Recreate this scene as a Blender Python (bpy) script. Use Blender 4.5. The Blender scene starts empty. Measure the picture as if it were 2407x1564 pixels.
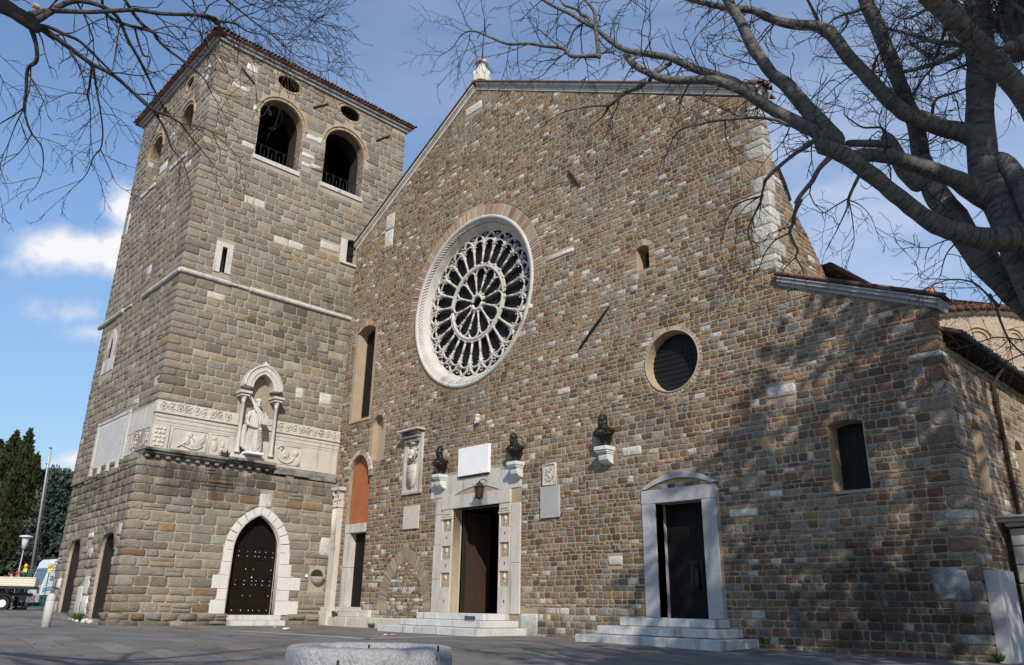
import bpy, math, random
import numpy as np
from mathutils import Vector, Matrix
from mathutils.geometry import tessellate_polygon
R = math.radians
SC = bpy.context.scene
COL = SC.collection

# ------------------------------------------------------------------ camera
YAW, PITCH, ROLL, FPX = R(-46.76), R(19.54), R(0.96), 1821.0
CAMPOS = np.array([0.0, 0.0, 0.9])
def _basis():
    h = np.array([math.sin(YAW), math.cos(YAW), 0]); f = h*math.cos(PITCH)+np.array([0, 0, math.sin(PITCH)])
    rt = np.array([math.cos(YAW), -math.sin(YAW), 0]); up = np.cross(rt, f)
    return math.cos(ROLL)*rt+math.sin(ROLL)*up, -math.sin(ROLL)*rt+math.cos(ROLL)*up, f
CR, CU, CF = _basis()
cam = bpy.data.cameras.new('camera'); camo = bpy.data.objects.new('camera', cam); COL.objects.link(camo)
cam.sensor_width = 36; cam.lens = FPX/2407*36; cam.clip_end = 6000; cam.clip_start = 0.1
camo.matrix_world = Matrix(((CR[0], CU[0], -CF[0], 0), (CR[1], CU[1], -CF[1], 0), (CR[2], CU[2], -CF[2], 0.9), (0, 0, 0, 1)))
SC.camera = camo
def ray(px, py): return (px-1203.5)/FPX*CR-(py-782)/FPX*CU+CF
def at(px, py, depth): return CAMPOS+ray(px, py)*depth          # a surveyed sight line, taken to a distance

# ------------------------------------------------------------------ light
SUN = Vector((1.5, -1.0, 1.22)).normalized()
sl = bpy.data.lights.new('sun', 'SUN'); sl.energy = 3.9; sl.angle = R(0.53); sl.color = (1.0, 0.93, 0.82)
so = bpy.data.objects.new('sun', sl); COL.objects.link(so); so.rotation_euler = SUN.to_track_quat('Z', 'Y').to_euler(); so.location = (30, -20, 40)
W = bpy.data.worlds.new('World'); SC.world = W; W.use_nodes = True
nt = W.node_tree; nt.nodes.clear()
def N(tree, typ, **kw):
    n = tree.nodes.new(typ)
    for k, v in kw.items():
        if k.startswith('i_'): n.inputs[int(k[2:])].default_value = v
        else: setattr(n, k, v)
    return n
wo = N(nt, 'ShaderNodeOutputWorld'); sky = N(nt, 'ShaderNodeTexSky', sky_type='NISHITA', sun_disc=False)
sky.sun_elevation = math.asin(SUN.z); sky.sun_rotation = math.atan2(SUN.x, SUN.y); sky.altitude = 100; sky.air_density = 1.0; sky.dust_density = 0.3; sky.ozone_density = 2.5
bg = N(nt, 'ShaderNodeBackground'); bg.inputs[1].default_value = 0.15
hs = N(nt, 'ShaderNodeHueSaturation'); hs.inputs[1].default_value = 1.02; hs.inputs[2].default_value = 1.0
nt.links.new(sky.outputs[0], hs.inputs[4])
tc = N(nt, 'ShaderNodeTexCoord')
sz = N(nt, 'ShaderNodeSeparateXYZ'); nt.links.new(tc.outputs['Generated'], sz.inputs[0])
mr = N(nt, 'ShaderNodeMapRange'); mr.interpolation_type = 'SMOOTHSTEP'; mr.inputs['From Min'].default_value = 0.0; mr.inputs['From Max'].default_value = 0.5; mr.inputs['To Min'].default_value = 0.56; mr.inputs['To Max'].default_value = 1.08; nt.links.new(sz.outputs['Z'], mr.inputs['Value'])
vs_ = N(nt, 'ShaderNodeVectorMath', operation='SCALE'); nt.links.new(hs.outputs[0], vs_.inputs[0]); nt.links.new(mr.outputs[0], vs_.inputs['Scale']); nt.links.new(vs_.outputs[0], bg.inputs[0])
def MA(tree, op, a, b=None, clamp=False):
    m = N(tree, 'ShaderNodeMath', operation=op, use_clamp=clamp)
    for i, x in enumerate((a, b)):
        if x is None: continue
        if isinstance(x, (int, float)): m.inputs[i].default_value = x
        else: tree.links.new(x, m.inputs[i])
    return m.outputs[0]
def blob(px, py, rx, ry, gain):
    c = Vector(ray(px, py)).normalized(); e = Vector(CR); u = Vector(CU)
    sub = N(nt, 'ShaderNodeVectorMath', operation='SUBTRACT'); nt.links.new(tc.outputs['Generated'], sub.inputs[0]); sub.inputs[1].default_value = c
    out = []
    for ax, r_ in ((e, rx), (u, ry)):
        d = N(nt, 'ShaderNodeVectorMath', operation='DOT_PRODUCT'); nt.links.new(sub.outputs[0], d.inputs[0]); d.inputs[1].default_value = ax
        q = MA(nt, 'DIVIDE', d.outputs['Value'], r_); out.append(MA(nt, 'MULTIPLY', q, q))
    dd = N(nt, 'ShaderNodeVectorMath', operation='DOT_PRODUCT'); nt.links.new(tc.outputs['Generated'], dd.inputs[0]); dd.inputs[1].default_value = c
    s = MA(nt, 'SQRT', MA(nt, 'ADD', out[0], out[1])); v = MA(nt, 'SUBTRACT', 1.0, s, True)
    v = MA(nt, 'MULTIPLY', v, MA(nt, 'GREATER_THAN', dd.outputs['Value'], 0.3))
    return MA(nt, 'MULTIPLY', v, gain)
nz = N(nt, 'ShaderNodeTexNoise'); nz.inputs['Scale'].default_value = 13; nz.inputs['Detail'].default_value = 9; nz.inputs['Roughness'].default_value = 0.58
nt.links.new(tc.outputs['Generated'], nz.inputs['Vector'])
acc = None
for b in ((180, 590, 0.078, 0.046, 1.15), (270, 592, 0.055, 0.05, 1.05), (290, 480, 0.04, 0.05, 0.95), (160, 735, 0.075, 0.035, 0.6), (205, 780, 0.06, 0.03, 0.55), (35, 615, 0.03, 0.035, 0.5), (170, 1080, 0.10, 0.025, 0.55)):
    v = blob(*b); acc = v if acc is None else MA(nt, 'MAXIMUM', acc, v)
cum = MA(nt, 'SUBTRACT', MA(nt, 'ADD', acc, MA(nt, 'MULTIPLY', nz.outputs['Fac'], 1.5)), 1.02)
cum = MA(nt, 'MULTIPLY', MA(nt, 'MULTIPLY', cum, 2.0, True), MA(nt, 'MULTIPLY', acc, 3.0, True), True)
# thin high veil
mp = N(nt, 'ShaderNodeMapping'); mp.inputs['Scale'].default_value = (2.0, 2.4, 9.0); mp.inputs['Rotation'].default_value = (0.2, 0.3, 0.5)
nt.links.new(tc.outputs['Generated'], mp.inputs[0])
n2 = N(nt, 'ShaderNodeTexNoise'); n2.inputs['Scale'].default_value = 1.6; n2.inputs['Detail'].default_value = 6; n2.inputs['Roughness'].default_value = 0.55
nt.links.new(mp.outputs[0], n2.inputs['Vector'])
veil = None
for b in ((2080, 500, 0.36, 0.34, 1.6), (1080, 90, 0.28, 0.18, 0.6), (1500, 60, 0.4, 0.25, 0.7), (2300, 200, 0.6, 0.6, 0.85)):
    v = blob(*b); veil = v if veil is None else MA(nt, 'MAXIMUM', veil, v)
veil = MA(nt, 'MULTIPLY', veil, MA(nt, 'MULTIPLY', MA(nt, 'SUBTRACT', n2.outputs['Fac'], 0.24), 1.7, True), True)
allc = MA(nt, 'MAXIMUM', cum, MA(nt, 'MULTIPLY', veil, 0.85))
bg2 = N(nt, 'ShaderNodeBackground')
cr = N(nt, 'ShaderNodeValToRGB'); cr.color_ramp.elements[0].color = (0.62, 0.70, 0.90, 1); cr.color_ramp.elements[1].color = (0.97, 0.97, 1.0, 1)
nt.links.new(cum, cr.inputs[0]); nt.links.new(cr.outputs[0], bg2.inputs[0]); bg2.inputs[1].default_value = 0.80
mx = N(nt, 'ShaderNodeMixShader'); nt.links.new(allc, mx.inputs[0]); nt.links.new(bg.outputs[0], mx.inputs[1]); nt.links.new(bg2.outputs[0], mx.inputs[2])
nt.links.new(mx.outputs[0], wo.inputs[0])
SC.view_settings.view_transform = 'Standard'; SC.view_settings.look = 'None'; SC.view_settings.exposure = 0.27; SC.view_settings.gamma = 1.0
SC.render.engine = 'CYCLES'; SC.cycles.max_bounces = 6; SC.cycles.use_denoising = True

# ------------------------------------------------------------------ helpers
ORG = {}
def tag(o, label=None, cat=None, group=None, kind=None):
    if label: o['label'] = label
    if cat: o['category'] = cat
    if group: o['group'] = group
    if kind: o['kind'] = kind
    return o
def thing(name, label, cat, loc=(0, 0, 0), group=None):
    o = bpy.data.objects.new(name, None); o.empty_display_size = 0.3; COL.objects.link(o); o.location = loc; ORG[o.name] = np.array(loc, float)
    return tag(o, label, cat, group)
class Frame:
    def __init__(s, O, U, Nn): s.O, s.U, s.N = np.array(O, float), np.array(U, float), np.array(Nn, float)
    def P(s, a):
        a = np.asarray(a, float).reshape(-1, 3)
        p = s.O+a[:, :1]*s.U+a[:, 2:]*s.N
        p[:, 2] += a[:, 1]
        return p
WORLD = None
class MB:
    def __init__(s): s.V = []; s.n = 0; s.F = []; s.C = []; s.M = []
    def add(s, v, f, col=(1, 1, 1), fr=None, m=0):
        v = np.asarray(v, float).reshape(-1, 3)
        if fr is not None: v = fr.P(v)
        s.V.append(v); n = s.n; s.n += len(v)
        many = isinstance(col, np.ndarray) and col.ndim == 2
        for i, q in enumerate(f):
            s.F.append([n+k for k in q]); s.C.append(tuple(col[i]) if many else col); s.M.append(m)
        return s
    def box(s, a, b, col=(1, 1, 1), fr=None, m=0):
        (x0, y0, z0), (x1, y1, z1) = a, b
        v = [(x0, y0, z0), (x1, y0, z0), (x1, y1, z0), (x0, y1, z0), (x0, y0, z1), (x1, y0, z1), (x1, y1, z1), (x0, y1, z1)]
        return s.add(v, [(3, 2, 1, 0), (4, 5, 6, 7), (0, 1, 5, 4), (1, 2, 6, 5), (2, 3, 7, 6), (3, 0, 4, 7)], col, fr, m)
    def prism(s, poly, d0, d1, col=(1, 1, 1), fr=None, m=0, scale=1.0):
        n = len(poly); c = np.mean(np.array(poly), 0)
        v = [(u, w, d0) for u, w in poly]+[((u-c[0])*scale+c[0], (w-c[1])*scale+c[1], d1) for u, w in poly]
        return s.add(v, [tuple(range(n))[::-1], tuple(range(n, 2*n))]+[(i, (i+1) % n, n+(i+1) % n, n+i) for i in range(n)], col, fr, m)
    def strip(s, a, b, d0, d1, closed=False, col=(1, 1, 1), fr=None, m=0):
        # band between two polylines (a inner, b outer) extruded from d0 to d1
        n = len(a)
        v = [(*p, d0) for p in a]+[(*p, d0) for p in b]+[(*p, d1) for p in a]+[(*p, d1) for p in b]
        f = []
        for i in range(n if closed else n-1):
            j = (i+1) % n
            f += [(2*n+i, 2*n+j, 3*n+j, 3*n+i), (i, j, 2*n+j, 2*n+i), (n+j, n+i, 3*n+i, 3*n+j), (j, i, n+i, n+j)]
        if not closed: f += [(0, 2*n, 3*n, n), (n-1, 2*n-1, 4*n-1, 3*n-1)]
        return s.add(v, f, col, fr, m)
    def tube(s, pts, rad, n=6, cap=True, col=(1, 1, 1), fr=None, m=0, closed=False):
        p = np.asarray(pts, float)
        if fr is not None: p = fr.P(p)
        k = len(p); r = np.full(k, rad, float) if np.isscalar(rad) else np.asarray(rad, float)
        t = np.gradient(p, axis=0)
        if closed: t = np.roll(p, -1, 0)-np.roll(p, 1, 0)
        t /= np.maximum(np.linalg.norm(t, axis=1, keepdims=True), 1e-9)
        ref = np.array([0.0, 0, 1]) if abs(t[:, 2]).mean() < 0.8 else np.array([1.0, 0, 0])
        a = np.cross(t, ref); a /= np.maximum(np.linalg.norm(a, axis=1, keepdims=True), 1e-6); b = np.cross(t, a)
        th = np.arange(n)*2*math.pi/n
        v = (p[:, None, :]+r[:, None, None]*(np.cos(th)[None, :, None]*a[:, None, :]+np.sin(th)[None, :, None]*b[:, None, :])).reshape(-1, 3)
        f = []
        for i in range(k if closed else k-1):
            j = (i+1) % k
            for q in range(n): f.append((i*n+q, j*n+q, j*n+(q+1) % n, i*n+(q+1) % n))
        if cap and not closed: f += [tuple(range(n)), tuple(range((k-1)*n, k*n))[::-1]]
        return s.add(v, f, col, None, m)
    def lathe(s, prof, c, n=16, col=(1, 1, 1), ax=2, m=0, sx=1.0, sy=1.0):
        th = np.arange(n)*2*math.pi/n; v = []
        for r_, h in prof:
            for a in th:
                q = [r_*math.cos(a)*sx, r_*math.sin(a)*sy]
                q.insert(ax, h); v.append([q[i]+c[i] for i in range(3)])
        k = len(prof); f = []
        for i in range(k-1):
            for q in range(n): f.append((i*n+q, i*n+(q+1) % n, (i+1)*n+(q+1) % n, (i+1)*n+q))
        f += [tuple(range(n))[::-1], tuple(range((k-1)*n, k*n))]
        return s.add(v, f, col, None, m)
    def ball(s, c, r_, n=12, col=(1, 1, 1), m=0):
        rr = np.broadcast_to(np.array(r_, float), (3,)); k = max(5, n//2+1); prof = []
        v = []; f = []
        for i in range(k):
            a = math.pi*i/(k-1)
            for q in range(n):
                b = 2*math.pi*q/n
                v.append((c[0]+rr[0]*math.sin(a)*math.cos(b), c[1]+rr[1]*math.sin(a)*math.sin(b), c[2]-rr[2]*math.cos(a)))
        for i in range(k-1):
            for q in range(n): f.append((i*n+q, i*n+(q+1) % n, (i+1)*n+(q+1) % n, (i+1)*n+q))
        return s.add(v, f, col, None, m)
    def build(s, name, mat, parent=None, smooth=False, bevel=0.0, remesh=0.0, autos=False):
        me = bpy.data.meshes.new(name)
        V = np.concatenate(s.V) if s.V else np.zeros((0, 3))
        root = parent
        while root is not None and root.parent is not None: root = root.parent
        off = ORG.get(root.name, np.zeros(3)) if root is not None else np.zeros(3)
        o = bpy.data.objects.new(name, me); COL.objects.link(o)
        if parent is not None: o.parent = parent
        V = V-off
        me.from_pydata(V.tolist(), [], s.F)
        at_ = me.attributes.new('Col', 'FLOAT_COLOR', 'FACE')
        c = np.ones((len(s.F), 4), np.float32); c[:, :3] = np.array(s.C, np.float32).reshape(-1, 3); at_.data.foreach_set('color', c.ravel())
        for q in (mat if isinstance(mat, (list, tuple)) else [mat]): me.materials.append(q)
        me.polygons.foreach_set('material_index', np.array(s.M, np.int32))
        if smooth: me.polygons.foreach_set('use_smooth', np.ones(len(s.F), bool))
        me.update()
        if remesh:
            q = o.modifiers.new('remesh', 'REMESH'); q.mode = 'VOXEL'; q.voxel_size = remesh; q.use_smooth_shade = True
            q = o.modifiers.new('smooth', 'SMOOTH'); q.factor = 0.5; q.iterations = 2
        if bevel:
            q = o.modifiers.new('bevel', 'BEVEL'); q.width = bevel; q.segments = 2; q.limit_method = 'ANGLE'; q.angle_limit = R(40)
        return o

# ------------------------------------------------------------------ materials
def mat(name, col=None, rough=0.85, var=0.25, vs=3.0, fine=0.15, fs=30.0, bump=0.3, bs=20.0, dist=0.02, stain=None, ss=1.2, st=0.5, streak=False, metal=0.0, spec=0.3, band=None, crust=None):
    m = bpy.data.materials.new(name); m.use_nodes = True; t = m.node_tree; b = t.nodes['Principled BSDF']
    b.inputs['Roughness'].default_value = rough; b.inputs['Metallic'].default_value = metal; b.inputs['Specular IOR Level'].default_value = spec
    tcx = N(t, 'ShaderNodeTexCoord'); vec = tcx.outputs['Object']
    if col is None:
        a = N(t, 'ShaderNodeAttribute', attribute_name='Col'); c = a.outputs['Color']
    else:
        a = N(t, 'ShaderNodeRGB'); a.outputs[0].default_value = (*col, 1); c = a.outputs[0]
    def noise(sc, det=5, v=vec):
        n = N(t, 'ShaderNodeTexNoise'); n.inputs['Scale'].default_value = sc; n.inputs['Detail'].default_value = det; n.inputs['Roughness'].default_value = 0.6
        t.links.new(v, n.inputs['Vector']); return n.outputs['Fac']
    def mul(c, f, amt):
        k = MA(t, 'ADD', MA(t, 'MULTIPLY', MA(t, 'SUBTRACT', f, 0.5), 2.6*amt), 1.0)
        vm = N(t, 'ShaderNodeVectorMath', operation='SCALE'); t.links.new(c, vm.inputs[0]); t.links.new(k, vm.inputs['Scale']); return vm.outputs[0]
    if var: c = mul(c, noise(vs), var)
    f2 = noise(fs, 6)
    if fine: c = mul(c, f2, fine)
    if stain:
        v2 = vec
        if streak:
            mpn = N(t, 'ShaderNodeMapping'); mpn.inputs['Scale'].default_value = (1, 1, 0.16); t.links.new(vec, mpn.inputs[0]); v2 = mpn.outputs[0]
        n = noise(ss, 6, v2); rp = N(t, 'ShaderNodeValToRGB'); rp.color_ramp.elements[0].position = st; rp.color_ramp.elements[1].position = min(1, st+0.18)
        t.links.new(n, rp.inputs[0]); mxn = N(t, 'ShaderNodeMix', data_type='RGBA'); t.links.new(rp.outputs[0], mxn.inputs[0]); t.links.new(c, mxn.inputs[6]); mxn.inputs[7].default_value = (*stain, 1)
        c = mxn.outputs[2]
    if band:
        wv = N(t, 'ShaderNodeTexWave', bands_direction='Z'); wv.inputs['Scale'].default_value = band; wv.inputs['Distortion'].default_value = 7; wv.inputs['Detail'].default_value = 3; wv.inputs['Detail Scale'].default_value = 1.5
        t.links.new(vec, wv.inputs['Vector']); c = mul(c, wv.outputs['Fac'], 0.16)
    if crust:
        tot = None; nn_ = noise(1.7, 7); mps = N(t, 'ShaderNodeMapping'); mps.inputs['Scale'].default_value = (2.2, 2.2, .35); t.links.new(vec, mps.inputs[0]); ns_ = noise(1.5, 6, mps.outputs[0])
        for cen, rad, gain, streaky in crust:
            q = N(t, 'ShaderNodeVectorMath', operation='SUBTRACT'); t.links.new(vec, q.inputs[0]); q.inputs[1].default_value = cen
            q2 = N(t, 'ShaderNodeVectorMath', operation='DIVIDE'); t.links.new(q.outputs[0], q2.inputs[0]); q2.inputs[1].default_value = rad
            l = N(t, 'ShaderNodeVectorMath', operation='LENGTH'); t.links.new(q2.outputs[0], l.inputs[0])
            inside = MA(t, 'SUBTRACT', 1.0, l.outputs['Value'], True)
            v = MA(t, 'MULTIPLY', MA(t, 'MULTIPLY', inside, gain), MA(t, 'MULTIPLY', MA(t, 'SUBTRACT', ns_ if streaky else nn_, .32), 3.6, True), True)
            tot = v if tot is None else MA(t, 'MAXIMUM', tot, v)
        mc = N(t, 'ShaderNodeMix', data_type='RGBA'); t.links.new(MA(t, 'MULTIPLY', tot, .72), mc.inputs[0]); t.links.new(c, mc.inputs[6]); mc.inputs[7].default_value = (.035, .03, .026, 1); c = mc.outputs[2]
    t.links.new(c, b.inputs['Base Color'])
    if bump:
        bn = N(t, 'ShaderNodeBump'); bn.inputs['Strength'].default_value = bump; bn.inputs['Distance'].default_value = dist
        h = noise(bs, 8); t.links.new(MA(t, 'ADD', h, MA(t, 'MULTIPLY', f2, 0.5)), bn.inputs['Height']); t.links.new(bn.outputs[0], b.inputs['Normal'])
    return m
# black crusts, run-off and foot grime on the two buildings (object space of church and tower)
CR_CH = [((11.6, 0, 1.2), (3.6, 1.5, 2.0), 2.2, False), ((13.6, 0, .8), (1.6, 1.5, 1.6), 1.8, False), ((8.0, 0, 2.6), (2.2, 1.5, 1.6), 1.0, False), ((0, 0, -.1), (60, 40, .75), 1.1, False), ((-4.0, 0, 8.6), (3.0, 1.0, 1.5), .6, True), ((6.2, 0, 6.6), (1.6, 1.0, 1.4), .6, True), ((-12.1, 0, 8.8), (1.2, 1.0, 1.5), .6, True)]
CR_TW = [((5.4, -3.4, 6.3), (1.2, 3.9, 1.9), 2.0, True), ((5.3, 1.5, 6.3), (1.0, 2.6, 1.1), 1.3, True), ((5.3, 1.6, 14.8), (1.0, 3.4, 3.2), .8, True), ((0, -6.0, 6.3), (7, 1.2, 2.2), 1.0, True), ((0, 0, -.1), (60, 60, .8), 1.0, False)]
M = dict(
    tstone=mat('tower stone', None, 0.92, 0.30, 4.0, 0.5, 22, 1.0, 13, 0.05, crust=CR_TW),
    stone=mat('rubble stone', None, 0.92, 0.36, 6.0, 0.5, 24, 1.0, 14, 0.04, crust=CR_CH),
    mortar=mat('lime mortar', (0.345, 0.272, 0.19), 0.95, 0.25, 0.9, 0.25, 25, 0.6, 22, 0.03, crust=CR_CH),
    mortar2=mat('grey mortar', (0.335, 0.29, 0.23), 0.95, 0.25, 0.9, 0.25, 25, 0.6, 22, 0.03, crust=CR_TW),
    marble=mat('weathered marble', (0.50, 0.468, 0.42), 0.75, 0.22, 1.2, 0.22, 18, 0.35, 24, 0.014, (0.27, 0.245, 0.21), 2.2, 0.54, True),
    white=mat('white marble', (0.80, 0.79, 0.80), 0.6, 0.08, 2.0, 0.08, 20, 0.15, 30, 0.008, (0.62, 0.60, 0.60), 3.0, 0.62),
    clean=mat('clean marble', (0.57, 0.55, 0.52), 0.7, 0.14, 1.6, 0.12, 20, 0.25, 24, 0.012, (0.48, 0.45, 0.41), 2.4, 0.6),
    steps=mat('step limestone', (0.50, 0.49, 0.47), 0.8, 0.24, 1.4, 0.25, 22, 0.4, 24, 0.014, (0.24, 0.23, 0.21), 2.5, 0.52, True),
    relief=mat('carved limestone', (0.50, 0.455, 0.395), 0.85, 0.22, 1.3, 0.3, 22, 0.5, 28, 0.018, (0.29, 0.25, 0.20), 2.4, 0.56, True),
    ledge=mat('blackened ledge stone', (0.23, 0.215, 0.19), 0.9, 0.35, 2.0, 0.35, 18, 0.7, 15, 0.03, (0.05, 0.046, 0.042), 1.8, 0.45),
    brick=mat('thin brick', None, 0.9, 0.2, 6, 0.25, 40, 0.4, 40, 0.01),
    plaster=mat('beige plaster', (0.37, 0.285, 0.195), 0.9, 0.2, 1.5, 0.14, 25, 0.25, 30, 0.01, (0.30, 0.22, 0.15), 1.8, 0.6, True),
    orange=mat('orange plaster', (0.33, 0.115, 0.045), 0.9, 0.28, 2.2, 0.15, 30, 0.3, 25, 0.01, (0.28, 0.10, 0.04), 1.8, 0.55, True),
    glass=mat('leaded glass', (0.012, 0.012, 0.013), 0.5, 0.3, 9, 0.2, 40, 0.5, 12, 0.03, spec=0.22),
    iron=mat('wrought iron', (0.018, 0.016, 0.015), 0.6, 0.3, 8, 0.2, 50, 0.2, 60, 0.004),
    rust=mat('rusty iron', (0.05, 0.028, 0.018), 0.8, 0.4, 8, 0.3, 50, 0.3, 60, 0.004),
    bronze=mat('dark bronze', (0.022, 0.019, 0.017), 0.45, 0.35, 4, 0.3, 30, 0.3, 12, 0.01, metal=0.4),
    blackdoor=mat('blackened bronze door', (0.009, 0.008, 0.0075), 0.65, 0.3, 3, 0.25, 26, 0.25, 18, 0.008, spec=.15),
    wood=mat('dark door wood', (0.010, 0.007, 0.005), 0.75, 0.3, 3, 0.3, 30, 0.3, 25, 0.006, spec=.12),
    leaf=mat('brown door leaf', (0.045, 0.028, 0.019), 0.6, 0.35, 2.2, 0.3, 26, 0.3, 25, 0.006),
    patina=mat('pale patinated stone', (0.56, 0.59, 0.54), 0.8, 0.2, 5, 0.2, 26, 0.35, 22, 0.012, (0.36, 0.46, 0.40), 5, 0.58),
    tile=mat('roof tile', None, 0.9, 0.3, 3, 0.35, 25, 0.5, 20, 0.015, (0.10, 0.06, 0.045), 2.4, 0.62),
    darkin=mat('dark interior', (0.03, 0.026, 0.022), 0.95, 0.3, 1, 0.2, 10, 0.2, 8, 0.03),  # near-black; shade of unlit interiors put into the colour
    bark=mat('smooth grey bark', None, 0.75, 0.4, 4.0, 0.5, 20, 0.8, 22, 0.02, (0.05, 0.047, 0.043), 7.0, 0.60),
    bark2=mat('shaded grey bark', (0.055, 0.048, 0.045), 0.8, 0.3, 4.0, 0.3, 26, 0.5, 14, 0.02, (0.03, 0.027, 0.025), 5.5, 0.55),  # backlit dimness of the left tree put into this darker bark colour
    twig=mat('twig bark', (0.055, 0.045, 0.04), 0.85, 0.3, 5, 0.2, 30, 0.2, 30, 0.004),
    pier=mat('grey dressed stone', (0.36, 0.35, 0.34), 0.85, 0.22, 1.2, 0.2, 25, 0.4, 25, 0.015, (0.22, 0.21, 0.20), 1.8, 0.58, True),
    slab=mat('grey veined marble', (0.38, 0.37, 0.37), 0.7, 0.25, 1.6, 0.15, 18, 0.2, 25, 0.01, (0.28, 0.28, 0.29), 3.2, 0.55),
)

# ------------------------------------------------------------------ masonry
def cuts(poly, v):
    xs = []
    for i in range(len(poly)):
        (u0, v0), (u1, v1) = poly[i], poly[(i+1) % len(poly)]
        if (v0 <= v) != (v1 <= v): xs.append(u0+(u1-u0)*(v-v0)/(v1-v0))
    xs.sort(); return [(xs[i], xs[i+1]) for i in range(0, len(xs)-1, 2)]
def minus(sp, hs):
    for a, b in hs:
        o = []
        for x, y in sp:
            if b <= x or a >= y: o.append((x, y)); continue
            if a > x: o.append((x, a))
            if b < y: o.append((b, y))
        sp = o
    return sp
def spans(outline, holes, v):
    s = cuts(outline, v)
    for h in holes: s = minus(s, cuts(h, v))
    return s
def inter(a, b):
    return [(max(x0, y0), min(x1, y1)) for x0, x1 in a for y0, y1 in b if min(x1, y1)-max(x0, y0) > 0.02]
def circle(c, r_, n=48, a0=0.0, a1=2*math.pi, close=True, rz=None):
    k = n if close else n+1
    return [(c[0]+r_*math.cos(a0+(a1-a0)*i/n), c[1]+(rz or r_)*math.sin(a0+(a1-a0)*i/n)) for i in range(k)]
def rect(u0, u1, v0, v1): return [(u0, v0), (u1, v0), (u1, v1), (u0, v1)]
def round_arch(u0, u1, v0, vs, n=20):
    c = (u0+u1)/2; return [(u0, v0), (u1, v0)]+circle((c, vs), (u1-u0)/2, n, 0, math.pi, False)
def seg_arch(u0, u1, v0, vs, rise, n=12):
    w = u1-u0; return [(u0, v0), (u1, v0)]+[(u1-w*i/n, vs+rise*(1-(2*i/n-1)**2)) for i in range(n+1)]
def pointed(u0, u1, v0, vs, va, n=10):
    # pointed arch with circular sides through springers and apex
    c = (u0+u1)/2; w = (u1-u0)/2; h = va-vs; r_ = (w*w+h*h)/(2*w)
    out = []
    a1 = math.asin(min(1, h/r_))
    for i in range(n+1):
        a = a1*i/n; out.append((u1-r_+r_*math.cos(a), vs+r_*math.sin(a)))
    lf = [(2*c-x, y) for x, y in out[:-1]][::-1]
    return [(u0, v0), (u1, v0)]+out+lf
def courses(z0, z1, h, jit, rng):
    z = [z0]
    while z[-1] < z1-h*0.6: z.append(z[-1]+h*(1+rng.uniform(-jit, jit)))
    z[-1] = z1; return z
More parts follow.
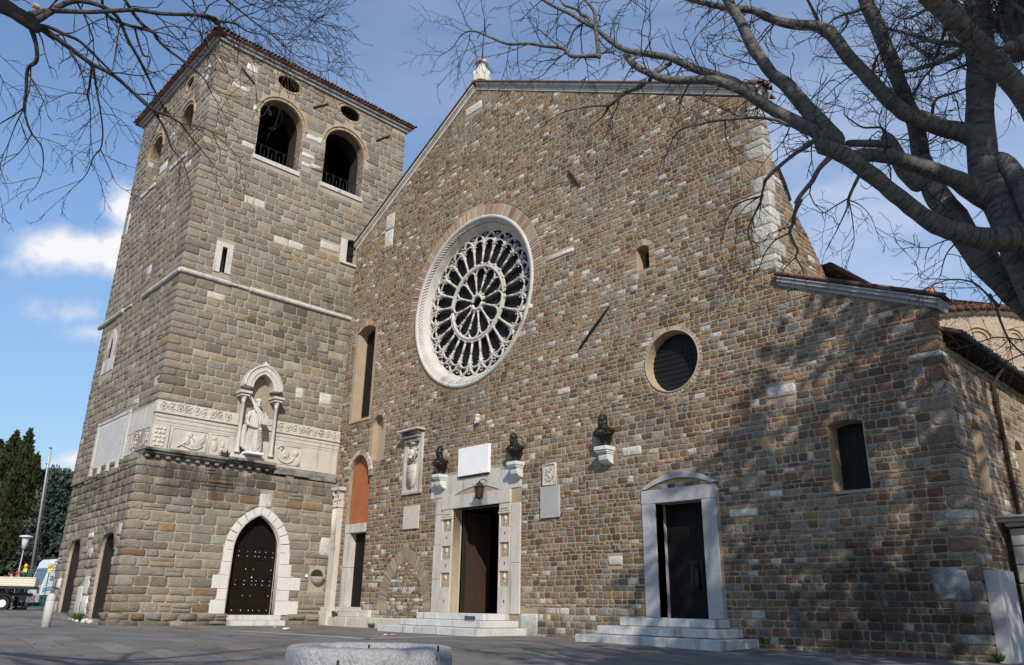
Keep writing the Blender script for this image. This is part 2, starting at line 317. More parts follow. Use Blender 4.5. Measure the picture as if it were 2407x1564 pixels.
class Wall:
    def __init__(s, seed): s.rng = random.Random(seed); s.S = []
    def lay(s, outline, holes, zs, w, colf, bulge, gap=0.014, wav=0.012, thin=0.10, lim=None):
        rng = s.rng; ph = [rng.uniform(0, 6.28) for _ in zs]
        def zb(k, u): return zs[k]+(wav*(math.sin(u*0.9+ph[k])+0.6*math.sin(u*2.3+ph[k]*2.1)) if 0 < k < len(zs)-1 else 0)
        for k in range(len(zs)-1):
            z0, z1 = zs[k], zs[k+1]; h = z1-z0
            a, m_, b = (spans(outline, holes, z0+h*t) for t in (0.06, 0.5, 0.94))
            if len(a) == len(m_) == len(b): L = [(x[0], y[0], x[1], y[1]) for x, y in zip(a, b)]
            else: L = [(x0, x0, x1, x1) for x0, x1 in inter(inter(a, m_), b)]
            for l0, l1, r0, r1 in L:
                u0 = (l0+l1)/2; u1 = (r0+r1)/2
                if u1-u0 < 0.05: continue
                us = [u0]; hk = h
                while us[-1] < u1:
                    us.append(us[-1]+rng.uniform(*w)*(0.75+0.25*h/(zs[1]-zs[0])))
                if len(us) > 2 and (us[-1]-u1) > (us[-1]-us[-2])*0.45: us.pop()
                us[-1] = u1; n = len(us)-1
                for i in range(n):
                    x0 = us[i]; x1 = us[i+1]
                    if x1-x0 < 0.045: continue
                    j0 = rng.uniform(-.012, .012); j1 = rng.uniform(-.012, .012)
                    q = [[x0+gap, zb(k, x0)+gap], [x1-gap, zb(k, x1)+gap], [x1-gap, zb(k+1, x1)-gap], [x0+gap, zb(k+1, x0)-gap]]
                    if i == 0: q[0][0] = l0+gap*0.5; q[3][0] = l1+gap*0.5
                    else: q[0][0] += j0; q[3][0] -= j0
                    if i == n-1: q[1][0] = r0-gap*0.5; q[2][0] = r1-gap*0.5
                    else: q[1][0] += j1; q[2][0] -= j1
                    e0, e1 = rng.uniform(-.006, .006), rng.uniform(-.006, .006)
                    for c, sg in zip(q, (1, 1, -1, -1)): c[1] += rng.uniform(-.006, .006)+sg*(e0 if sg > 0 else e1)
                    q[0][0] += rng.uniform(-.005, .008); q[1][0] -= rng.uniform(-.005, .008)
                    um, vm = (x0+x1)/2, (z0+z1)/2
                    if rng.random() < thin and (x1-x0) > h*1.3:
                        t = rng.uniform(.4, .6); ml = [q[0][j]+(q[3][j]-q[0][j])*t for j in (0, 1)]; mr = [q[1][j]+(q[2][j]-q[1][j])*t for j in (0, 1)]
                        s.one([q[0], q[1], [mr[0], mr[1]-gap], [ml[0], ml[1]-gap]], rng.uniform(*bulge), colf(um, vm, rng))
                        s.one([[ml[0], ml[1]+gap], [mr[0], mr[1]+gap], q[2], q[3]], rng.uniform(*bulge), colf(um, vm, rng))
                    else: s.one(q, rng.uniform(*bulge), colf(um, vm, rng))
    def one(s, q, b, col): s.S.append((q, b, col))
    def emit(s, mb, fr, m=0, back=-0.012):
        n = len(s.S)
        if not n: return
        q = np.array([x[0] for x in s.S]); b = np.array([x[1] for x in s.S]); col = np.array([x[2] for x in s.S])
        rg = np.random.RandomState(n)
        c = q.mean(1, keepdims=True); e = np.linalg.norm(q-np.roll(q, -1, 1), axis=2).min(1)
        ch = np.clip(e*0.16, 0.006, 0.05)[:, None, None]*(0.5+rg.rand(n, 4, 1))
        nx = np.roll(q, -1, 1)-q; nx /= np.maximum(np.linalg.norm(nx, axis=2, keepdims=True), 1e-6)
        pv = np.roll(q, 1, 1)-q; pv /= np.maximum(np.linalg.norm(pv, axis=2, keepdims=True), 1e-6)
        ring = np.empty((n, 8, 2)); ring[:, 0::2] = q+pv*ch; ring[:, 1::2] = q+nx*ch
        ins = np.clip(e*0.09, 0.006, 0.04)[:, None, None]; dirc = c-ring; dl = np.linalg.norm(dirc, axis=2, keepdims=True); dirc /= np.maximum(dl, 1e-6)
        tilt = rg.uniform(-.3, .3, (n, 8))*b[:, None]
        V = np.empty((n, 25, 3))
        V[:, 0:8, :2] = ring; V[:, 0:8, 2] = back
        V[:, 8:16, :2] = ring+dirc*ins*0.5*(0.5+rg.rand(n, 8, 1)); V[:, 8:16, 2] = (b*0.62)[:, None]+tilt*0.5
        V[:, 16:24, :2] = ring+dirc*ins*(1.8+rg.rand(n, 8, 1)); V[:, 16:24, 2] = b[:, None]+tilt
        V[:, 24, :2] = c[:, 0]; V[:, 24, 2] = b*rg.uniform(0.9, 1.3, n)
        P = fr.P(V.reshape(-1, 3))
        T = []
        for i in range(8):
            j = (i+1) % 8; T += [(i, j, 8+j, 8+i), (8+i, 8+j, 16+j, 16+i)]
        T3 = [(16+i, 16+(i+1) % 8, 24) for i in range(8)]
        base = mb.n; mb.V.append(P); mb.n += len(P)
        for k in range(n):
            o = base+k*25; ck = tuple(col[k])
            mb.F += [[o+i for i in t] for t in T]; mb.F += [[o+i for i in t] for t in T3]
            mb.C += [ck]*24; mb.M += [m]*24
def backing(mb, fr, outline, holes, thick, m=0, reveal=True):
    polys = [outline]+holes
    flat = [p for q in polys for p in q]
    tris = tessellate_polygon([[Vector((u, v, 0)) for u, v in q] for q in polys])
    V = [(u, v, 0) for u, v in flat]
    F = []
    for t in tris:
        a, b, c = (flat[i] for i in t)
        F.append(t if (b[0]-a[0])*(c[1]-a[1])-(b[1]-a[1])*(c[0]-a[0]) > 0 else t[::-1])
    mb.add(V, F, (1, 1, 1), fr, m)
    mb.add([(u, v, -thick) for u, v in flat], [f[::-1] for f in F], (1, 1, 1), fr, m)
    for qi, q in enumerate(polys):
        n = len(q); mb.add([(u, v, 0) for u, v in q]+[(u, v, -thick) for u, v in q], [(i, (i+1) % n, n+(i+1) % n, n+i) if qi else ((i+1) % n, i, n+i, n+(i+1) % n) for i in range(n)], (1, 1, 1), fr, m)
def voussoirs(mb, fr, inner, outer, d0, d1, colf, rng, gap=0.15, per=1, m=0):
    # wedge stones between two polylines with the same number of points
    for i in range(len(inner)-1):
        a, b, c, d = (np.array(x) for x in (inner[i], inner[i+1], outer[i+1], outer[i]))
        a2 = a+(b-a)*gap*0.5; b2 = b+(a-b)*gap*0.5; c2 = c+(d-c)*gap*0.5; d2 = d+(c-d)*gap*0.5
        mb.prism([tuple(x) for x in (a2, d2, c2, b2)][::-1] if np.cross(b2-a2, d2-a2) > 0 else [tuple(x) for x in (a2, d2, c2, b2)], d0, d1+rng.uniform(-.006, .006), colf(rng), fr, m, 0.97)
def pick(rng, pal):
    t = rng.random()*sum(p[0] for p in pal)
    for p in pal:
        t -= p[0]
        if t <= 0: break
    k = rng.uniform(0.82, 1.18); g = sum(p[1])/3; return tuple((c*.86+g*.14)*k*rng.uniform(.97, 1.03) for c in p[1])
def offs(poly, d):
    c = np.mean(np.array(poly), 0); return [tuple(c+(np.array(p)-c)*(1+d/max(0.1, np.linalg.norm(np.array(p)-c)))) for p in poly]

# ------------------------------------------------------------------ the church
FR = Frame((0, 20, 0), (1, 0, 0), (0, -1, 0))
SD = Frame((-5.93, 0, 0), (0, 1, 0), (1, 0, 0))
NS = Frame((-9.9, 0, 0), (0, 1, 0), (1, 0, 0))
church = thing('church', 'brown and white rubble stone church with gabled front and great rose window', 'church', (-20, 20, 0))
PALF = [(30, (.245, .165, .097)), (24, (.20, .147, .095)), (11, (.275, .165, .072)), (13, (.17, .092, .052)), (12, (.12, .082, .054)), (15, (.225, .195, .152)), (8, (.33, .275, .205)), (5, (.47, .435, .385))]
PALW = [(24, (.48, .45, .40)), (20, (.38, .335, .275)), (22, (.27, .21, .14)), (16, (.225, .20, .165)), (10, (.26, .165, .08))]
def patch(u, v):
    # slow change of the wall from one building campaign to the next
    return 1+.10*math.sin(u*.55+1.3*math.sin(v*.4))+.08*math.sin(v*.8+u*.33+2)+.07*math.sin(u*1.7-v*1.1)
def stain_amt(u, v):
    # old black crust spreading over the foot of the aisle front
    d = math.hypot((u+8.3)/2.3, (v-1.5)/1.25); e = math.hypot((u+6.6)/0.9, (v-1.0)/1.2)
    return max(0.0, 1-min(d, e+0.1))
def colF(u, v, rng):
    t = rng.random()
    if v < 1.1 and -33 < u < -14 and t < 0.6: c = pick(rng, PALW)
    elif -20 < u < -11 and 9.2 < v < 13 and t < 0.12: c = pick(rng, PALW)
    elif u > -12.5 and t < 0.5: c = pick(rng, [(3, (.20, .105, .055)), (3, (.145, .10, .065)), (2, (.18, .165, .14))])  # darker stone mix; part of the tree shade is put into the colour
    else: c = pick(rng, PALF)
    g_ = math.sin(u*.8+2.1)+math.sin(v*1.3-u*.4)
    if g_ > 1.1 and rng.random() < .45: c = tuple(.5*x+.5*y for x, y in zip(c, (.25, .225, .19)))
    kp = patch(u, v)*(.92 if v < 5 else 1.0); c = tuple(x*kp for x in c)
    s = stain_amt(u, v)
    if s > 0 and rng.random() < s*1.2: kk = rng.uniform(.45, .75); c = tuple(x*kk for x in c)
    return c
RC = (-23.95, 13.42); OC = (-13.77, 8.45)
H_rose = circle(RC, 3.86, 72)
H_ring = circle(RC, 4.42, 48, R(4), R(176), False)+circle(RC, 3.8, 48, R(176), R(4), False)
H_oc = circle(OC, 1.02, 40); H_oc2 = circle(OC, 1.16, 40)
H_tall = seg_arch(-32.75, -31.2, 9.42, 13.98, 0.28); H_tall2 = seg_arch(-32.95, -31.0, 9.38, 13.95, 0.62)
H_small = seg_arch(-14.98, -14.45, 11.95, 12.76, 0.1); H_small2 = seg_arch(-15.22, -14.2, 11.9, 12.76, 0.36)
H_nic = round_arch(-30.75, -29.9, 7.25, 8.93); H_nic2 = round_arch(-30.97, -29.68, 7.22, 8.93)
H_ld = pointed(-32.45, -30.68, 0.8, 6.55, 7.62); H_ld2 = pointed(-32.45, -30.68, 0.8, 6.55, 7.62)
H_por = rect(-25.65, -20.6, 0.0, 5.93); H_pop = rect(-24.48, -21.75, 0.68, 4.57)
H_rd = rect(-15.15, -12.48, 0.0, 4.42)+[]; H_rda = seg_arch(-15.15, -12.4, 0.0, 4.42, 0.44); H_rdo = rect(-14.65, -12.97, 0.68, 4.0)
H_rw = seg_arch(-8.95, -8.03, 3.86, 5.58, 0.1); H_rw2 = seg_arch(-8.97, -8.0, 3.86, 5.58, 0.30)
out = [(-33.68, -0.3), (-5.93, -0.3), (-5.93, 8.2), (-9.9, 10.0), (-9.9, 16.45), (-24.05, 24.4), (-33.68, 19.2)]
BA_o = pointed(-29.35, -25.75, 0.5, 0.9, 3.26, 30); BA_i = pointed(-28.75, -26.2, 0.5, 0.9, 2.75, 30)
H_ba = BA_o+BA_i[::-1]
mb = MB()
backing(mb, FR, out, [H_rose, H_oc, H_tall, H_small, H_nic, H_ld, H_pop, H_rdo, H_rw], 0.38, 0)
w = Wall(5)
zlow = courses(-0.3, 9.0, 0.168, .36, w.rng); zhi = courses(9.0, 24.6, 0.150, .34, w.rng)
# a hand of larger dressed blocks at the aisle corner and the nave corner
quo = []
def quoins(zs, z0, z1, lo, hi, wl, pal, rng, prob=1.0):
    # corner blocks that take up whole courses: zs are the course lines shared by both faces
    k = 0; res = []; i = 0
    while i < len(zs)-1 and zs[i] < z0-.02: i += 1
    while i < len(zs)-1 and zs[i] < z1-.05:
        n_ = min(rng.randint(lo, hi), len(zs)-1-i); a, b = zs[i], zs[i+n_]
        if rng.random() < prob: res.append((a, b, rng.uniform(*wl)*(1.25 if k % 2 else 0.75), rng.uniform(*wl)*(0.75 if k % 2 else 1.25), pick(rng, pal)))
        i += n_; k += 1
    return res
rq = random.Random(8)
Qn = quoins(zhi, 10.4, 16.2, 2, 4, (.5, .85), [(6, (.43, .405, .36)), (2, (.38, .35, .30)), (1.2, (.34, .24, .14))], rq)
Qa = quoins(zlow, 0.0, 8.1, 1, 2, (.3, .7), [(3, (.24, .20, .145)), (2, (.20, .12, .065)), (2.2, (.44, .41, .37)), (1, (.15, .12, .09))], rq)
big = [(-6.93, -6.13, 1.19, 1.94, (.40, .39, .38)), (-31.0, -30.22, 19.2, 20.1, (.50, .47, .43)), (-31.0, -30.25, 18.2, 19.17, (.53, .51, .48)),
       (-20.6, -19.75, -0.1, 0.72, (.46, .47, .42)), (-24.8, -23.6, 23.1, 23.55, (.55, .52, .47)), (-18.79, -18.17, 8.2, 8.42, (.55, .50, .43)),
       (-19.4, -17.9, 13.72, 13.9, (.58, .55, .5)), (-20.9, -20.1, 12.0, 12.2, (.56, .53, .48)), (-15.9, -15.1, 5.6, 5.9, (.52, .49, .44)), (-12.1, -11.2, 3.4, 3.62, (.58, .55, .5)),
       (-10.6, -9.7, 6.6, 6.95, (.46, .43, .39)), (-16.6, -16.0, 2.2, 2.5, (.5, .47, .42)), (-28.3, -27.7, 7.0, 7.25, (.56, .53, .47))]
hq = [rect(-9.9-a, -9.5, z0, z1) for z0, z1, a, b, c in Qn]+[rect(-5.93-a, -5.5, z0, z1) for z0, z1, a, b, c in Qa]+[rect(*q[:4]) for q in big]
holes = [H_rose, H_ring, H_oc2, H_tall2, H_small2, H_nic2, H_ld, H_por, H_rda, H_rw2, H_ba]+hq
w.lay(out, holes, zlow, (.14, .44), colF, (.003, .020), gap=.012, thin=.06)
w.lay(out, holes, zhi, (.13, .40), colF, (.003, .016), gap=.011, wav=.010, thin=.04)
def colB(u, v, rng): return pick(rng, PALW) if rng.random() < .6 else pick(rng, PALF)
w.lay(BA_i, [], courses(0.5, 2.75, 0.15, .25, w.rng), (.16, .4), colB, (.005, .02))
for z0, z1, a, b, c in Qn: w.one([(-9.9-a+.012, z0+.01), (-9.9+.02, z0+.01), (-9.9+.02, z1-.01), (-9.9-a+.012, z1-.01)], .018, c)
for z0, z1, a, b, c in Qa: w.one([(-5.93-a+.012, z0+.012), (-5.93+.02, z0+.012), (-5.93+.02, z1-.012), (-5.93-a+.012, z1-.012)], .02, c)
for u0, u1, z0, z1, c in big: w.one([(u0+.01, z0+.01), (u1-.01, z0+.01), (u1-.01, z1-.01), (u0+.01, z1-.01)], .035, c)
w.emit(mb, FR, 1)
front = mb.build('front_wall', [M['mortar'], M['stone']], church, smooth=True)
# brick voussoirs round openings
rb = random.Random(11)
PB = [(4, (.36, .22, .13)), (3, (.40, .29, .19)), (2, (.30, .14, .075)), (2, (.44, .36, .27))]
cb = lambda rng: pick(rng, PB)
def archbricks(name, par, fr, inner, outer, d0, d1, gap=.22, pal=cb, mt='brick'):
    m_ = MB(); voussoirs(m_, fr, inner, outer, d0, d1, pal, rb, gap); return m_.build(name, M[mt], par)
# rose window: moulded marble rim, reveal, tracery
TY = -0.42
m_ = MB()
prof = [(3.30, -0.5), (3.34, -0.36), (3.50, -0.20), (3.53, -0.14), (3.60, -0.13), (3.63, -0.05), (3.70, -0.02), (3.72, 0.05), (3.80, 0.075), (3.88, 0.06), (3.90, -0.03)]
n = 96; V = []; F_ = []
for r_, d in prof:
    for i in range(n): V.append((RC[0]+r_*math.cos(2*math.pi*i/n), RC[1]+r_*math.sin(2*math.pi*i/n), d))
for k in range(len(prof)-1):
    for i in range(n): F_.append((k*n+i, k*n+(i+1) % n, (k+1)*n+(i+1) % n, (k+1)*n+i)[::-1])
m_.add(V, F_, (1, 1, 1), FR)
rosew = m_.build('rose_window', M['marble'], church, smooth=True)
m_ = MB()                                                        # rope moulding
for i in range(150):
    a = 2*math.pi*i/150; b = a+0.055
    m_.tube([(RC[0]+3.56*math.cos(a), RC[1]+3.56*math.sin(a), -.125), (RC[0]+3.625*math.cos((a+b)/2), RC[1]+3.625*math.sin((a+b)/2), -.055), (RC[0]+3.68*math.cos(b), RC[1]+3.68*math.sin(b), -.02)], [.026, .036, .026], 5, fr=FR)
m_.build('rope_moulding', M['marble'], rosew, smooth=True)
a0, a1 = R(4), R(176)
archbricks('brick_surround', rosew, FR, circle(RC, 3.9, 96, a0, a1, False), circle(RC, 4.40, 96, a0, a1, False), -.03, .022, .3, lambda rng: pick(rng, [(4, (.40, .29, .20)), (3, (.36, .23, .15)), (2, (.45, .37, .28)), (1, (.33, .17, .10))]))
MB().prism(circle(RC, 3.45, 64), -0.62, -0.60, fr=FR).build('window_glass', M['glass'], rosew)
m_ = MB()
for i in range(-8, 9):
    x = i*0.42; h = math.sqrt(max(0, 3.4**2-x*x))
    if h > .1:
        m_.box((RC[0]+x-.012, RC[1]-h, -.59), (RC[0]+x+.012, RC[1]+h, -.575), fr=FR); m_.box((RC[0]-h, RC[1]+x-.012, -.592), (RC[0]+h, RC[1]+x+.012, -.578), fr=FR)
m_.build('leading', M['iron'], rosew)
def pol(r_, a): return (RC[0]+r_*math.cos(a), RC[1]+r_*math.sin(a))
def arc3(p, q, peak, k=12, d=TY):
    # arc between two angles at radius r rising to peak (an interlaced tracery arch)
    (r0, b0), (r1, b1) = p, q; o = []
    for i in range(k+1):
        t = i/k; bb = b0+(b1-b0)*t; s_ = math.sqrt(max(0, 1-(2*t-1)**2)); o.append((*pol(r0+(peak-r0)*s_, bb), d))
    return o
off = R(7.5)
def colonnette(r0, r1, a, w_):
    m_ = MB(); P = lambda r_, d=0.0: (*pol(r_, a), TY+d)
    m_.tube([P(r0+.1), P(r1-.16)], w_, 8, fr=FR)
    m_.tube([P(r0), P(r0+.04), P(r0+.07), P(r0+.10)], [w_*1.6, w_*1.5, w_*1.2, w_], 8, fr=FR)
    m_.tube([P(r1-.26), P(r1-.2), P(r1-.14), P(r1-.04), P(r1)], [w_, w_*1.25, w_*1.1, w_*1.7, w_*1.8], 8, fr=FR)
    return m_
for i in range(12): colonnette(0.42, 1.24, 2*math.pi*i/12+off, .042).build('inner_colonnette', M['marble'], rosew, smooth=True)
for i in range(24): colonnette(1.78, 2.62, 2*math.pi*i/24+off, .052).build('colonnette', M['marble'], rosew, smooth=True)
m_ = MB(); m_.tube([(*pol(.33, 2*math.pi*i/24), TY) for i in range(24)], .085, 8, fr=FR, closed=True); m_.tube([(*pol(.40, 2*math.pi*i/24), TY-.08) for i in range(24)], .05, 8, fr=FR, closed=True)
m_.build('hub', M['marble'], rosew, smooth=True)
m_ = MB()
for r_, t_ in ((1.66, .085), (1.76, .055)): m_.tube([(*pol(r_, 2*math.pi*i/72), TY) for i in range(72)], t_, 8, fr=FR, closed=True)
da = 2*math.pi/12
for i in range(12):
    a = i*da+off
    m_.tube(arc3((1.20, a), (1.20, a+da), 1.62), .048, 6, fr=FR)
m_.build('inner_tracery', M['marble'], rosew, smooth=True)
m_ = MB(); da = 2*math.pi/24
for i in range(24):
    a = i*da+off
    m_.tube(arc3((2.6, a), (2.6, a+da), 2.93, 12), .046, 6, fr=FR)
    m_.tube(arc3((2.62, a), (2.62, a+2*da), 3.36, 18), .056, 6, fr=FR)
    for q, rr in ((0.30, 3.02), (0.70, 3.02), (0.5, 3.12)):
        c = pol(rr, a+da*q+da*.5)
        m_.tube([(c[0]+.085*math.cos(2*math.pi*k/10), c[1]+.085*math.sin(2*math.pi*k/10), TY) for k in range(10)], .027, 6, fr=FR, closed=True)
    m_.tube([(*pol(2.62, a), TY), (*pol(2.95, a), TY)], [.10, .05], 6, fr=FR)
    c = pol(2.78, a+da*.5)
    for s_ in (-1, 1): m_.ball(FR.P([(*pol(2.72, a+da*(.5+.28*s_)), TY)])[0], .034, 8)
m_.build('outer_tracery', M['marble'], rosew, smooth=True)

def window(name, poly, depth, fr, par, reveal='plaster', grid=(0.16, 0.2), back=0.28, mt='glass'):
    m_ = MB(); nn = len(poly)
    m_.add([(u, v, -.002) for u, v in offs(poly, -.004)]+[(u, v, -depth-.05) for u, v in offs(poly, -.03)], [(i, (i+1) % nn, nn+(i+1) % nn, nn+i) for i in range(nn)], fr=fr)
    f = m_.build(name, M[reveal], par)
    MB().prism(offs(poly, -.028), -depth-.03, -depth, fr=fr).build('pane', M[mt], f)
    if grid:
        m_ = MB(); us = [p[0] for p in poly]; vs = [p[1] for p in poly]
        u = min(us)+grid[0]
        while u < max(us)-.03:
            sp = [(x0, x1) for x0, x1 in cuts([(p[1], p[0]) for p in poly], u)]
            for x0, x1 in sp: m_.box((u-.008, x0, -depth+.004), (u+.008, x1, -depth+.018), fr=fr)
            u += grid[0]
        v = min(vs)+grid[1]
        while v < max(vs)-.03:
            for x0, x1 in cuts(poly, v): m_.box((x0, v-.008, -depth+.012), (x1, v+.008, -depth+.026), fr=fr)
            v += grid[1]
        m_.build('grille', M['iron'], f)
    return f
o = window('oculus', circle(OC, 1.0, 40), .36, FR, church, grid=(.17, .17))
m_ = MB(); m_.strip(circle(OC, 1.0, 40), circle(OC, 1.045, 40), -.03, .035, True, fr=FR); m_.build('moulding', M['plaster'], o, smooth=True)
archbricks('brick_surround', o, FR, circle(OC, 1.045, 48), circle(OC, 1.15, 48), -.03, .02, .25, lambda rng: pick(rng, [(2, (.42, .35, .26)), (2, (.36, .28, .2)), (1, (.32, .19, .11))]))
o = window('tall_window', H_tall, .55, FR, church, grid=(.12, .14))
k = 14; ai = [(-31.2-1.55*i/k, 13.98+.28*(1-(2*i/k-1)**2)) for i in range(k+1)]; ao = [(-31.08-1.79*i/k, 14.02+.5*(1-(2*i/k-1)**2)) for i in range(k+1)]
archbricks('brick_arch', o, FR, ai, ao, -.04, .025)
MB().box((-32.9, 9.28, -.3), (-31.1, 9.42, .05), fr=FR).build('sill', M['plaster'], o, bevel=.02)
o = window('slit_window', H_small, .5, FR, church, grid=None, mt='darkin')
m_ = MB(); k = 8; ai = [(-14.45-.53*i/k, 12.76+.1*(1-(2*i/k-1)**2)) for i in range(k+1)]; ao = [(-14.28-.87*i/k, 12.80+.3*(1-(2*i/k-1)**2)) for i in range(k+1)]
voussoirs(m_, FR, ai, ao, -.04, .02, cb, rb, .2)
for i in range(12):
    z = 11.96+i*.068
    for s_ in (0, 1):
        u0 = (-14.43 if s_ else -15.2); m_.box((u0, z, -.03), (u0+.21, z+.055, .018+rb.uniform(-.004, .004)), cb(rb), FR)
m_.build('brick_surround', M['brick'], o)
m_ = MB(); nn = len(H_nic); m_.prism(H_nic, -.34, -.30, fr=FR); m_.add([(u, v, 0) for u, v in offs(H_nic, -.005)]+[(u, v, -.32) for u, v in offs(H_nic, -.01)], [(i, (i+1) % nn, nn+(i+1) % nn, nn+i) for i in range(nn)], fr=FR)
nich = m_.build('blind_lancet', M['plaster'], church)
archbricks('arch_stones', nich, FR, circle((-30.325, 8.93), .44, 11, 0, math.pi, False), circle((-30.325, 8.93), .63, 11, 0, math.pi, False), -.03, .025, .14, lambda rng: pick(rng, [(2, (.27, .23, .17)), (1, (.40, .33, .24))]), 'stone')
archbricks('blind_brick_arch', church, FR, BA_i[1:-1], BA_o[1:-1], -.03, .012, .3, lambda rng: pick(rng, [(3, (.27, .205, .145)), (2, (.225, .165, .11)), (2, (.31, .255, .19))]))
# more bricks in the blind arch: fine herring of thin bricks
# small pointed doorway beside the tower
ld = MB(); nn = len(H_ld)
ld.add([(u, v, 0) for u, v in offs(H_ld, -.005)]+[(u, v, -.55) for u, v in offs(H_ld, -.02)], [(i, (i+1) % nn, nn+(i+1) % nn, nn+i) for i in range(nn)], (.30, .25, .18), FR)
ldo = ld.build('pointed_doorway', M['stone'], church)
up = [p for p in H_ld if p[1] > 5]; panel = [(-32.43, 4.4), (-30.7, 4.4)]+[p for p in H_ld[2:]]
MB().prism(panel, -.42, -.17, fr=FR).build('plaster_panel', M['orange'], ldo)
MB().box((-32.44, 4.03, -.40), (-30.69, 4.43, .02), fr=FR).build('lintel', M['marble'], ldo, bevel=.015)
m_ = MB(); m_.box((-32.42, .8, -.42), (-31.98, 2.5, .0), fr=FR); m_.box((-32.42, 2.515, -.42), (-31.98, 4.03, .0), fr=FR); m_.build('jamb', M['marble'], ldo, bevel=.012)
d = MB().box((-31.98, .8, -.40), (-30.66, 4.03, -.34), fr=FR).build('door', M['blackdoor'], ldo)
m_ = MB(); m_.box((-31.0, 1.7, -.34), (-30.8, 2.5, -.325), fr=FR); m_.ball(FR.P([(-30.9, 2.4, -.31)])[0], .045, 8); m_.tube([(-30.9, 2.36, -.31), (-30.9, 2.0, -.30), (-30.9, 1.8, -.31)], [.04, .06, .07], 8, fr=FR); m_.build('door_relief', M['bronze'], d, smooth=True)
pts = pointed(-32.45, -30.68, 6.5, 6.55, 7.62, 7)[2:]; cu = (-31.565, 6.6)
archbricks('arch_stones', ldo, FR, offs(pts, .01), [(cu[0]+(p[0]-cu[0])*1.27, cu[1]+(p[1]-cu[1])*1.24) for p in pts], -.06, .11, .10, lambda rng: pick(rng, [(2, (.42, .37, .30)), (2, (.30, .25, .18)), (1, (.5, .46, .4))]), 'stone')
# marble footing and steps of the doorway
m_ = MB()
for u0, u1 in ((-33.35, -31.2), (-31.18, -29.3), (-29.28, -27.2), (-27.18, -25.9)): m_.box((u0, -.3, -.1), (u1, .40, .34), fr=FR)
m_.build('base_course', M['relief'], church, bevel=.03)
m_ = MB(); m_.box((-32.9, .405, -.1), (-30.55, .60, .20), fr=FR); m_.box((-30.53, .405, -.1), (-29.8, .70, .16), fr=FR); m_.box((-32.6, .605, -.4), (-30.6, .80, .07), fr=FR); m_.build('door_step', M['marble'], ldo, bevel=.02)

# ---- main portal, re-used Roman grave stele as jambs
por = MB().box((-25.65, .0, -.5), (-25.17, 1.9, .03), fr=FR)
por.box((-25.65, 1.915, -.5), (-25.17, 3.2, .035), fr=FR); por.box((-25.6, 3.215, -.5), (-25.17, 4.4, .03), fr=FR); por.box((-25.62, 4.415, -.5), (-25.2, 5.05, .025), fr=FR)
por.box((-26.0, 5.07, -.3), (-25.2, 5.75, .03), fr=FR)
porf = por.build('main_portal', M['marble'], church, bevel=.012)
MB().box((-21.72, 5.085, -.3), (-20.62, 5.93, .03), fr=FR).build('wall_slab', M['marble'], porf, bevel=.012)
m_ = MB(); m_.box((-25.18, 4.57, -.5), (-21.14, 5.07, .09), fr=FR); m_.build('lintel', M['marble'], porf, bevel=.015)
# tympanum slabs with a segmental arch recess
sg = [(-24.5, 5.085)]+[(-24.5+2.76*i/14, 5.085+.27*(1-(2*i/14-1)**2)) for i in range(15)]+[(-21.74, 5.085)]
m_ = MB(); m_.prism(rect(-25.18, -21.74, 5.075, 5.93), -.3, -.06, fr=FR)
top = [(-24.5+2.76*i/14, 5.085+.27*(1-(2*i/14-1)**2)) for i in range(15)]
m_.strip(top, [(p[0], 5.93) for p in top], -.08, .03, fr=FR); m_.box((-25.18, 5.085, -.08), (-24.5, 5.93, .03), fr=FR)
m_.build('tympanum', M['marble'], porf)
stel = MB()
def stele(u0, u1, flip):
    m_ = MB()
    tops = (4.18, 3.15, 2.14); bots = (3.70, 2.63, 1.60)
    m_.box((u0, .68, -.45), (u1, 4.57, -.12), fr=FR)
    zz = [.68]+[x for p in zip(bots[::-1], tops[::-1]) for x in p]+[4.57]
    for i in range(0, len(zz), 2): m_.box((u0, zz[i], -.13), (u1, zz[i+1], .06), fr=FR)
    for t_, b_ in zip(tops, bots):
        m_.box((u0, b_, -.13), (u0+.05, t_, .058), fr=FR); m_.box((u1-.05, b_, -.13), (u1, t_, .058), fr=FR)
    m_.box((u0-.02, 4.19, -.1), (u1+.02, 4.25, .09), fr=FR); m_.box((u0-.01, 4.28, -.1), (u1+.01, 4.31, .08), fr=FR)
    p = m_.build('carved_jamb', M['relief'], porf, bevel=.008)
    c = (u0+u1)/2
    for t_, b_ in zip(tops, bots):
        h = t_-b_; m2 = MB(); q = FR.P([(c, b_+h*.66, -.03)])[0]
        m2.ball(q, (.083, .085, .115), 12)
        m2.ball(FR.P([(c, b_+h*.66+.06, -.05)])[0], (.092, .08, .08), 10)
        m2.tube([(c, b_+h*.52, -.05), (c, b_+h*.30, -.06)], [.05, .075], 8, fr=FR)
        m2.tube([(c, b_+h*.64, .055), (c, b_+h*.70, .04)], [.02, .012], 6, fr=FR)
        m2.add([(c-.2, b_, -.13), (c+.2, b_, -.13), (c+.2, b_+.06, -.04), (c+.14, b_+.17, -.02), (c+.06, b_+.22, -.03), (c-.06, b_+.22, -.03), (c-.14, b_+.17, -.02), (c-.2, b_+.06, -.04), (c-.2, b_, .05), (c+.2, b_, .05), (c+.17, b_+.10, .04), (c, b_+.16, .05), (c-.17, b_+.10, .04)],
               [(8, 9, 10, 11, 12), (12, 11, 5, 6), (11, 10, 3, 4, 5), (12, 6, 7), (10, 2, 3), (9, 1, 2, 10), (0, 8, 12, 7), (0, 1, 9, 8)], fr=FR)
        m2.build('portrait_bust', M['relief'], p, smooth=True, remesh=.016)
    m3 = MB()
    for z in (3.42, 2.36, 1.05): m3.box((c+.02, z, .05), (c+.06, z+.10, .068), fr=FR)
    m3.box((c-.2, 4.36, .055), (c+.18, 4.375, .075), fr=FR)
    m3.build('iron_clamp', M['iron'], p)
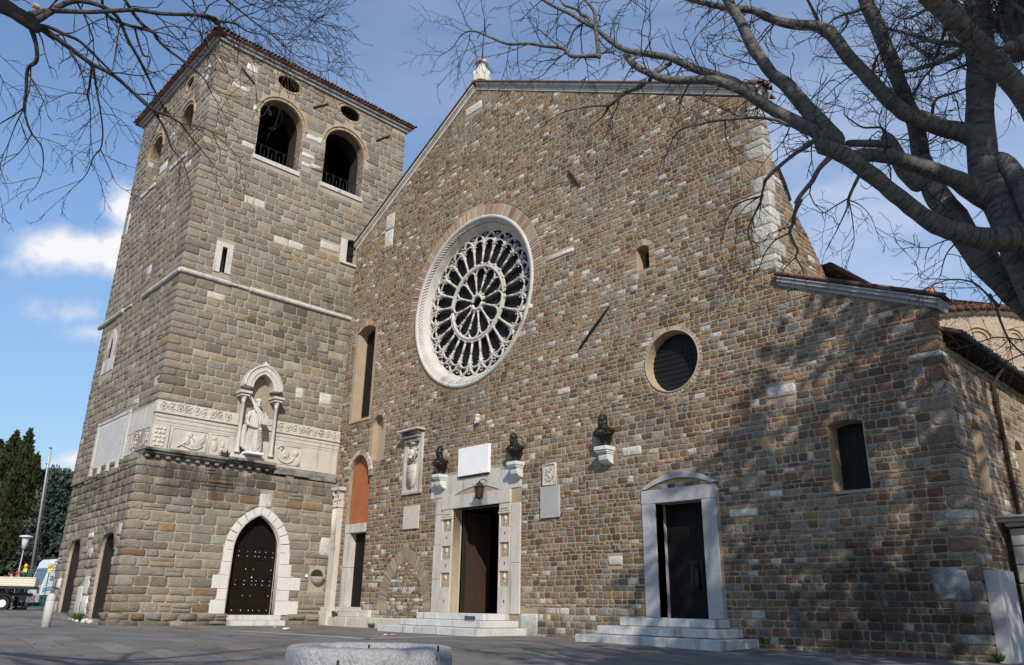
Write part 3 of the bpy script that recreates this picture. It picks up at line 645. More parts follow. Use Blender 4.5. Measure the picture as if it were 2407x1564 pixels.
stele(-25.14, -24.50, 0); stele(-21.74, -21.15, 1)
m_ = MB(); m_.box((-21.12, .68, -.4), (-20.62, 2.4, .045), fr=FR); m_.box((-21.12, 2.41, -.4), (-20.62, 4.53, .04), fr=FR); m_.build('pilaster_strip', M['relief'], porf, bevel=.02)
m_ = MB(); m_.box((-21.78, .68, -.9), (-21.74, 4.57, -.45), fr=FR); m_.build('door_reveal', M['marble'], porf)
# left leaf swung inwards, shows its brown face; dark nave beyond
m_ = MB(); m_.box((-24.43, .69, -1.9), (-24.36, 4.5, -.46), fr=FR); lf = m_.build('door_leaf', M['leaf'], porf, bevel=.01)
m_ = MB(); m_.box((-24.365, .7, -.58), (-24.33, 4.5, -.44), fr=FR); m_.build('leaf_edge', M['iron'], lf)
m_ = MB(); m_.box((-21.98, .69, -2.05), (-21.90, 4.5, -.62), fr=FR); m_.build('door_leaf', M['leaf'], porf, bevel=.01)
m_ = MB()
for u0, u1, f_, z1 in ((-25.0, -21.17, 1.2, .68), (-25.3, -20.7, 1.75, .455), (-25.75, -20.27, 2.4, .225)):
    k = 3
    for i in range(k):
        x0 = u0+(u1-u0)*i/k; x1 = u0+(u1-u0)*(i+1)/k; m_.box((x0+.003, z1-.22-(.4 if z1 < .3 else 0), -.2), (x1-.003, z1, f_), fr=FR)
m_.build('portal_steps', M['steps'], porf, bevel=.022)

# ---- right-hand door
rd = MB()
rdf = rd.box((-15.16, 4.005, -.62), (-12.47, 4.42, .055), fr=FR).build('side_door', M['slab'], church, bevel=.014)
for u0, u1, z0, z1 in ((-15.15, -14.65, .68, 4.0), (-12.97, -12.49, .68, 4.0)): MB().box((u0, z0, -.62), (u1, z1, .05), fr=FR).build('jamb', M['slab'], rdf, bevel=.014)
k = 16; ai = [(-12.55-2.42*i/k, 4.44+.26*(1-(2*i/k-1)**2)) for i in range(k+1)]; ao = [(-12.36-2.80*i/k, 4.46+.42*(1-(2*i/k-1)**2)) for i in range(k+1)]
m_ = MB(); m_.strip(ai[:10], ao[:10], -.3, .11, fr=FR); m_.strip(ai[9:], ao[9:], -.3, .07, fr=FR); m_.build('segmental_hood', M['slab'], rdf, bevel=.01)
m_ = MB(); wt = Wall(77); wt.lay([(-14.9, 4.42), (-12.6, 4.42)]+[(p[0], p[1]-.02) for p in ai[1:-1]], [], [4.42, 4.56, 4.72], (.2, .4), colF, (.008, .02)); wt.emit(m_, FR, 0, -.2); m_.prism([(-14.95, 4.42), (-12.55, 4.42)]+ai[1:-1], -.3, -.05, (.3, .24, .17), FR); m_.build('hood_infill', M['stone'], rdf)
d = MB().box((-14.66, .68, -.60), (-12.96, 4.02, -.52), fr=FR).build('door', M['blackdoor'], rdf)
m_ = MB(); m_.box((-13.85, 1.45, -.53), (-13.42, 2.3, -.50), fr=FR); m_.build('relief_panel', M['iron'], d)
m_ = MB(); c = -13.58; m_.ball(FR.P([(c, 2.2, -.46)])[0], (.045, .05, .06), 8); m_.tube([(c, 2.14, -.46), (c, 2.0, -.45), (c, 1.7, -.44), (c, 1.48, -.45)], [.05, .085, .09, .12], 8, fr=FR); m_.tube([(c-.13, 2.2, -.47), (c-.14, 1.5, -.47)], .012, 5, fr=FR); m_.build('saint_relief', M['bronze'], d, smooth=True)
m_ = MB()
for u0, u1, f_, z1 in ((-15.6, -12.35, .75, .675), (-16.0, -11.95, 1.3, .44), (-16.35, -11.5, 1.9, .20)):
    k = 2 if z1 > .5 else 3
    for i in range(k):
        x0 = u0+(u1-u0)*i/k; x1 = u0+(u1-u0)*(i+1)/k; m_.box((x0+.003, z1-.225-(.5 if z1 < .3 else 0), -.2), (x1-.003, z1, f_), fr=FR)
m_.build('door_steps', M['steps'], rdf, bevel=.022)

# ---- aisle window
o = window('aisle_window', H_rw, .5, FR, church, grid=(.13, .17))
k = 14; ai = [(-8.02-.94*i/k, 5.58+.1*(1-(2*i/k-1)**2)) for i in range(k+1)]; ao = [(-8.0-.98*i/k, 5.72+.14*(1-(2*i/k-1)**2)) for i in range(k+1)]
archbricks('brick_arch', o, FR, ai, ao, -.04, .022, .2, lambda rng: pick(rng, [(2, (.36, .22, .13)), (2, (.42, .29, .18)), (1, (.3, .13, .07))]))
MB().box((-8.98, 3.78, -.3), (-8.0, 3.86, .03), fr=FR).build('sill', M['mortar2'], o, bevel=.01)

# ---- rake cornices and roof edges
def rake(name, p, q, bands, par, mt='white'):
    p = np.array(p, float); q = np.array(q, float); t = (q-p)/np.linalg.norm(q-p); nn = np.array([-t[1], t[0]]); nn = nn*np.sign(nn[1])
    m_ = MB()
    L = np.linalg.norm(q-p); k = max(2, int(L/1.6))
    for i in range(k):
        a = p+t*L*i/k; b = p+t*(L*(i+1)/k-.008)
        for h0, h1, d_ in bands:
            m_.prism([tuple(x) for x in (a+nn*h0, b+nn*h0, b+nn*h1, a+nn*h1)] if t[0] > 0 else [tuple(x) for x in (b+nn*h0, a+nn*h0, a+nn*h1, b+nn*h1)], -.6, d_, fr=FR)
    return m_.build(name, M[mt], par, bevel=.012)
bd = ((-.08, .08, .045), (.08, .14, .09), (.14, .26, .15))
rake('rake_cornice', (-33.7, 19.12), (-24.05, 24.42), bd, church, 'marble'); rake('rake_cornice', (-24.05, 24.42), (-9.86, 16.62), bd, church, 'marble')
rake('aisle_cornice', (-9.92, 9.98), (-5.75, 8.12), ((-.05, .05, .04), (.05, .15, .12), (.15, .20, .16)), church, 'pier')
TP = [(3, (.150, .062, .036)), (2, (.19, .085, .048)), (3, (.105, .052, .035)), (1, (.22, .135, .085)), (2, (.08, .052, .042))]
tc_ = lambda: pick(rb, TP)
def tile_edge(m_, p, q, r_, ax, ln, step):
    # row of barrel tiles laid side by side along an eave from p to q; each runs back along ax
    p = np.array(p, float); q = np.array(q, float); ax = np.array(ax, float); ax /= np.linalg.norm(ax); L = np.linalg.norm(q-p); k = int(L/step); t = (q-p)/L
    upv = np.cross(t, ax); upv /= np.linalg.norm(upv)
    if upv[2] < 0: upv = -upv
    for i in range(k):
        c = p+t*(i+.5)*step+ax*rb.uniform(-.05, .02)+upv*rb.uniform(-.012, .012); col = tc_()
        v = []; kk = 7
        for e_, rr in ((0, r_), (ln, r_*.86)):
            for sc in (1.0, .8):
                for j in range(kk):
                    a = math.pi*j/(kk-1); v.append(c+ax*e_+t*math.cos(a)*rr*sc+upv*math.sin(a)*rr*sc)
        f = []
        for j in range(kk-1):
            f += [(j, j+1, 14+j+1, 14+j), (7+j+1, 7+j, 21+j, 21+j+1), (j+1, j, 7+j, 7+j+1)]
        m_.add(v, f, col)
def sloped(name, p, q, d0, d1, th, par, colr=(.30, .12, .06), mt='tile'):
    p = np.array(p, float); q = np.array(q, float); t = (q-p)/np.linalg.norm(q-p); nn = np.array([-t[1], t[0]]); nn *= np.sign(nn[1])
    pl = [tuple(p), tuple(q), tuple(q+nn*th), tuple(p+nn*th)]
    if t[0] < 0: pl = pl[::-1]
    return MB().prism(pl, d0, d1, colr, FR).build(name, M[mt], par)
sloped('nave_roof', (-33.7, 19.43), (-24.05, 24.73), -3.0, .22, .05, church, (.16, .09, .06)); sloped('nave_roof', (-24.05, 24.73), (-9.8, 16.88), -1.0, .22, .05, church, (.16, .09, .06))
m_ = MB()
for i in range(3): tile_edge(m_, FR.P([(-9.62+.02, 16.84-.0, .22-.22*i)])[0], FR.P([(-9.62, 16.84, .0-.22*i)])[0], .10, (-.87, 0, .5), .5, .21)
m_.build('verge_tiles', M['tile'], church, smooth=True)
m_ = MB()
for i in range(11):
    u = -9.88+i*.39; z = 10.30-(u+9.92)*.446; z2 = 10.30-(u+.42+9.92)*.446
    m_.prism([(u, z-.04), (u+.42, z2-.04), (u+.42, z2-.01), (u, z-.01)], -.5, .20, tc_(), FR)
    m_.tube([(u-.02, z-.01, .12), (u+.42, z2-.02, .12)], [.06, .07], 8, fr=FR, col=tc_())
m_.build('aisle_verge_tiles', M['tile'], church)
m_ = MB(); m_.prism([(-9.9, 9.45), (-5.5, 7.45), (-5.5, 7.51), (-9.9, 9.52)], -22, -.36, (.30, .12, .06), FR); m_.build('aisle_roof', M['tile'], church)
m_ = MB(); tile_edge(m_, (-5.52, 20.4, 7.50), (-5.52, 41, 7.50), .09, (-.9, 0, .42), .6, .2); m_.build('eave_tiles', M['tile'], church, smooth=True)
# finial and iron cross on the apex
m_ = MB(); m_.lathe([(.52, 24.7), (.50, 25.0), (.42, 25.05), (.36, 25.3), (.28, 25.55), (.22, 25.75), (.20, 25.85), (.33, 25.9), (.36, 26.0), (.30, 26.08), (.1, 26.1)], (-24.0, 20.25, 0), 8)
for i in range(8):
    a = i*math.pi/4+.39; m_.ball((-24.0+.36*math.cos(a), 20.25+.36*math.sin(a), 25.25), (.11, .11, .22), 8)
fin = m_.build('apex_finial', M['marble'], church, smooth=True, remesh=.03)
m_ = MB(); m_.tube([(-24.0, 20.25, 26.0), (-23.97, 20.25, 27.0), (-23.9, 20.25, 28.6)], [.035, .03, .015], 6); m_.ball((-23.97, 20.25, 27.1), .06, 8)
m_.tube([(-24.32, 20.15, 27.62), (-24.2, 20.2, 27.85), (-24.02, 20.25, 27.93), (-23.93, 20.25, 27.85)], .022, 6); m_.tube([(-23.95, 20.25, 27.8), (-23.86, 20.3, 28.05), (-23.68, 20.35, 28.2), (-23.58, 20.4, 28.16)], .022, 6)
m_.build('iron_cross', M['iron'], fin, smooth=True)
# tie-bar anchors on the gable
m_ = MB(); m_.tube([(-16.24, 10.97, .05), (-16.95, 10.36, .07), (-17.7, 9.71, .05)], [.025, .045, .03], 6, fr=FR); m_.build('wall_anchor', M['iron'], church)
m_ = MB(); m_.tube([(-18.12, 17.29, .05), (-17.82, 16.85, .07), (-17.51, 16.38, .05)], [.06, .06, .045], 4, fr=FR); m_.build('wall_anchor', M['iron'], church)
m_ = MB(); m_.ball(FR.P([(-23.1, 8.0, .09)])[0], (.12, .13, .19), 10); m_.ball(FR.P([(-23.08, 8.13, .12)])[0], (.15, .12, .08), 8); m_.ball(FR.P([(-23.16, 7.86, .16)])[0], (.05, .06, .06), 8); m_.build('carved_head', M['relief'], church, smooth=True, remesh=.02)

# ---- raking side of the nave front, nave and aisle bodies
Ls = [(20.0, 9.8), (23.35, 9.8), (23.28, 11.4), (22.27, 12.46), (21.29, 13.34), (20.55, 14.45), (20.42, 15.6), (20.38, 16.3), (20.0, 16.3)]
m_ = MB(); m_.prism([(max(u, 20.38), v) for u, v in Ls[:-2]]+[(20.38, 15.6)], -1.2, 0, fr=NS); ws = Wall(21)
hs_ = [rect(19.5, 20+b*.7, z0, z1) for z0, z1, a, b, c in Qn]
ws.lay(Ls, hs_, [9.8]+[z for z in zhi if 9.85 < z < 16.25]+[16.3], (.18, .48), lambda u, v, rng: pick(rng, PALF), (.006, .022))
for z0, z1, a, b, c in Qn:
    bb = min(b*.7, max(.25, (cuts(Ls, (z0+z1)/2) or [(20, 20.4)])[0][1]-20)); ws.one([(20-.02, z0+.01), (20+bb, z0+.01), (20+bb, z1-.01), (20-.02, z1-.01)], .03, c)
ws.emit(m_, NS, 1); m_.build('raking_buttress', [M['mortar'], M['stone']], church, smooth=True)
m_ = MB(); m_.tube([(20.75, 14.15, .06), (21.0, 13.75, .07), (21.35, 13.25, .05)], [.05, .06, .04], 4, fr=NS); m_.build('wall_anchor', M['iron'], church)
m_ = MB(); m_.box((-36, 24.5, 0), (-26, 50, 15.5)); m_.box((-25.9, 24.5, 0), (-7.5, 42, 7.3)); m_.build('nave_body', M['mortar'], church)
m_ = MB(); m_.box((-33.5, 24.2, -.2), (-7.0, 24.4, 7.3)); m_.box((-33.5, 24.2, 7.5), (-12.7, 24.4, 17.4)); m_.box((-33.5, 20.5, 7.0), (-10.6, 24.2, 7.1)); m_.box((-33.5, 20.5, -.3), (-7, 24.2, .66)); m_.box((-10.55, 20.5, 7.0), (-6.9, 24.2, 7.1)); m_.box((-33.5, 20.5, 17.2), (-12.5, 24.2, 17.4)); m_.build('light_block', M['darkin'], church)  # added dark slabs keep daylight from the space behind the front
so_ = [(20.0, -.3), (42, -.3), (42, 7.3), (20.4, 7.3), (20.4, 8.05), (20.0, 8.05)]
SW = [seg_arch(21.35, 22.05, 3.72, 5.45, .14), seg_arch(24.95, 25.7, 3.72, 5.45, .14), seg_arch(29.5, 30.2, 3.72, 5.45, .14)]
m_ = MB(); backing(m_, SD, [(20.38, -.3), (42, -.3), (42, 7.3), (20.38, 7.3)], SW, .9); ws = Wall(22)
ws.lay(so_, SW+[rect(19.5, 20+b*.8, z0, z1) for z0, z1, a, b, c in Qa], [z for z in zlow if z < 7.2]+[7.3, 7.6, 8.05], (.16, .40), lambda u, v, rng: pick(rng, PALF), (.005, .02))
for z0, z1, a, b, c in Qa: ws.one([(20-.02, z0+.012), (20+b*.8-.012, z0+.012), (20+b*.8-.012, z1-.012), (20-.02, z1-.012)], .035, c)
ws.emit(m_, SD, 1); m_.build('side_wall', [M['mortar'], M['stone']], church, smooth=True)
for s_ in SW:
    f = window('side_slit', s_, .32, SD, church, grid=None, mt='plaster')
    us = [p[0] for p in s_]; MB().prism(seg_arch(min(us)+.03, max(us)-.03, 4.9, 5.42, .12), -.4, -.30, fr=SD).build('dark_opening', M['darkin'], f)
m_ = MB(); m_.box((20.4, 7.25, 0), (42, 7.33, .42), fr=SD); m_.build('eave_soffit', M['wood'], church)
m_ = MB(); m_.tube([(20.4, 7.40, .46), (42, 7.40, .46)], .085, 12, fr=SD); m_.build('gutter', M['iron'], church, smooth=True)
m_ = MB(); m_.tube([(23.62, 7.38, .44), (23.62, 7.15, .3), (23.62, 6.9, .10), (23.62, 3.3, .10)], .06, 8, fr=SD)
for z in (6.4, 5.4, 4.1): m_.tube([(23.62, z-.03, .10), (23.62, z+.03, .10)], .075, 8, fr=SD)
m_.build('downpipe', M['rust'], church, smooth=True)
# gutter of the inner aisle roof seen behind the buttress
a = NS.P([(0, 0, 0)])[0]
q0 = at(1950, 628, 1); q0 = CAMPOS+ray(1950, 628)*(-9.75/ray(1950, 628)[0]); q1 = CAMPOS+ray(2062, 686)*(-9.75/ray(2062, 686)[0])
m_ = MB(); m_.tube([q0, q0+(q1-q0)*1.6], .17, 10)
m_.box((-10.6, q0[1], q0[2]+.10), (-9.7, q1[1]+4, q0[2]+.16)); m_.build('inner_gutter', M['wood'], church, smooth=False)
m_ = MB(); m_.box((-12.0, q0[1]+.05, 9.5), (-10.25, q1[1]+6, q0[2]+.08)); m_.build('clerestory', M['mortar2'], church)

# ------------------------------------------------------------------ the bell tower
TX = Frame((-33.7, 0, 0), (0, 1, 0), (1, 0, 0)); TF = Frame((0, 11.1, 0), (1, 0, 0), (0, -1, 0))
TXL = Frame((-33.45, 0, 0), (0, 1, 0), (1, 0, 0))
_n = np.array([-.0498, -1, 0]); TL = Frame((0, 8.984, 0), (1, -.0498, 0), _n/np.linalg.norm(_n))
tower = thing('bell_tower', 'square grey brown stone bell tower with arched belfry and tiled eaves, left of the church', 'bell tower', (-39, 17, 0))
PALT = [(30, (.245, .20, .148)), (28, (.232, .197, .152)), (14, (.265, .215, .152)), (10, (.20, .16, .112)), (3, (.285, .205, .12)), (5, (.185, .155, .122)), (4, (.32, .275, .215))]
PALL = PALT+[(2.5, (.27, .17, .08)), (2, (.20, .12, .07)), (8, (.235, .215, .185))]
def colT(u, v, rng):
    if rng.random() < .012: return (.52, .48, .42)
    return pick(rng, PALT)
def colTX(u, v, rng):
    c = colT(u, v, rng)
    if 5.0 < v < 6.5 and rng.random() < .55: kk = rng.uniform(.55, .85); c = tuple(x*kk for x in c)       # black run-off crust below the ledge
    elif 12.0 < v < 15 and 14.5 < u < 19.5 and rng.random() < .3: kk = rng.uniform(.5, .75); c = tuple(x*kk for x in c)
    return c
def colTL(u, v, rng):
    c = pick(rng, PALL)
    if v > 4.6 and rng.random() < .5: kk = rng.uniform(.5, .8); c = tuple(x*kk for x in c)
    return c
A1 = round_arch(13.62, 16.08, 22.25, 24.74); A2 = round_arch(17.45, 19.95, 22.25, 24.74)
O1 = circle((14.98, 27.18), .66, 28, rz=.42); O2 = circle((18.78, 27.22), .66, 28, rz=.42)
F1 = round_arch(-37.9, -35.9, 22.2, 24.5); F2 = round_arch(-42.15, -40.1, 22.2, 24.5)
P1 = circle((-37.3, 27.1), .55, 28, rz=.36); P2 = circle((-41.05, 27.1), .55, 28, rz=.36)
SL = rect(12.79, 13.03, 15.5, 16.78); CWN = seg_arch(19.4, 19.98, 18.2, 19.45, .12)
LAN = pointed(-42.35, -41.92, 12.75, 13.3, 13.9)
rt = random.Random(31)
zT = courses(6.35, 9.05, .36, .1, rt)+courses(9.05, 14.95, .37, .2, rt)[1:]+courses(14.95, 27.75, .37, .2, rt)[1:]; zL = courses(.5, 6.4, .345, .2, rt)
Qt = quoins(zT, 9.0, 27.7, 1, 1, (.6, 1.0), PALT+[(.8, (.46, .43, .38))], rt)
Ql = quoins(zL, 0.45, 6.35, 1, 1, (.6, 1.0), PALL, rt)
bx = [(17.35, 17.78, 10.28, 10.82, (.53, .5, .45)), (18.66, 19.32, 10.24, 10.82, (.55, .52, .46)), (17.8, 18.96, 18.5, 18.92, (.50, .47, .42)), (12.6, 13.2, 26.85, 27.25, (.6, .58, .55)), (12.0, 12.9, 25.5, 25.75, (.58, .56, .52)),
      (16.3, 17.25, 24.45, 24.75, (.56, .54, .5)), (16.16, 16.9, 23.3, 23.55, (.58, .56, .52)), (16.2, 16.75, 22.75, 23.0, (.58, .56, .52)), (16.75, 17.4, 22.85, 23.1, (.52, .48, .42)), (13.25, 13.6, 24.7, 25.0, (.62, .6, .57)), (17.0, 17.43, 24.6, 24.85, (.55, .51, .45))]
outX = rect(11.1, 22.6, 6.35, 27.75)
m_ = MB(); backing(m_, TX, rect(11.72, 22.6, 6.35, 27.75), [A1, A2, O1, O2, SL, CWN], .62); wt = Wall(41)
def big_r(a, d): return [(c_[0], c_[1]) for c_ in offs(a, d)]
ringA = [rect(13.36, 16.34, 24.5, 24.74)[:2]+circle((14.85, 24.74), 1.49, 24, 0, math.pi, False), rect(17.19, 20.21, 24.5, 24.74)[:2]+circle((18.7, 24.74), 1.51, 24, 0, math.pi, False)]
hx = [A1, A2, offs(O1, .16), offs(O2, .16), rect(12.47, 13.32, 15.45, 17.02), rect(18.98, 20.2, 18.12, 19.75), rect(10.9, 20.25, 6.3, 9.05), rect(13.5, 16.25, 22.02, 22.25), rect(17.3, 20.1, 22.02, 22.25), rect(10, 24, 15.06, 15.07),
      rect(14.55, 16.55, 9.0, 10.05)]+ringA+[rect(10.8, 11.1+b, z0, z1) for z0, z1, a, b, c in Qt]+[rect(*q[:4]) for q in bx]
wt.lay(outX, hx, zT, (.36, .82), colTX, (.010, .042), gap=.013, wav=.0, thin=.03)
for z0, z1, a, b, c in Qt: wt.one([(11.1-.04, z0+.013), (11.1+b-.013, z0+.013), (11.1+b-.013, z1-.013), (11.1-.04, z1-.013)], .035, c)
for u0, u1, z0, z1, c in bx: wt.one([(u0+.01, z0+.01), (u1-.01, z0+.01), (u1-.01, z1-.01), (u0+.01, z1-.01)], .035, c)
wt.emit(m_, TX, 1); m_.build('side_face', [M['mortar2'], M['tstone']], tower, smooth=True)
outF = rect(-44.4, -33.7, 6.35, 27.75)
m_ = MB(); backing(m_, TF, outF, [F1, F2, P1, P2, LAN], .62); wt = Wall(42)
ringF = [circle((-36.9, 24.5), 1.25, 24, 0, math.pi, True)+[], circle((-41.125, 24.5), 1.27, 24, 0, math.pi, True)]
bf = [(-38.9, -38.25, 24.3, 24.75, (.55, .52, .48)), (-39.7, -38.6, 22.45, 22.95, (.58, .56, .52)), (-35.5, -34.6, 25.9, 26.2, (.6, .58, .54)), (-35.2, -34.5, 26.6, 26.85, (.6, .58, .55)), (-36.0, -35.4, 26.5, 26.7, (.58, .56, .52)), (-43.9, -43.5, 20.3, 21.7, (.55, .53, .5)),
      (-38.6, -38.0, 16.2, 16.7, (.5, .48, .45)), (-34.6, -33.95, 9.6, 10.2, (.5, .48, .45)), (-36.9, -36.3, 9.3, 9.55, (.5, .48, .45))]
INS = rect(-41.75, -37.0, 6.75, 9.25)
hf = [F1, F2, offs(P1, .15), offs(P2, .15), ringF[0], ringF[1], rect(-43.2, -41.15, 11.9, 14.3), INS, rect(-37.05, -33.0, 6.75, 8.95), rect(-45, -33, 15.06, 15.07), rect(-38.1, -35.7, 22.0, 22.2), rect(-42.3, -39.9, 22.0, 22.2)]+[rect(-33.7-a, -33.3, z0, z1) for z0, z1, a, b, c in Qt]+[rect(*q[:4]) for q in bf]
wt.lay(outF, hf, zT, (.36, .82), colT, (.010, .045), gap=.013, wav=.0, thin=.03)
for z0, z1, a, b, c in Qt: wt.one([(-33.7-a+.013, z0+.013), (-33.7+.04, z0+.013), (-33.7+.04, z1-.013), (-33.7-a+.013, z1-.013)], .035, c)
for u0, u1, z0, z1, c in bf: wt.one([(u0+.01, z0+.01), (u1-.01, z0+.01), (u1-.01, z1-.01), (u0+.01, z1-.01)], .035, c)
wt.emit(m_, TF, 1); m_.build('front_face', [M['mortar2'], M['tstone']], tower, smooth=True)
m_ = MB(); m_.box((-44.4, 21.5, 0), (-33.75, 22.6, 27.75)); m_.box((-44.4, 12.25, 0), (-43.3, 21.5, 27.75)); m_.build('rear_walls', M['mortar2'], tower)
m_ = MB(); m_.box((-43.3, 11.73, 21.6), (-34.33, 21.5, 21.9)); m_.box((-43.3, 11.73, 27.5), (-34.33, 21.5, 27.74)); m_.box((-43.28, 12.6, 0), (-43.0, 21.48, 27.5)); m_.box((-43.0, 21.2, 0), (-34.4, 21.48, 27.5)); m_.box((-39.3, 12.6, 21.9), (-38.9, 21.2, 27.5)); m_.box((-43.0, 16.0, 21.9), (-39.3, 16.3, 27.5)); m_.build('belfry_floor', M['darkin'], tower)  # belfry floor and ceiling, plus added near-black lining for shade inside
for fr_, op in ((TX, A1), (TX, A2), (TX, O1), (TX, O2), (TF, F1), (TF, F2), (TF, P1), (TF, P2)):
    nn = len(op); m_ = MB(); m_.add([(u, v, -.60) for u, v in offs(op, -.01)]+[(u, v, -1.5) for u, v in offs(op, -.01)], [(i, (i+1) % nn, nn+(i+1) % nn, nn+i) for i in range(nn)], fr=fr_); m_.build('shade_liner', M['darkin'], tower)  # near-black liner, shade of the deep opening put into its colour
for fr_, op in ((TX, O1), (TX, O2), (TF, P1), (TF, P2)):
    nn = len(op); m_ = MB(); m_.add([(u, v, -.10) for u, v in offs(op, -.012)]+[(u, v, -.62) for u, v in offs(op, -.012)], [(i, (i+1) % nn, nn+(i+1) % nn, nn+i) for i in range(nn)], fr=fr_); m_.build('shade_liner', M['darkin'], tower)  # oculus reveals lined near-black; their shade is painted, not cast
for fr_, u0, u1, zs0, zc, rr_ in ((TX, 13.62, 16.08, 22.25, 24.74, 1.23), (TX, 17.45, 19.95, 22.25, 24.74, 1.25), (TF, -37.9, -35.9, 22.2, 24.5, 1.0), (TF, -42.15, -40.1, 22.2, 24.5, 1.025)):
    m_ = MB(); z = zs0
    while z < zc-.05:
        h = min(rt.uniform(.28, .42), zc-z); q = rt.uniform(-.38, -.2)
        for a_, b_ in ((u0, u0+.03), (u1-.03, u1)):
            m_.box((a_, z+.012, q), (b_, z+h-.012, .0), pick(rt, PALT+[(4, (.5, .47, .42))]), fr_); m_.box((a_, z+.012, -.6), (b_, z+h-.012, q-.02), pick(rt, PALT), fr_)
        z += h
    ar = circle(((u0+u1)/2, zc), rr_, 30, 0, math.pi, False); ar2 = circle(((u0+u1)/2, zc), rr_-.03, 30, 0, math.pi, False)
    for i in range(30): m_.strip(ar2[i:i+2], ar[i:i+2], -.6, -.05, fr=fr_, col=pick(rt, [(2, (.30, .22, .14)), (2, (.24, .18, .12))]))
    m_.build('arch_soffit', M['tstone'], tower)
for g in (pointed(-36.75, -34.65, .2, 2.85, 3.58, 8), pointed(-42.3, -40.15, .25, 2.85, 3.6, 8)):
    m_ = MB(); nn = len(g); m_.add([(u, v, -.13) for u, v in offs(g, -.015)]+[(u, v, -.5) for u, v in offs(g, -.015)], [(i, (i+1) % nn, nn+(i+1) % nn, nn+i) for i in range(nn)], fr=TL); m_.build('shade_liner', M['darkin'], tower)  # dark liner covers the lit reveal with painted shade
    m_ = MB(); rg_ = offs(g, .03); voussoirs(m_, TL, g[2:]+[], offs(g, .30)[2:], -.12, .06, lambda rng: pick(rng, PALL), rb, .12); m_.build('arch_stones', M['tstone'], tower)
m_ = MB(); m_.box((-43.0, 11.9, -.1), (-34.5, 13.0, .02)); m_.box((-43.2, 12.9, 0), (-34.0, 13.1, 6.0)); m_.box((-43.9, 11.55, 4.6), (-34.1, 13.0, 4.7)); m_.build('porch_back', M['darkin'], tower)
# lower stage, built of larger older blocks with a batter
lowX = rect(10.62, 20.0, -.2, 6.4)
PD = pointed(15.08, 17.36, .42, 3.05, 4.68, 12)
m_ = MB(); backing(m_, TXL, rect(11.06, 20.0, -.2, 6.4), [PD], .6); wt = Wall(43)
ringP = pointed(14.68, 17.82, .42, 3.0, 5.02, 12)
hl = [ringP, rect(14.42, 15.1, .42, 1.0), rect(14.42, 15.1, 1.45, 2.0), rect(17.3, 18.5, .42, 1.05), rect(17.3, 18.5, 1.5, 2.05), rect(16.06, 16.68, 4.95, 5.56), rect(18.9, 19.7, 1.8, 2.42), rect(19.3, 20, 3.0, 3.9)]+[rect(10, 10.62+b, z0, z1) for z0, z1, a, b, c in Ql]
def colLX(u, v, rng):
    c = pick(rng, PALL)
    if v > 4.9 and 10.8 < u < 16.8 and rng.random() < .6: kk = rng.uniform(.5, .8); c = tuple(x*kk for x in c)
    return c
wt.lay(lowX, hl, zL, (.45, 1.15), colLX, (.012, .05), gap=.013, wav=.0, thin=.10)
for z0, z1, a, b, c in Ql: wt.one([(10.62-.05, z0+.013), (10.62+b-.013, z0+.013), (10.62+b-.013, z1-.013), (10.62-.05, z1-.013)], .04, c)
wt.one([(16.07, 4.96), (16.67, 4.96), (16.67, 5.55), (16.07, 5.55)], .07, (.55, .53, .49)); wt.one([(19.32, 3.02), (19.98, 3.02), (19.98, 3.88), (19.32, 3.88)], .05, (.5, .47, .42))
wt.emit(m_, TXL, 1); m_.build('lower_side_face', [M['mortar2'], M['tstone']], tower, smooth=True)
G1 = pointed(-36.75, -34.65, .2, 2.85, 3.58, 8); G2 = pointed(-42.3, -40.15, .25, 2.85, 3.6, 8)
lowF = rect(-44.4, -33.45, -.2, 6.4)
m_ = MB(); backing(m_, TL, lowF, [G1, G2], .42); wt = Wall(44)
hb = [(-38.2, -37.2, .3, 1.1), (-38.4, -37.5, 1.12, 1.9), (-39.3, -38.4, .3, 1.5), (-34.6, -34.0, 3.4, 3.9), (-39.2, -38.3, 3.5, 3.75), (-43.5, -42.6, .3, .8), (-43.4, -42.8, 1.4, 1.9), (-38.6, -37.9, 2.6, 3.1)]
hl = [offs(G1, .05), offs(G2, .05)]+[rect(*q) for q in hb]+[rect(-33.45-a, -33, z0, z1) for z0, z1, a, b, c in Ql]
wt.lay(lowF, hl, [-.15, .2]+zL, (.35, .85), colTL, (.015, .07), gap=.013, wav=.0, thin=.12)
for z0, z1, a, b, c in Ql: wt.one([(-33.45-a+.013, z0+.013), (-33.45+.05, z0+.013), (-33.45+.05, z1-.013), (-33.45-a+.013, z1-.013)], .04, c)
for u0, u1, z0, z1 in hb: wt.one([(u0+.02, z0+.02), (u1-.02, z0+.02), (u1-.02, z1-.02), (u0+.02, z1-.02)], rt.uniform(.04, .12), pick(rt, [(1, (.55, .52, .47)), (1, (.48, .44, .38))]))
wt.emit(m_, TL, 1); m_.build('lower_front_face', [M['mortar2'], M['tstone']], tower, smooth=True)
# plinth
for fr, u0, u1 in ((TXL, 10.5, 15.2), (TXL, 18.0, 19.75), (TL, -34.55, -33.33)):
    m_ = MB(); m_.box((u0, -.3, -.3), (u1, .47, .10), (.25, .21, .16), fr); wp = Wall(rt.randint(0, 999)); wp.lay(rect(u0, u1, -.15, .47), [], [-.15, .2, .47], (.5, 1.2), colLX, (.14, .2), gap=.012, wav=0); wp.emit(m_, fr, 0, .05); m_.build('plinth', M['tstone'], tower, smooth=True)
# ledge between the stages on the front
m_ = MB()
for i in range(12): m_.box((-44.4+i*.9, 6.33+rt.uniform(-.02, .02), -.2), (-44.4+i*.9+.88, 6.40, .06+.34*(i/11)), (.19, .16, .125), fr=TF)
m_.build('offset_ledge', M['tstone'], tower, bevel=.03)
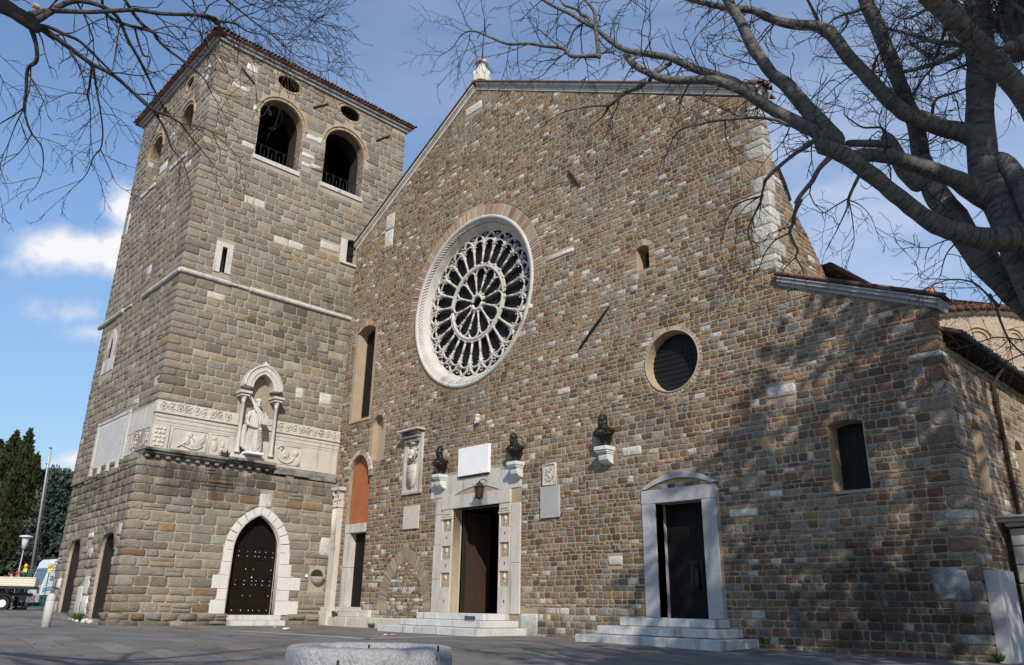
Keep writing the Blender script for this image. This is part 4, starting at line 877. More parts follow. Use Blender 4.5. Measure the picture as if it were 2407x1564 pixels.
# grilles in the lower arches
for g in (G1, G2):
    m_ = MB(); us = [p[0] for p in g]; u = min(us)+.12
    while u < max(us)-.05:
        for x0, x1 in cuts([(p[1], p[0]) for p in g], u): m_.tube([(u, x0, -.10), (u, x1, -.10)], .0065, 4, fr=TL)
        u += .15
    v = .4
    while v < 3.5:
        for x0, x1 in cuts(g, v): m_.tube([(x0, v, -.10), (x1, v, -.10)], .0065, 4, fr=TL)
        v += .2 if v < 2.6 else .3
    m_.build('iron_grille', M['iron'], tower)
# loose roman fragments behind and at the foot of the grilles
m_ = MB()
for i in range(9): m_.ball(TL.P([(-38.6+i*.32+rt.uniform(-.1, .1), .08, rt.uniform(.05, .4))])[0], (rt.uniform(.1, .2), rt.uniform(.08, .16), rt.uniform(.07, .15)), 7)
m_.build('foot_stones', M['relief'], tower, smooth=True)
# belfry arches: brick rings, sills, railings
PBL = lambda rng: pick(rng, [(4, (.42, .30, .17)), (3, (.37, .27, .16)), (2, (.31, .21, .12))])
def belfry(fr, c, rr, sill, nm='belfry_arch', rail=True, sr=24):
    m_ = MB(); voussoirs(m_, fr, circle((c[0], c[1]), rr, 34, 0, math.pi, False), circle((c[0], c[1]), rr+.15, 34, 0, math.pi, False), -.05, .02, PBL, rb, .25)
    o = m_.build(nm, M['brick'], tower)
    m_ = MB(); m_.strip(circle(c, rr+.155, 28, 0, math.pi, False), circle(c, rr+.235, 28, 0, math.pi, False), -.05, .075, fr=fr, col=(.38, .28, .17)); m_.build('brick_label', M['brick'], o)
    m_ = MB(); m_.box((c[0]-rr-.05, sill-.24, -1.1), (c[0]+rr+.08, sill-.0, .07), fr=fr); m_.build('sill', M['marble'], o, bevel=.015)
    m_ = MB(); u = c[0]-rr+.06; d_ = -.42
    nb = 11; st = (2*rr-.12)/nb
    m_.tube([(c[0]-rr, sill+.98, d_), (c[0]+rr, sill+.98, d_)], .016, 4, fr=fr); m_.tube([(c[0]-rr, sill+.08, d_), (c[0]+rr, sill+.08, d_)], .014, 4, fr=fr)
    for i in range(nb+1):
        x = u+i*st; m_.tube([(x, sill, d_), (x, sill+(.72 if i % 2 else .98), d_)], .014, 4, fr=fr)
        if i % 2 == 0 and i < nb: 
            m_.tube([(x, sill+.72, d_), (x+.02, sill+.88, d_), (x+st, sill+.98, d_), (x+2*st-.02, sill+.88, d_), (x+2*st, sill+.72, d_)], .013, 4, fr=fr)
    m_.build('railing', M['iron'], o)
belfry(TX, (14.85, 24.74), 1.23, 22.25); belfry(TX, (18.7, 24.74), 1.25, 22.25)
belfry(TF, (-36.9, 24.5), 1.0, 22.2); belfry(TF, (-41.125, 24.5), 1.025, 22.2)
for fr, o_ in ((TX, O1), (TX, O2), (TF, P1), (TF, P2)):
    archbricks('oculus_ring', tower, fr, o_+o_[:1], offs(o_, .14)+offs(o_, .14)[:1], -.05, .03, .2, PBL)
for a, b in (((12.3, 26.74), (13.09, 26.2)), ((16.49, 26.45), (17.32, 27.1)), ((20.59, 26.26), (21.45, 26.99))): MB().tube([(*a, .07), (*b, .07)], .055, 4, fr=TX).build('tie_anchor', M['rust'], tower)
# string course: rounded marble roll in lengths
def roll(fr, segs, mt='marble'):
    m_ = MB()
    for a, b, r_ in segs: m_.tube([(a, 15.05, .05), (a+.02, 15.05, .05), (b-.02, 15.05, .05), (b, 15.05, .05)], [r_*.8, r_, r_, r_*.8], 10, fr=fr); m_.box((a, 15.10, -.1), (b, 15.15, .04), fr=fr)
    return m_.build('string_course', M[mt], tower, smooth=False)
roll(TX, [(11.0, 12.5, .125), (12.52, 13.4, .125), (13.42, 14.3, .07), (14.34, 16.4, .13), (16.42, 17.6, .125), (17.64, 18.4, .12), (18.43, 19.45, .115), (19.48, 20.1, .11), (20.12, 22.6, .11)])
roll(TF, [(-35.2, -33.62, .125), (-37.0, -35.22, .125), (-38.3, -37.02, .125), (-41.0, -40.0, .05), (-45.0, -41.05, .13)])
# slit and corner windows on the side face
m_ = MB(); m_.box((12.48, 15.46, -.3), (12.79, 16.79, .05), fr=TX); m_.box((13.03, 15.5, -.3), (13.31, 16.79, .05), fr=TX); m_.box((12.48, 16.79, -.3), (13.31, 17.01, .05), fr=TX); o = m_.build('slit_window', M['marble'], tower, bevel=.012)
MB().prism(SL, -.6, -.5, fr=TX).build('dark_opening', M['darkin'], o)
m_ = MB(); m_.box((19.0, 18.15, -.3), (19.38, 19.45, .06), fr=TX); m_.box((20.0, 18.15, -.3), (20.2, 19.42, .06), fr=TX); m_.box((19.0, 18.02, -.2), (20.25, 18.14, .12), fr=TX)
o = m_.build('corner_window', M['marble'], tower, bevel=.012)
MB().prism(CWN, -.35, -.30, fr=TX).build('pane', M['glass'], o)
m_ = MB(); [m_.box((19.4+i*.12, 18.2, -.2), (19.42+i*.12, 19.5, -.18), fr=TX) for i in range(1, 5)]; m_.box((19.4, 18.8, -.21), (19.98, 18.84, -.17), fr=TX); m_.build('grille', M['iron'], o)
# lancet on the front face
m_ = MB(); lo_ = pointed(-43.1, -41.25, 11.95, 13.4, 14.25, 8); m_.prism(lo_, -.2, -.001, fr=TF)
lf_ = m_.build('lancet_slab', M['marble'], tower)
m_ = MB(); m_.strip(LAN[1:], offs(LAN, .42)[1:], -.02, .04, fr=TF); m_.box((-43.05, 11.95, -.1), (-41.3, 12.7, .03), fr=TF); m_.build('lancet_frame', M['marble'], lf_)
MB().prism(offs(LAN, .01), -.05, .012, fr=TF).build('dark_opening', M['darkin'], lf_)
# ---- Roman entablature built into the side face
m_ = MB()
for u0, u1 in ((11.07, 12.6), (12.61, 14.7), (15.6, 17.3), (17.31, 18.9), (18.91, 20.2)): m_.box((u0, 8.56, -.3), (u1, 9.02, .04), fr=TX)
fz = m_.build('carved_frieze', M['relief'], tower, bevel=.015)
m_ = MB()
def spiral(c, r_, s_, turns=1.6, n=18):
    o = []
    for i in range(n):
        t = i/(n-1); a = s_*(t*turns*2*math.pi)+1.2; q = r_*(1-t*.85); o.append((c[0]+q*math.cos(a), c[1]+q*math.sin(a), .05))
    return o
for u0, u1 in ((11.3, 14.5), (15.7, 20.1)):
    u = u0; k = 0
    while u < u1:
        m_.tube(spiral((u, 8.79), .17, 1 if k % 2 else -1), [.024]*18, 5, fr=TX)
        m_.ball(TX.P([(u, 8.79, .06)])[0], .05, 6)
        for q in range(4):
            a = rt.uniform(0, 6.28); m_.ball(TX.P([(u+.15*math.cos(a), 8.79+.17*math.sin(a), .055)])[0], (.03, .05, .035), 5)
        u += .36; k += 1
m_.build('acanthus_scrolls', M['relief'], fz, smooth=True)
m_ = MB(); m_.box((11.0, 8.47, -.2), (14.75, 8.56, .13), fr=TX); m_.box((15.6, 8.47, -.2), (20.25, 8.56, .12), fr=TX); m_.box((11.05, 8.30, -.2), (20.2, 8.47, .06), fr=TX); m_.box((11.05, 8.12, -.2), (20.2, 8.295, .035), fr=TX); m_.box((11.05, 8.0, -.2), (20.2, 8.115, .015), fr=TX)
m_.build('architrave', M['relief'], tower, bevel=.012)
m_ = MB()
for u0, u1, d_ in ((11.05, 11.75, .03), (11.8, 13.45, .02), (13.46, 14.4, .02), (14.41, 15.5, .012), (15.51, 16.55, .012), (16.56, 18.02, .02), (18.03, 19.2, .02), (19.21, 19.95, .015)): m_.box((u0, 6.9, -.3), (u1, 7.99, d_), fr=TX)
m_.box((11.05, 6.4, -.3), (20.2, 6.9, -.02), fr=TX)
pn = m_.build('relief_panels', M['relief'], tower, bevel=.012)
m_ = MB()
for u0, u1 in ((11.86, 13.4), (13.52, 14.36), (16.62, 17.96)):
    for a, b in (((u0, 7.04), (u1, 7.04)), ((u0, 7.92), (u1, 7.92)), ((u0, 7.04), (u0, 7.92)), ((u1, 7.04), (u1, 7.92))): m_.tube([(*a, .03), (*b, .03)], .022, 4, fr=TX)
def bl(u, v, a, b, d=.03, h=.045): m_.ball(TX.P([(u, v, d)])[0], (h, a, b), 10)
def cv(pts, r_=.03): m_.tube([(x, y, .045) for x, y in pts], r_, 5, fr=TX)
# trophies: shields, cuirass, horse-heads and a mask
bl(12.95, 7.42, .30, .30, .02, .05); bl(12.62, 7.72, .14, .13); cv([(12.2, 7.3), (12.5, 7.2), (12.75, 7.12), (13.0, 7.15), (13.25, 7.3)]); cv([(12.5, 7.8), (12.75, 7.6), (12.85, 7.45)]); bl(13.2, 7.62, .14, .2); cv([(13.05, 7.5), (13.2, 7.7), (13.3, 7.85)])
cv([(12.15, 7.15), (12.45, 7.35), (12.6, 7.55)], .045); bl(12.55, 7.45, .12, .2)
bl(13.75, 7.4, .15, .28); cv([(13.62, 7.35), (13.88, 7.35)], .02); cv([(13.62, 7.25), (13.88, 7.25)], .02); bl(14.12, 7.25, .14, .12); bl(14.12, 7.5, .08, .16); cv([(14.0, 7.2), (14.12, 7.1), (14.25, 7.2), (14.25, 7.3)], .03); bl(13.72, 7.72, .1, .08)
bl(17.15, 7.5, .26, .24, .01, .05); bl(17.7, 7.62, .15, .17); bl(17.72, 7.62, .07, .09, .06); cv([(16.75, 7.75), (16.9, 7.9), (17.05, 7.8), (16.95, 7.65)], .035); cv([(16.8, 7.35), (17.0, 7.15), (17.3, 7.1), (17.55, 7.25), (17.65, 7.45)], .035); cv([(17.75, 7.4), (17.85, 7.2), (17.8, 7.06)], .05); bl(17.15, 7.42, .08, .07, .05)
for k in range(5):
    for q in range(3): bl(11.2+q*.17+rt.uniform(-.03, .03), 7.1+k*.18, .08, .07, .02, .06)
m_.build('trophy_reliefs', M['relief'], pn, smooth=True)
# ledge cornice with dentils: long left stretch, thicker under the statue, broken lower stretch to the right
m_ = MB()
def cornice(u0, u1, z, k=1.0):
    m_.box((u0, z, -.3), (u1, z+.12, .46*k), fr=TX); m_.box((u0+.02, z-.10, -.3), (u1-.02, z, .36*k), fr=TX); m_.box((u0+.04, z-.16, -.3), (u1-.04, z-.10, .24*k), fr=TX)
    u = u0+.15
    while u < u1-.15: m_.box((u, z-.27, -.2), (u+.17, z-.16, .27*k), fr=TX); u += .42
    m_.box((u0+.05, z-.42, -.3), (u1-.05, z-.16, .10*k), fr=TX)
cornice(10.72, 14.3, 6.80); cornice(14.3, 16.55, 6.84, 1.25)
m_.box((16.6, 6.52, -.3), (18.3, 6.78, .36), fr=TX); m_.box((18.32, 6.46, -.3), (19.85, 6.70, .30), fr=TX); m_.box((16.65, 6.36, -.3), (19.8, 6.46, .20), fr=TX)
m_.box((17.2, 6.10, -.2), (17.6, 6.5, .30), fr=TX)
m_.box((-34.4, 6.80, -.3), (-33.25, 6.92, .40), fr=TF)
m_.build('dentil_cornice', M['ledge'], tower, bevel=.018)
m_ = MB(); m_.box((14.35, 6.97, -.2), (16.5, 7.12, .42), fr=TX); m_.box((14.42, 7.12, -.2), (16.42, 7.2, .30), fr=TX); m_.build('niche_base', M['marble'], tower, bevel=.025)
# aedicule: two colonnettes and an ogee canopy
m_ = MB()
m_.prism(pointed(14.95, 16.0, 7.2, 10.35, 11.05, 10), -.05, .03, (.32, .27, .19), TX); m_.build('niche_back', M['tstone'], tower)
ai = pointed(14.98, 15.98, 10.0, 10.25, 10.98, 10)[2:]; ao = pointed(14.55, 16.42, 10.0, 10.3, 11.42, 10)[2:]
m_ = MB(); m_.strip(ai, ao, -.1, .50, fr=TX)
am = [((a[0]*.6+b[0]*.4), (a[1]*.6+b[1]*.4)) for a, b in zip(ai, ao)]
m_.tube([(*p, .50) for p in offs(ao, -.03)], .055, 6, fr=TX); m_.tube([(*p, .50) for p in am], .04, 6, fr=TX)
an = m_.build('canopy', M['marble'], tower, bevel=.0)
m_ = MB(); m_.ball(TX.P([(15.48, 11.42, .4)])[0], (.12, .14, .09), 8); m_.ball(TX.P([(15.48, 11.52, .4)])[0], (.07, .08, .09), 8); m_.ball(TX.P([(15.37, 11.47, .42)])[0], (.06, .06, .05), 8); m_.ball(TX.P([(15.59, 11.47, .42)])[0], (.06, .06, .05), 8); m_.build('canopy_finial', M['marble'], an, smooth=True)
for u in (14.66, 16.28):
    m_ = MB(); m_.box((u-.27, 9.9, -.1), (u+.27, 10.02, .62), fr=TX); m_.box((u-.21, 9.78, -.1), (u+.21, 9.9, .54), fr=TX); m_.build('impost', M['marble'], an, bevel=.02)
    q = TX.P([(u, 0, .36)])[0]
    m_ = MB(); m_.lathe([(.13, 7.2), (.14, 7.26), (.10, 7.32), (.088, 7.38), (.08, 9.5), (.10, 9.52), (.085, 9.56), (.12, 9.7), (.15, 9.79)], (q[0], q[1], 0), 12); m_.build('colonnette', M['marble'], an, smooth=True)
# marble facing and inscription on the front
m_ = MB()
for u0, u1, z0, z1 in ((-36.95, -36.05, 7.9, 8.9), (-36.04, -35.0, 7.95, 8.9), (-34.99, -33.72, 7.9, 8.92), (-36.95, -36.2, 6.95, 7.88), (-34.15, -33.72, 6.95, 7.88)): m_.box((u0, z0, -.3), (u1, z1, .02), fr=TF)
m_.box((-36.2, 6.95, -.3), (-34.15, 7.88, -.02), fr=TF); m_.box((-36.95, 6.4, -.3), (-33.66, 6.94, -.01), fr=TF); m_.box((-34.9, 6.05, -.2), (-33.72, 6.72, .05), fr=TF)
mf = m_.build('marble_facing', M['marble'], tower, bevel=.012)
m_ = MB()
for k in range(16):
    a = rt.uniform(0, 6.28); u = rt.uniform(-36.1, -34.3); v = rt.uniform(7.1, 7.8); m_.tube([(u+.18*math.cos(a+t), v+.16*math.sin(a+t*1.3), .0) for t in np.linspace(0, 4, 9)], .035, 5, fr=TF)
m_.build('armour_relief', M['relief'], mf, smooth=True)
m_ = MB(); m_.box((-41.35, 6.95, -.2), (-37.25, 9.0, .012), fr=TF); it = m_.build('inscription_tablet', M['clean'], tower)
m_ = MB()
for a in ((-41.65, 6.85, -37.0, 6.97), (-41.65, 9.0, -37.0, 9.15)): m_.box((a[0], a[1], -.2), (a[2], a[3], .05), fr=TF)
for a in ((-41.65, -41.38), (-37.3, -37.0)): m_.box((a[0], 6.97, -.2), (a[1], 9.0, .045), fr=TF)
for k in range(4): m_.box((-41.4+k*1.25, 6.5, -.2), (-41.15+k*1.25, 6.86, .12), fr=TF)
m_.build('tablet_frame', M['marble'], it, bevel=.02)
m_ = MB()
for r_ in range(20):
    v = 8.85-r_*.093; u = -41.22
    while u < -37.5:
        l = rt.uniform(.12, .5)
        if u+l < -37.4: m_.box((u, v-.028, .0), (u+l, v, .0145), (.2, .19, .18), fr=TF)
        u += l+.07
m_.build('worn_lettering', mat('cut letters', (.30, .29, .28), .8, .1, 9), it)
# pointed side door
pi = pointed(15.08, 17.36, .42, 3.05, 4.68, 12); po = pointed(14.70, 17.80, .42, 3.0, 5.0, 12)
m_ = MB(); voussoirs(m_, TXL, pi[2:][::2]+[], po[2:][::2], -.35, .06, lambda rng: (1, 1, 1), rb, .06)
pdr = m_.build('pointed_door', M['clean'], tower, bevel=.014)
jm = MB(); jn = MB()
for i, (z0, z1) in enumerate(((.42, 1.0), (1.01, 1.45), (1.46, 2.0), (2.01, 2.55), (2.56, 3.04))):
    e = (.65, .42, .70, .40, .36)[i]; jm.box((15.08-e, z0, -.35), (15.08, z1, .06), fr=TXL); e = (1.12, .62, 1.12, .6, .46)[i]; jn.box((17.36, z0, -.35), (17.36+e, z1, .06), fr=TXL)
jm.build('jamb', M['clean'], pdr, bevel=.014); jn.build('jamb', M['clean'], pdr, bevel=.014)
m_ = MB(); m_.tube([(*p, .01) for p in offs(pi, -.03)[1:]+[offs(pi, -.03)[0]]], .05, 6, fr=TXL); m_.tube([(*p, -.10) for p in offs(pi, -.06)[1:]+[offs(pi, -.06)[0]]], .05, 6, fr=TXL); m_.build('arch_moulding', M['marble'], pdr, smooth=True)
d = MB().prism(offs(pi, .02), -.5, -.42, fr=TXL).build('door', M['wood'], pdr)
m_ = MB()
for u0, u1 in ((15.3, 15.95), (16.4, 17.15)):
    for z0, z1 in ((.75, 1.55), (1.8, 2.75), (2.95, 3.3)): m_.strip(rect(u0+.05, u1-.05, z0+.05, z1-.05), rect(u0, u1, z0, z1), -.42, -.395, True, fr=TXL)
m_.box((16.19, .45, -.42), (16.23, 4.5, -.38), fr=TXL); m_.build('door_panels', M['wood'], d)
m_ = MB()
for z in (.6, 1.65, 1.82, 2.85, 3.05, 2.3, 1.2):
    for u in (15.25, 15.6, 16.0, 16.36, 16.55, 16.85, 17.2): 
        if z in (2.3, 1.2) and u not in (16.0, 16.36, 17.2): continue
        m_.ball(TXL.P([(u, z, -.385)])[0], .018, 5)
m_.build('door_studs', mat('steel studs', (.5, .5, .5), .4, metal=.8), d)
m_ = MB(); m_.ball(TXL.P([(16.30, 1.95, -.34)])[0], .05, 8); m_.build('door_knob', mat('brass', (.45, .30, .14), .4, metal=.7), d)
m_ = MB(); m_.box((15.2, -.3, -.4), (17.75, .205, .42), fr=TXL); m_.box((15.15, .21, -.4), (17.62, .42, .20), fr=TXL); m_.build('door_step', M['steps'], pdr, bevel=.02)
# corner pilaster: fluted Roman shaft with a Corinthian capital, embedded where tower and church meet
m_ = MB(); m_.box((-33.42, 0, -.1), (-32.7, .62, .45), fr=FR); m_.box((-33.38, .62, -.1), (-32.72, .78, .40), fr=FR); m_.box((-33.30, .78, -.1), (-32.78, 5.25, .26), fr=FR)
pil = m_.build('corner_pilaster', M['relief'], tower, bevel=.02)
m_ = MB()
for i in range(6): m_.tube([(-33.26+i*.088, 4.0-.35*((i*7) % 3), .26), (-33.26+i*.088, 5.2, .26)], .032, 6, fr=FR)
m_.build('fluting', M['relief'], pil, smooth=True)
m_ = MB(); m_.box((-33.34, 5.24, -.1), (-32.74, 5.32, .30), fr=FR); m_.box((-33.28, 5.32, -.1), (-32.80, 6.0, .22), fr=FR); m_.box((-33.42, 6.03, -.1), (-32.66, 6.2, .36), fr=FR)
for row, zz in enumerate((5.45, 5.68)):
    for i in range(4):
        u = -33.25+i*.14+(.07 if row else 0); q = FR.P([(u, zz, .25)])[0]; m_.ball(q, (.065, .07, .15), 8); m_.ball(FR.P([(u, zz+.13, .32)])[0], (.05, .05, .04), 6)
for s_ in (-.28, .28): m_.tube([(x, y, .30) for x, y in ((-33.04+s_*.4, 5.75), (-33.04+s_*.9, 5.98), (-33.04+s_*1.15, 5.92), (-33.04+s_*1.05, 5.82), (-33.04+s_*.9, 5.86))], .04, 6, fr=FR)
m_.build('corinthian_capital', M['relief'], pil, smooth=True, remesh=.022)
# roof: stone cornice, tiled eave, low hipped roof
m_ = MB()
for i in range(10): u0 = 10.95+i*1.18; m_.box((u0, 27.74, -.4), (min(22.75, u0+1.17), 27.9, .14), fr=TX); m_.box((u0+.3, 27.905, -.4), (min(22.85, u0+1.46), 28.04, .27), fr=TX)
for i in range(10): u0 = -44.55+i*1.1; m_.box((u0, 27.742, -.4), (min(-33.85, u0+1.09), 27.902, .14), fr=TF); m_.box((u0-.1, 27.907, -.4), (min(-33.85, u0+.98), 28.042, .27), fr=TF)
m_.build('stone_eave', M['pier'], tower, bevel=.012)
m_ = MB(); m_.add([(-45.0, 10.7, 28.08), (-33.3, 10.7, 28.08), (-33.3, 23.0, 28.08), (-45.0, 23.0, 28.08), (-39.1, 16.8, 30.6), (-45, 10.7, 28.05), (-33.3, 10.7, 28.05), (-33.3, 23, 28.05), (-45, 23, 28.05)],
    [(0, 1, 4), (1, 2, 4), (2, 3, 4), (3, 0, 4), (8, 7, 6, 5), (0, 5, 6, 1), (1, 6, 7, 2), (2, 7, 8, 3), (3, 8, 5, 0)], (.25, .10, .06)); m_.build('hipped_roof', M['tile'], tower)
m_ = MB(); tile_edge(m_, (-33.22, 10.7, 28.13), (-33.22, 23.1, 28.10), .085, (-.93, 0, .38), .5, .2); tile_edge(m_, (-45.0, 10.62, 28.13), (-33.3, 10.62, 28.10), .085, (0, .93, .38), .5, .2)
m_.ball((-33.2, 10.6, 28.3), (.2, .2, .16), 8, (.10, .09, .07)); m_.build('eave_tiles', M['tile'], tower, smooth=True)

# ------------------------------------------------------------------ ground
def sm(a, b, x):
    t = min(1, max(0, (x-a)/(b-a))); return t*t*(3-2*t)
def gz(x, y):
    r_ = math.hypot(x, y); z = -0.7*max(0, 1-r_/23.0)
    return z+0.40*sm(34.5, 44, -x)*sm(60, 30, y)
def ground_mat():
    m = bpy.data.materials.new('worn paving'); m.use_nodes = True; t = m.node_tree; b = t.nodes['Principled BSDF']; b.inputs['Roughness'].default_value = .8; b.inputs['Specular IOR Level'].default_value = .25
    g = N(t, 'ShaderNodeTexCoord'); v = g.outputs['Object']
    mpn = N(t, 'ShaderNodeMapping'); mpn.inputs['Rotation'].default_value = (0, 0, .12); t.links.new(v, mpn.inputs[0])
    br = N(t, 'ShaderNodeTexBrick'); br.inputs['Scale'].default_value = 1.0; br.inputs['Brick Width'].default_value = 1.5; br.inputs['Row Height'].default_value = .62; br.inputs['Mortar Size'].default_value = .012; br.inputs['Mortar Smooth'].default_value = .4
    br.inputs['Color1'].default_value = (.175, .167, .16, 1); br.inputs['Color2'].default_value = (.112, .108, .104, 1); br.inputs['Mortar'].default_value = (.085, .075, .065, 1); t.links.new(mpn.outputs[0], br.inputs['Vector'])
    n1 = N(t, 'ShaderNodeTexNoise'); n1.inputs['Scale'].default_value = .55; n1.inputs['Detail'].default_value = 7; n1.inputs['Roughness'].default_value = .65; t.links.new(v, n1.inputs['Vector'])
    n2_ = N(t, 'ShaderNodeTexNoise'); n2_.inputs['Scale'].default_value = 28; n2_.inputs['Detail'].default_value = 6; t.links.new(v, n2_.inputs['Vector'])
    k = MA(t, 'ADD', MA(t, 'MULTIPLY', MA(t, 'SUBTRACT', n1.outputs['Fac'], .5), 1.5), MA(t, 'ADD', MA(t, 'MULTIPLY', MA(t, 'SUBTRACT', n2_.outputs['Fac'], .5), .8), 1.0))
    sc_ = N(t, 'ShaderNodeVectorMath', operation='SCALE'); t.links.new(br.outputs['Color'], sc_.inputs[0]); t.links.new(k, sc_.inputs['Scale'])
    rp = N(t, 'ShaderNodeValToRGB'); rp.color_ramp.elements[0].position = .52; rp.color_ramp.elements[1].position = .70; n3 = N(t, 'ShaderNodeTexNoise'); n3.inputs['Scale'].default_value = 1.3; n3.inputs['Detail'].default_value = 8; t.links.new(v, n3.inputs['Vector']); t.links.new(n3.outputs['Fac'], rp.inputs[0])
    mxn = N(t, 'ShaderNodeMix', data_type='RGBA'); t.links.new(MA(t, 'MULTIPLY', rp.outputs[0], .8), mxn.inputs[0]); t.links.new(sc_.outputs[0], mxn.inputs[6]); mxn.inputs[7].default_value = (.20, .15, .105, 1)
    # pale dirt gathered along the foot of the walls
    sx_ = N(t, 'ShaderNodeSeparateXYZ'); t.links.new(v, sx_.inputs[0])
    w1 = MA(t, 'SUBTRACT', 1.0, MA(t, 'DIVIDE', MA(t, 'ABSOLUTE', MA(t, 'ADD', sx_.outputs['X'], 33.0)), 1.8), True); w1 = MA(t, 'MULTIPLY', w1, MA(t, 'MULTIPLY', MA(t, 'GREATER_THAN', sx_.outputs['Y'], 10.0), MA(t, 'LESS_THAN', sx_.outputs['Y'], 21.0)))
    w2 = MA(t, 'SUBTRACT', 1.0, MA(t, 'DIVIDE', MA(t, 'ABSOLUTE', MA(t, 'SUBTRACT', sx_.outputs['Y'], 20.0)), 1.3), True); w2 = MA(t, 'MULTIPLY', w2, MA(t, 'LESS_THAN', sx_.outputs['X'], -5.5))
    dm = N(t, 'ShaderNodeMix', data_type='RGBA'); t.links.new(MA(t, 'MULTIPLY', MA(t, 'MAXIMUM', w1, w2), MA(t, 'MULTIPLY', MA(t, 'SUBTRACT', n1.outputs['Fac'], .25), 2.4, True), True), dm.inputs[0]); t.links.new(mxn.outputs[2], dm.inputs[6]); dm.inputs[7].default_value = (.235, .19, .15, 1)
    t.links.new(dm.outputs[2], b.inputs['Base Color'])
    bn = N(t, 'ShaderNodeBump'); bn.inputs['Strength'].default_value = .35; bn.inputs['Distance'].default_value = .012
    t.links.new(MA(t, 'ADD', MA(t, 'MULTIPLY', n2_.outputs['Fac'], .6), MA(t, 'MULTIPLY', br.outputs['Fac'], -.5)), bn.inputs['Height']); t.links.new(bn.outputs[0], b.inputs['Normal'])
    return m
xs = sorted(set(list(np.linspace(-70, 30, 101))+[-3000, -1200, -500, -220, -110, 60, 150, 400, 1200, 3000])); ys = sorted(set(list(np.linspace(-25, 60, 86))+[-2500, -900, -300, -90, 90, 180, 500, 1300, 3000]))
m_ = MB(); nx = len(xs); m_.add([(x, y, gz(x, y)) for y in ys for x in xs], [(j*nx+i, j*nx+i+1, (j+1)*nx+i+1, (j+1)*nx+i) for j in range(len(ys)-1) for i in range(nx-1)])
tag(m_.build('piazza_paving', ground_mat(), smooth=True), kind='structure')
def onground(px, py, it=12):
    r_ = ray(px, py); d = 25.0
    for _ in range(it):
        p = CAMPOS+r_*d; d = (gz(p[0], p[1])-.9)/r_[2]
        d = min(max(d, 3), 140)
    return CAMPOS+r_*d
def pave_strip(px, w, name):
    p = [onground(*q) for q in px]; p = np.array(p); t = np.gradient(p[:, :2], axis=0); t /= np.linalg.norm(t, axis=1, keepdims=True); nn = np.stack([-t[:, 1], t[:, 0]], 1)
    V = []
    for s_ in (-.5, .5):
        for i in range(len(p)): q = p[i, :2]+nn[i]*w*s_; V.append((q[0], q[1], gz(*q)+.006))
    k = len(p); m_ = MB(); m_.add(V, [(i, i+1, k+i+1, k+i) for i in range(k-1)])
    return tag(m_.build(name, mat('pale stone band', (.33, .315, .29), .85, .25, 2, .2, 25, .2, 25, .01)), kind='structure')
pave_strip([(560, 1484), (640, 1488.5), (720, 1493), (800, 1498), (860, 1502.5)], .42, 'kerb_band')
pave_strip([(862, 1502.5), (900, 1501), (960, 1499), (1020, 1497), (1085, 1495.5)], .34, 'kerb_band')

# ------------------------------------------------------------------ stone things on and before the walls
def plaque(name, label, u0, u1, z0, z1, th, mt, fr=FR, frame=None, group=None, y=.03):
    c = fr.P([((u0+u1)/2, z0, 0)])[0]; o = thing(name, label, 'plaque', tuple(c), group)
    MB().box((u0, z0, y-.1), (u1, z1, y+th), fr=fr).build('slab', M[mt], o, bevel=.008)
    return o
o = plaque('stone_plaque', 'blank bright white marble plaque above the main portal, between two bronze busts', -24.18, -22.35, 5.80, 6.93, .10, 'white')
m_ = MB(); m_.box((-24.17, 5.74, .0), (-22.36, 5.795, .09), fr=FR); m_.build('support_rail', M['iron'], o)
plaque('stone_plaque', 'weathered pale slab set low in the wall left of the main portal', -27.82, -26.74, 3.95, 4.91, .03, 'relief')
o = plaque('stone_plaque', 'grey inscription slab right of the main portal, under a small carved panel', -19.58, -18.67, 3.87, 4.97, .05, 'slab')
m_ = MB(); rp_ = random.Random(4)
for r_ in range(15):
    v = 4.9-r_*.065; u = -19.5
    while u < -18.85:
        l = rp_.uniform(.05, .16); m_.box((u, v-.02, .0795), (min(u+l, -18.75), v, .082), (.2, .19, .18), FR); u += l+.03
m_.build('worn_lettering', mat('faded letters', (.33, .32, .31), .8, .1), o)
o = plaque('carved_panel', 'small carved coat of arms panel above the grey inscription slab', -19.47, -18.82, 4.985, 5.76, .04, 'relief')
m_ = MB(); m_.strip(rect(-19.42, -18.87, 5.04, 5.71), rect(-19.47, -18.82, 4.985, 5.76), .06, .10, True, fr=FR); c = (-19.145, 5.32)
m_.tube([(c[0]+.14*math.cos(a), c[1]+.17*math.sin(a), .075) for a in np.linspace(0, 2*math.pi, 17)[:-1]], .025, 6, fr=FR, closed=True); m_.ball(FR.P([(c[0], c[1], .07)])[0], (.1, .03, .12), 8)
for s_ in (-1, 1): m_.tube([(c[0]+s_*.05, c[1]+.18, .075), (c[0]+s_*.1, c[1]+.26, .08), (c[0]+s_*.16, c[1]+.2, .075), (c[0]+s_*.19, c[1]+.05, .075), (c[0]+s_*.16, c[1]-.12, .075)], .02, 5, fr=FR)
m_.build('arms_relief', M['relief'], o, smooth=True)
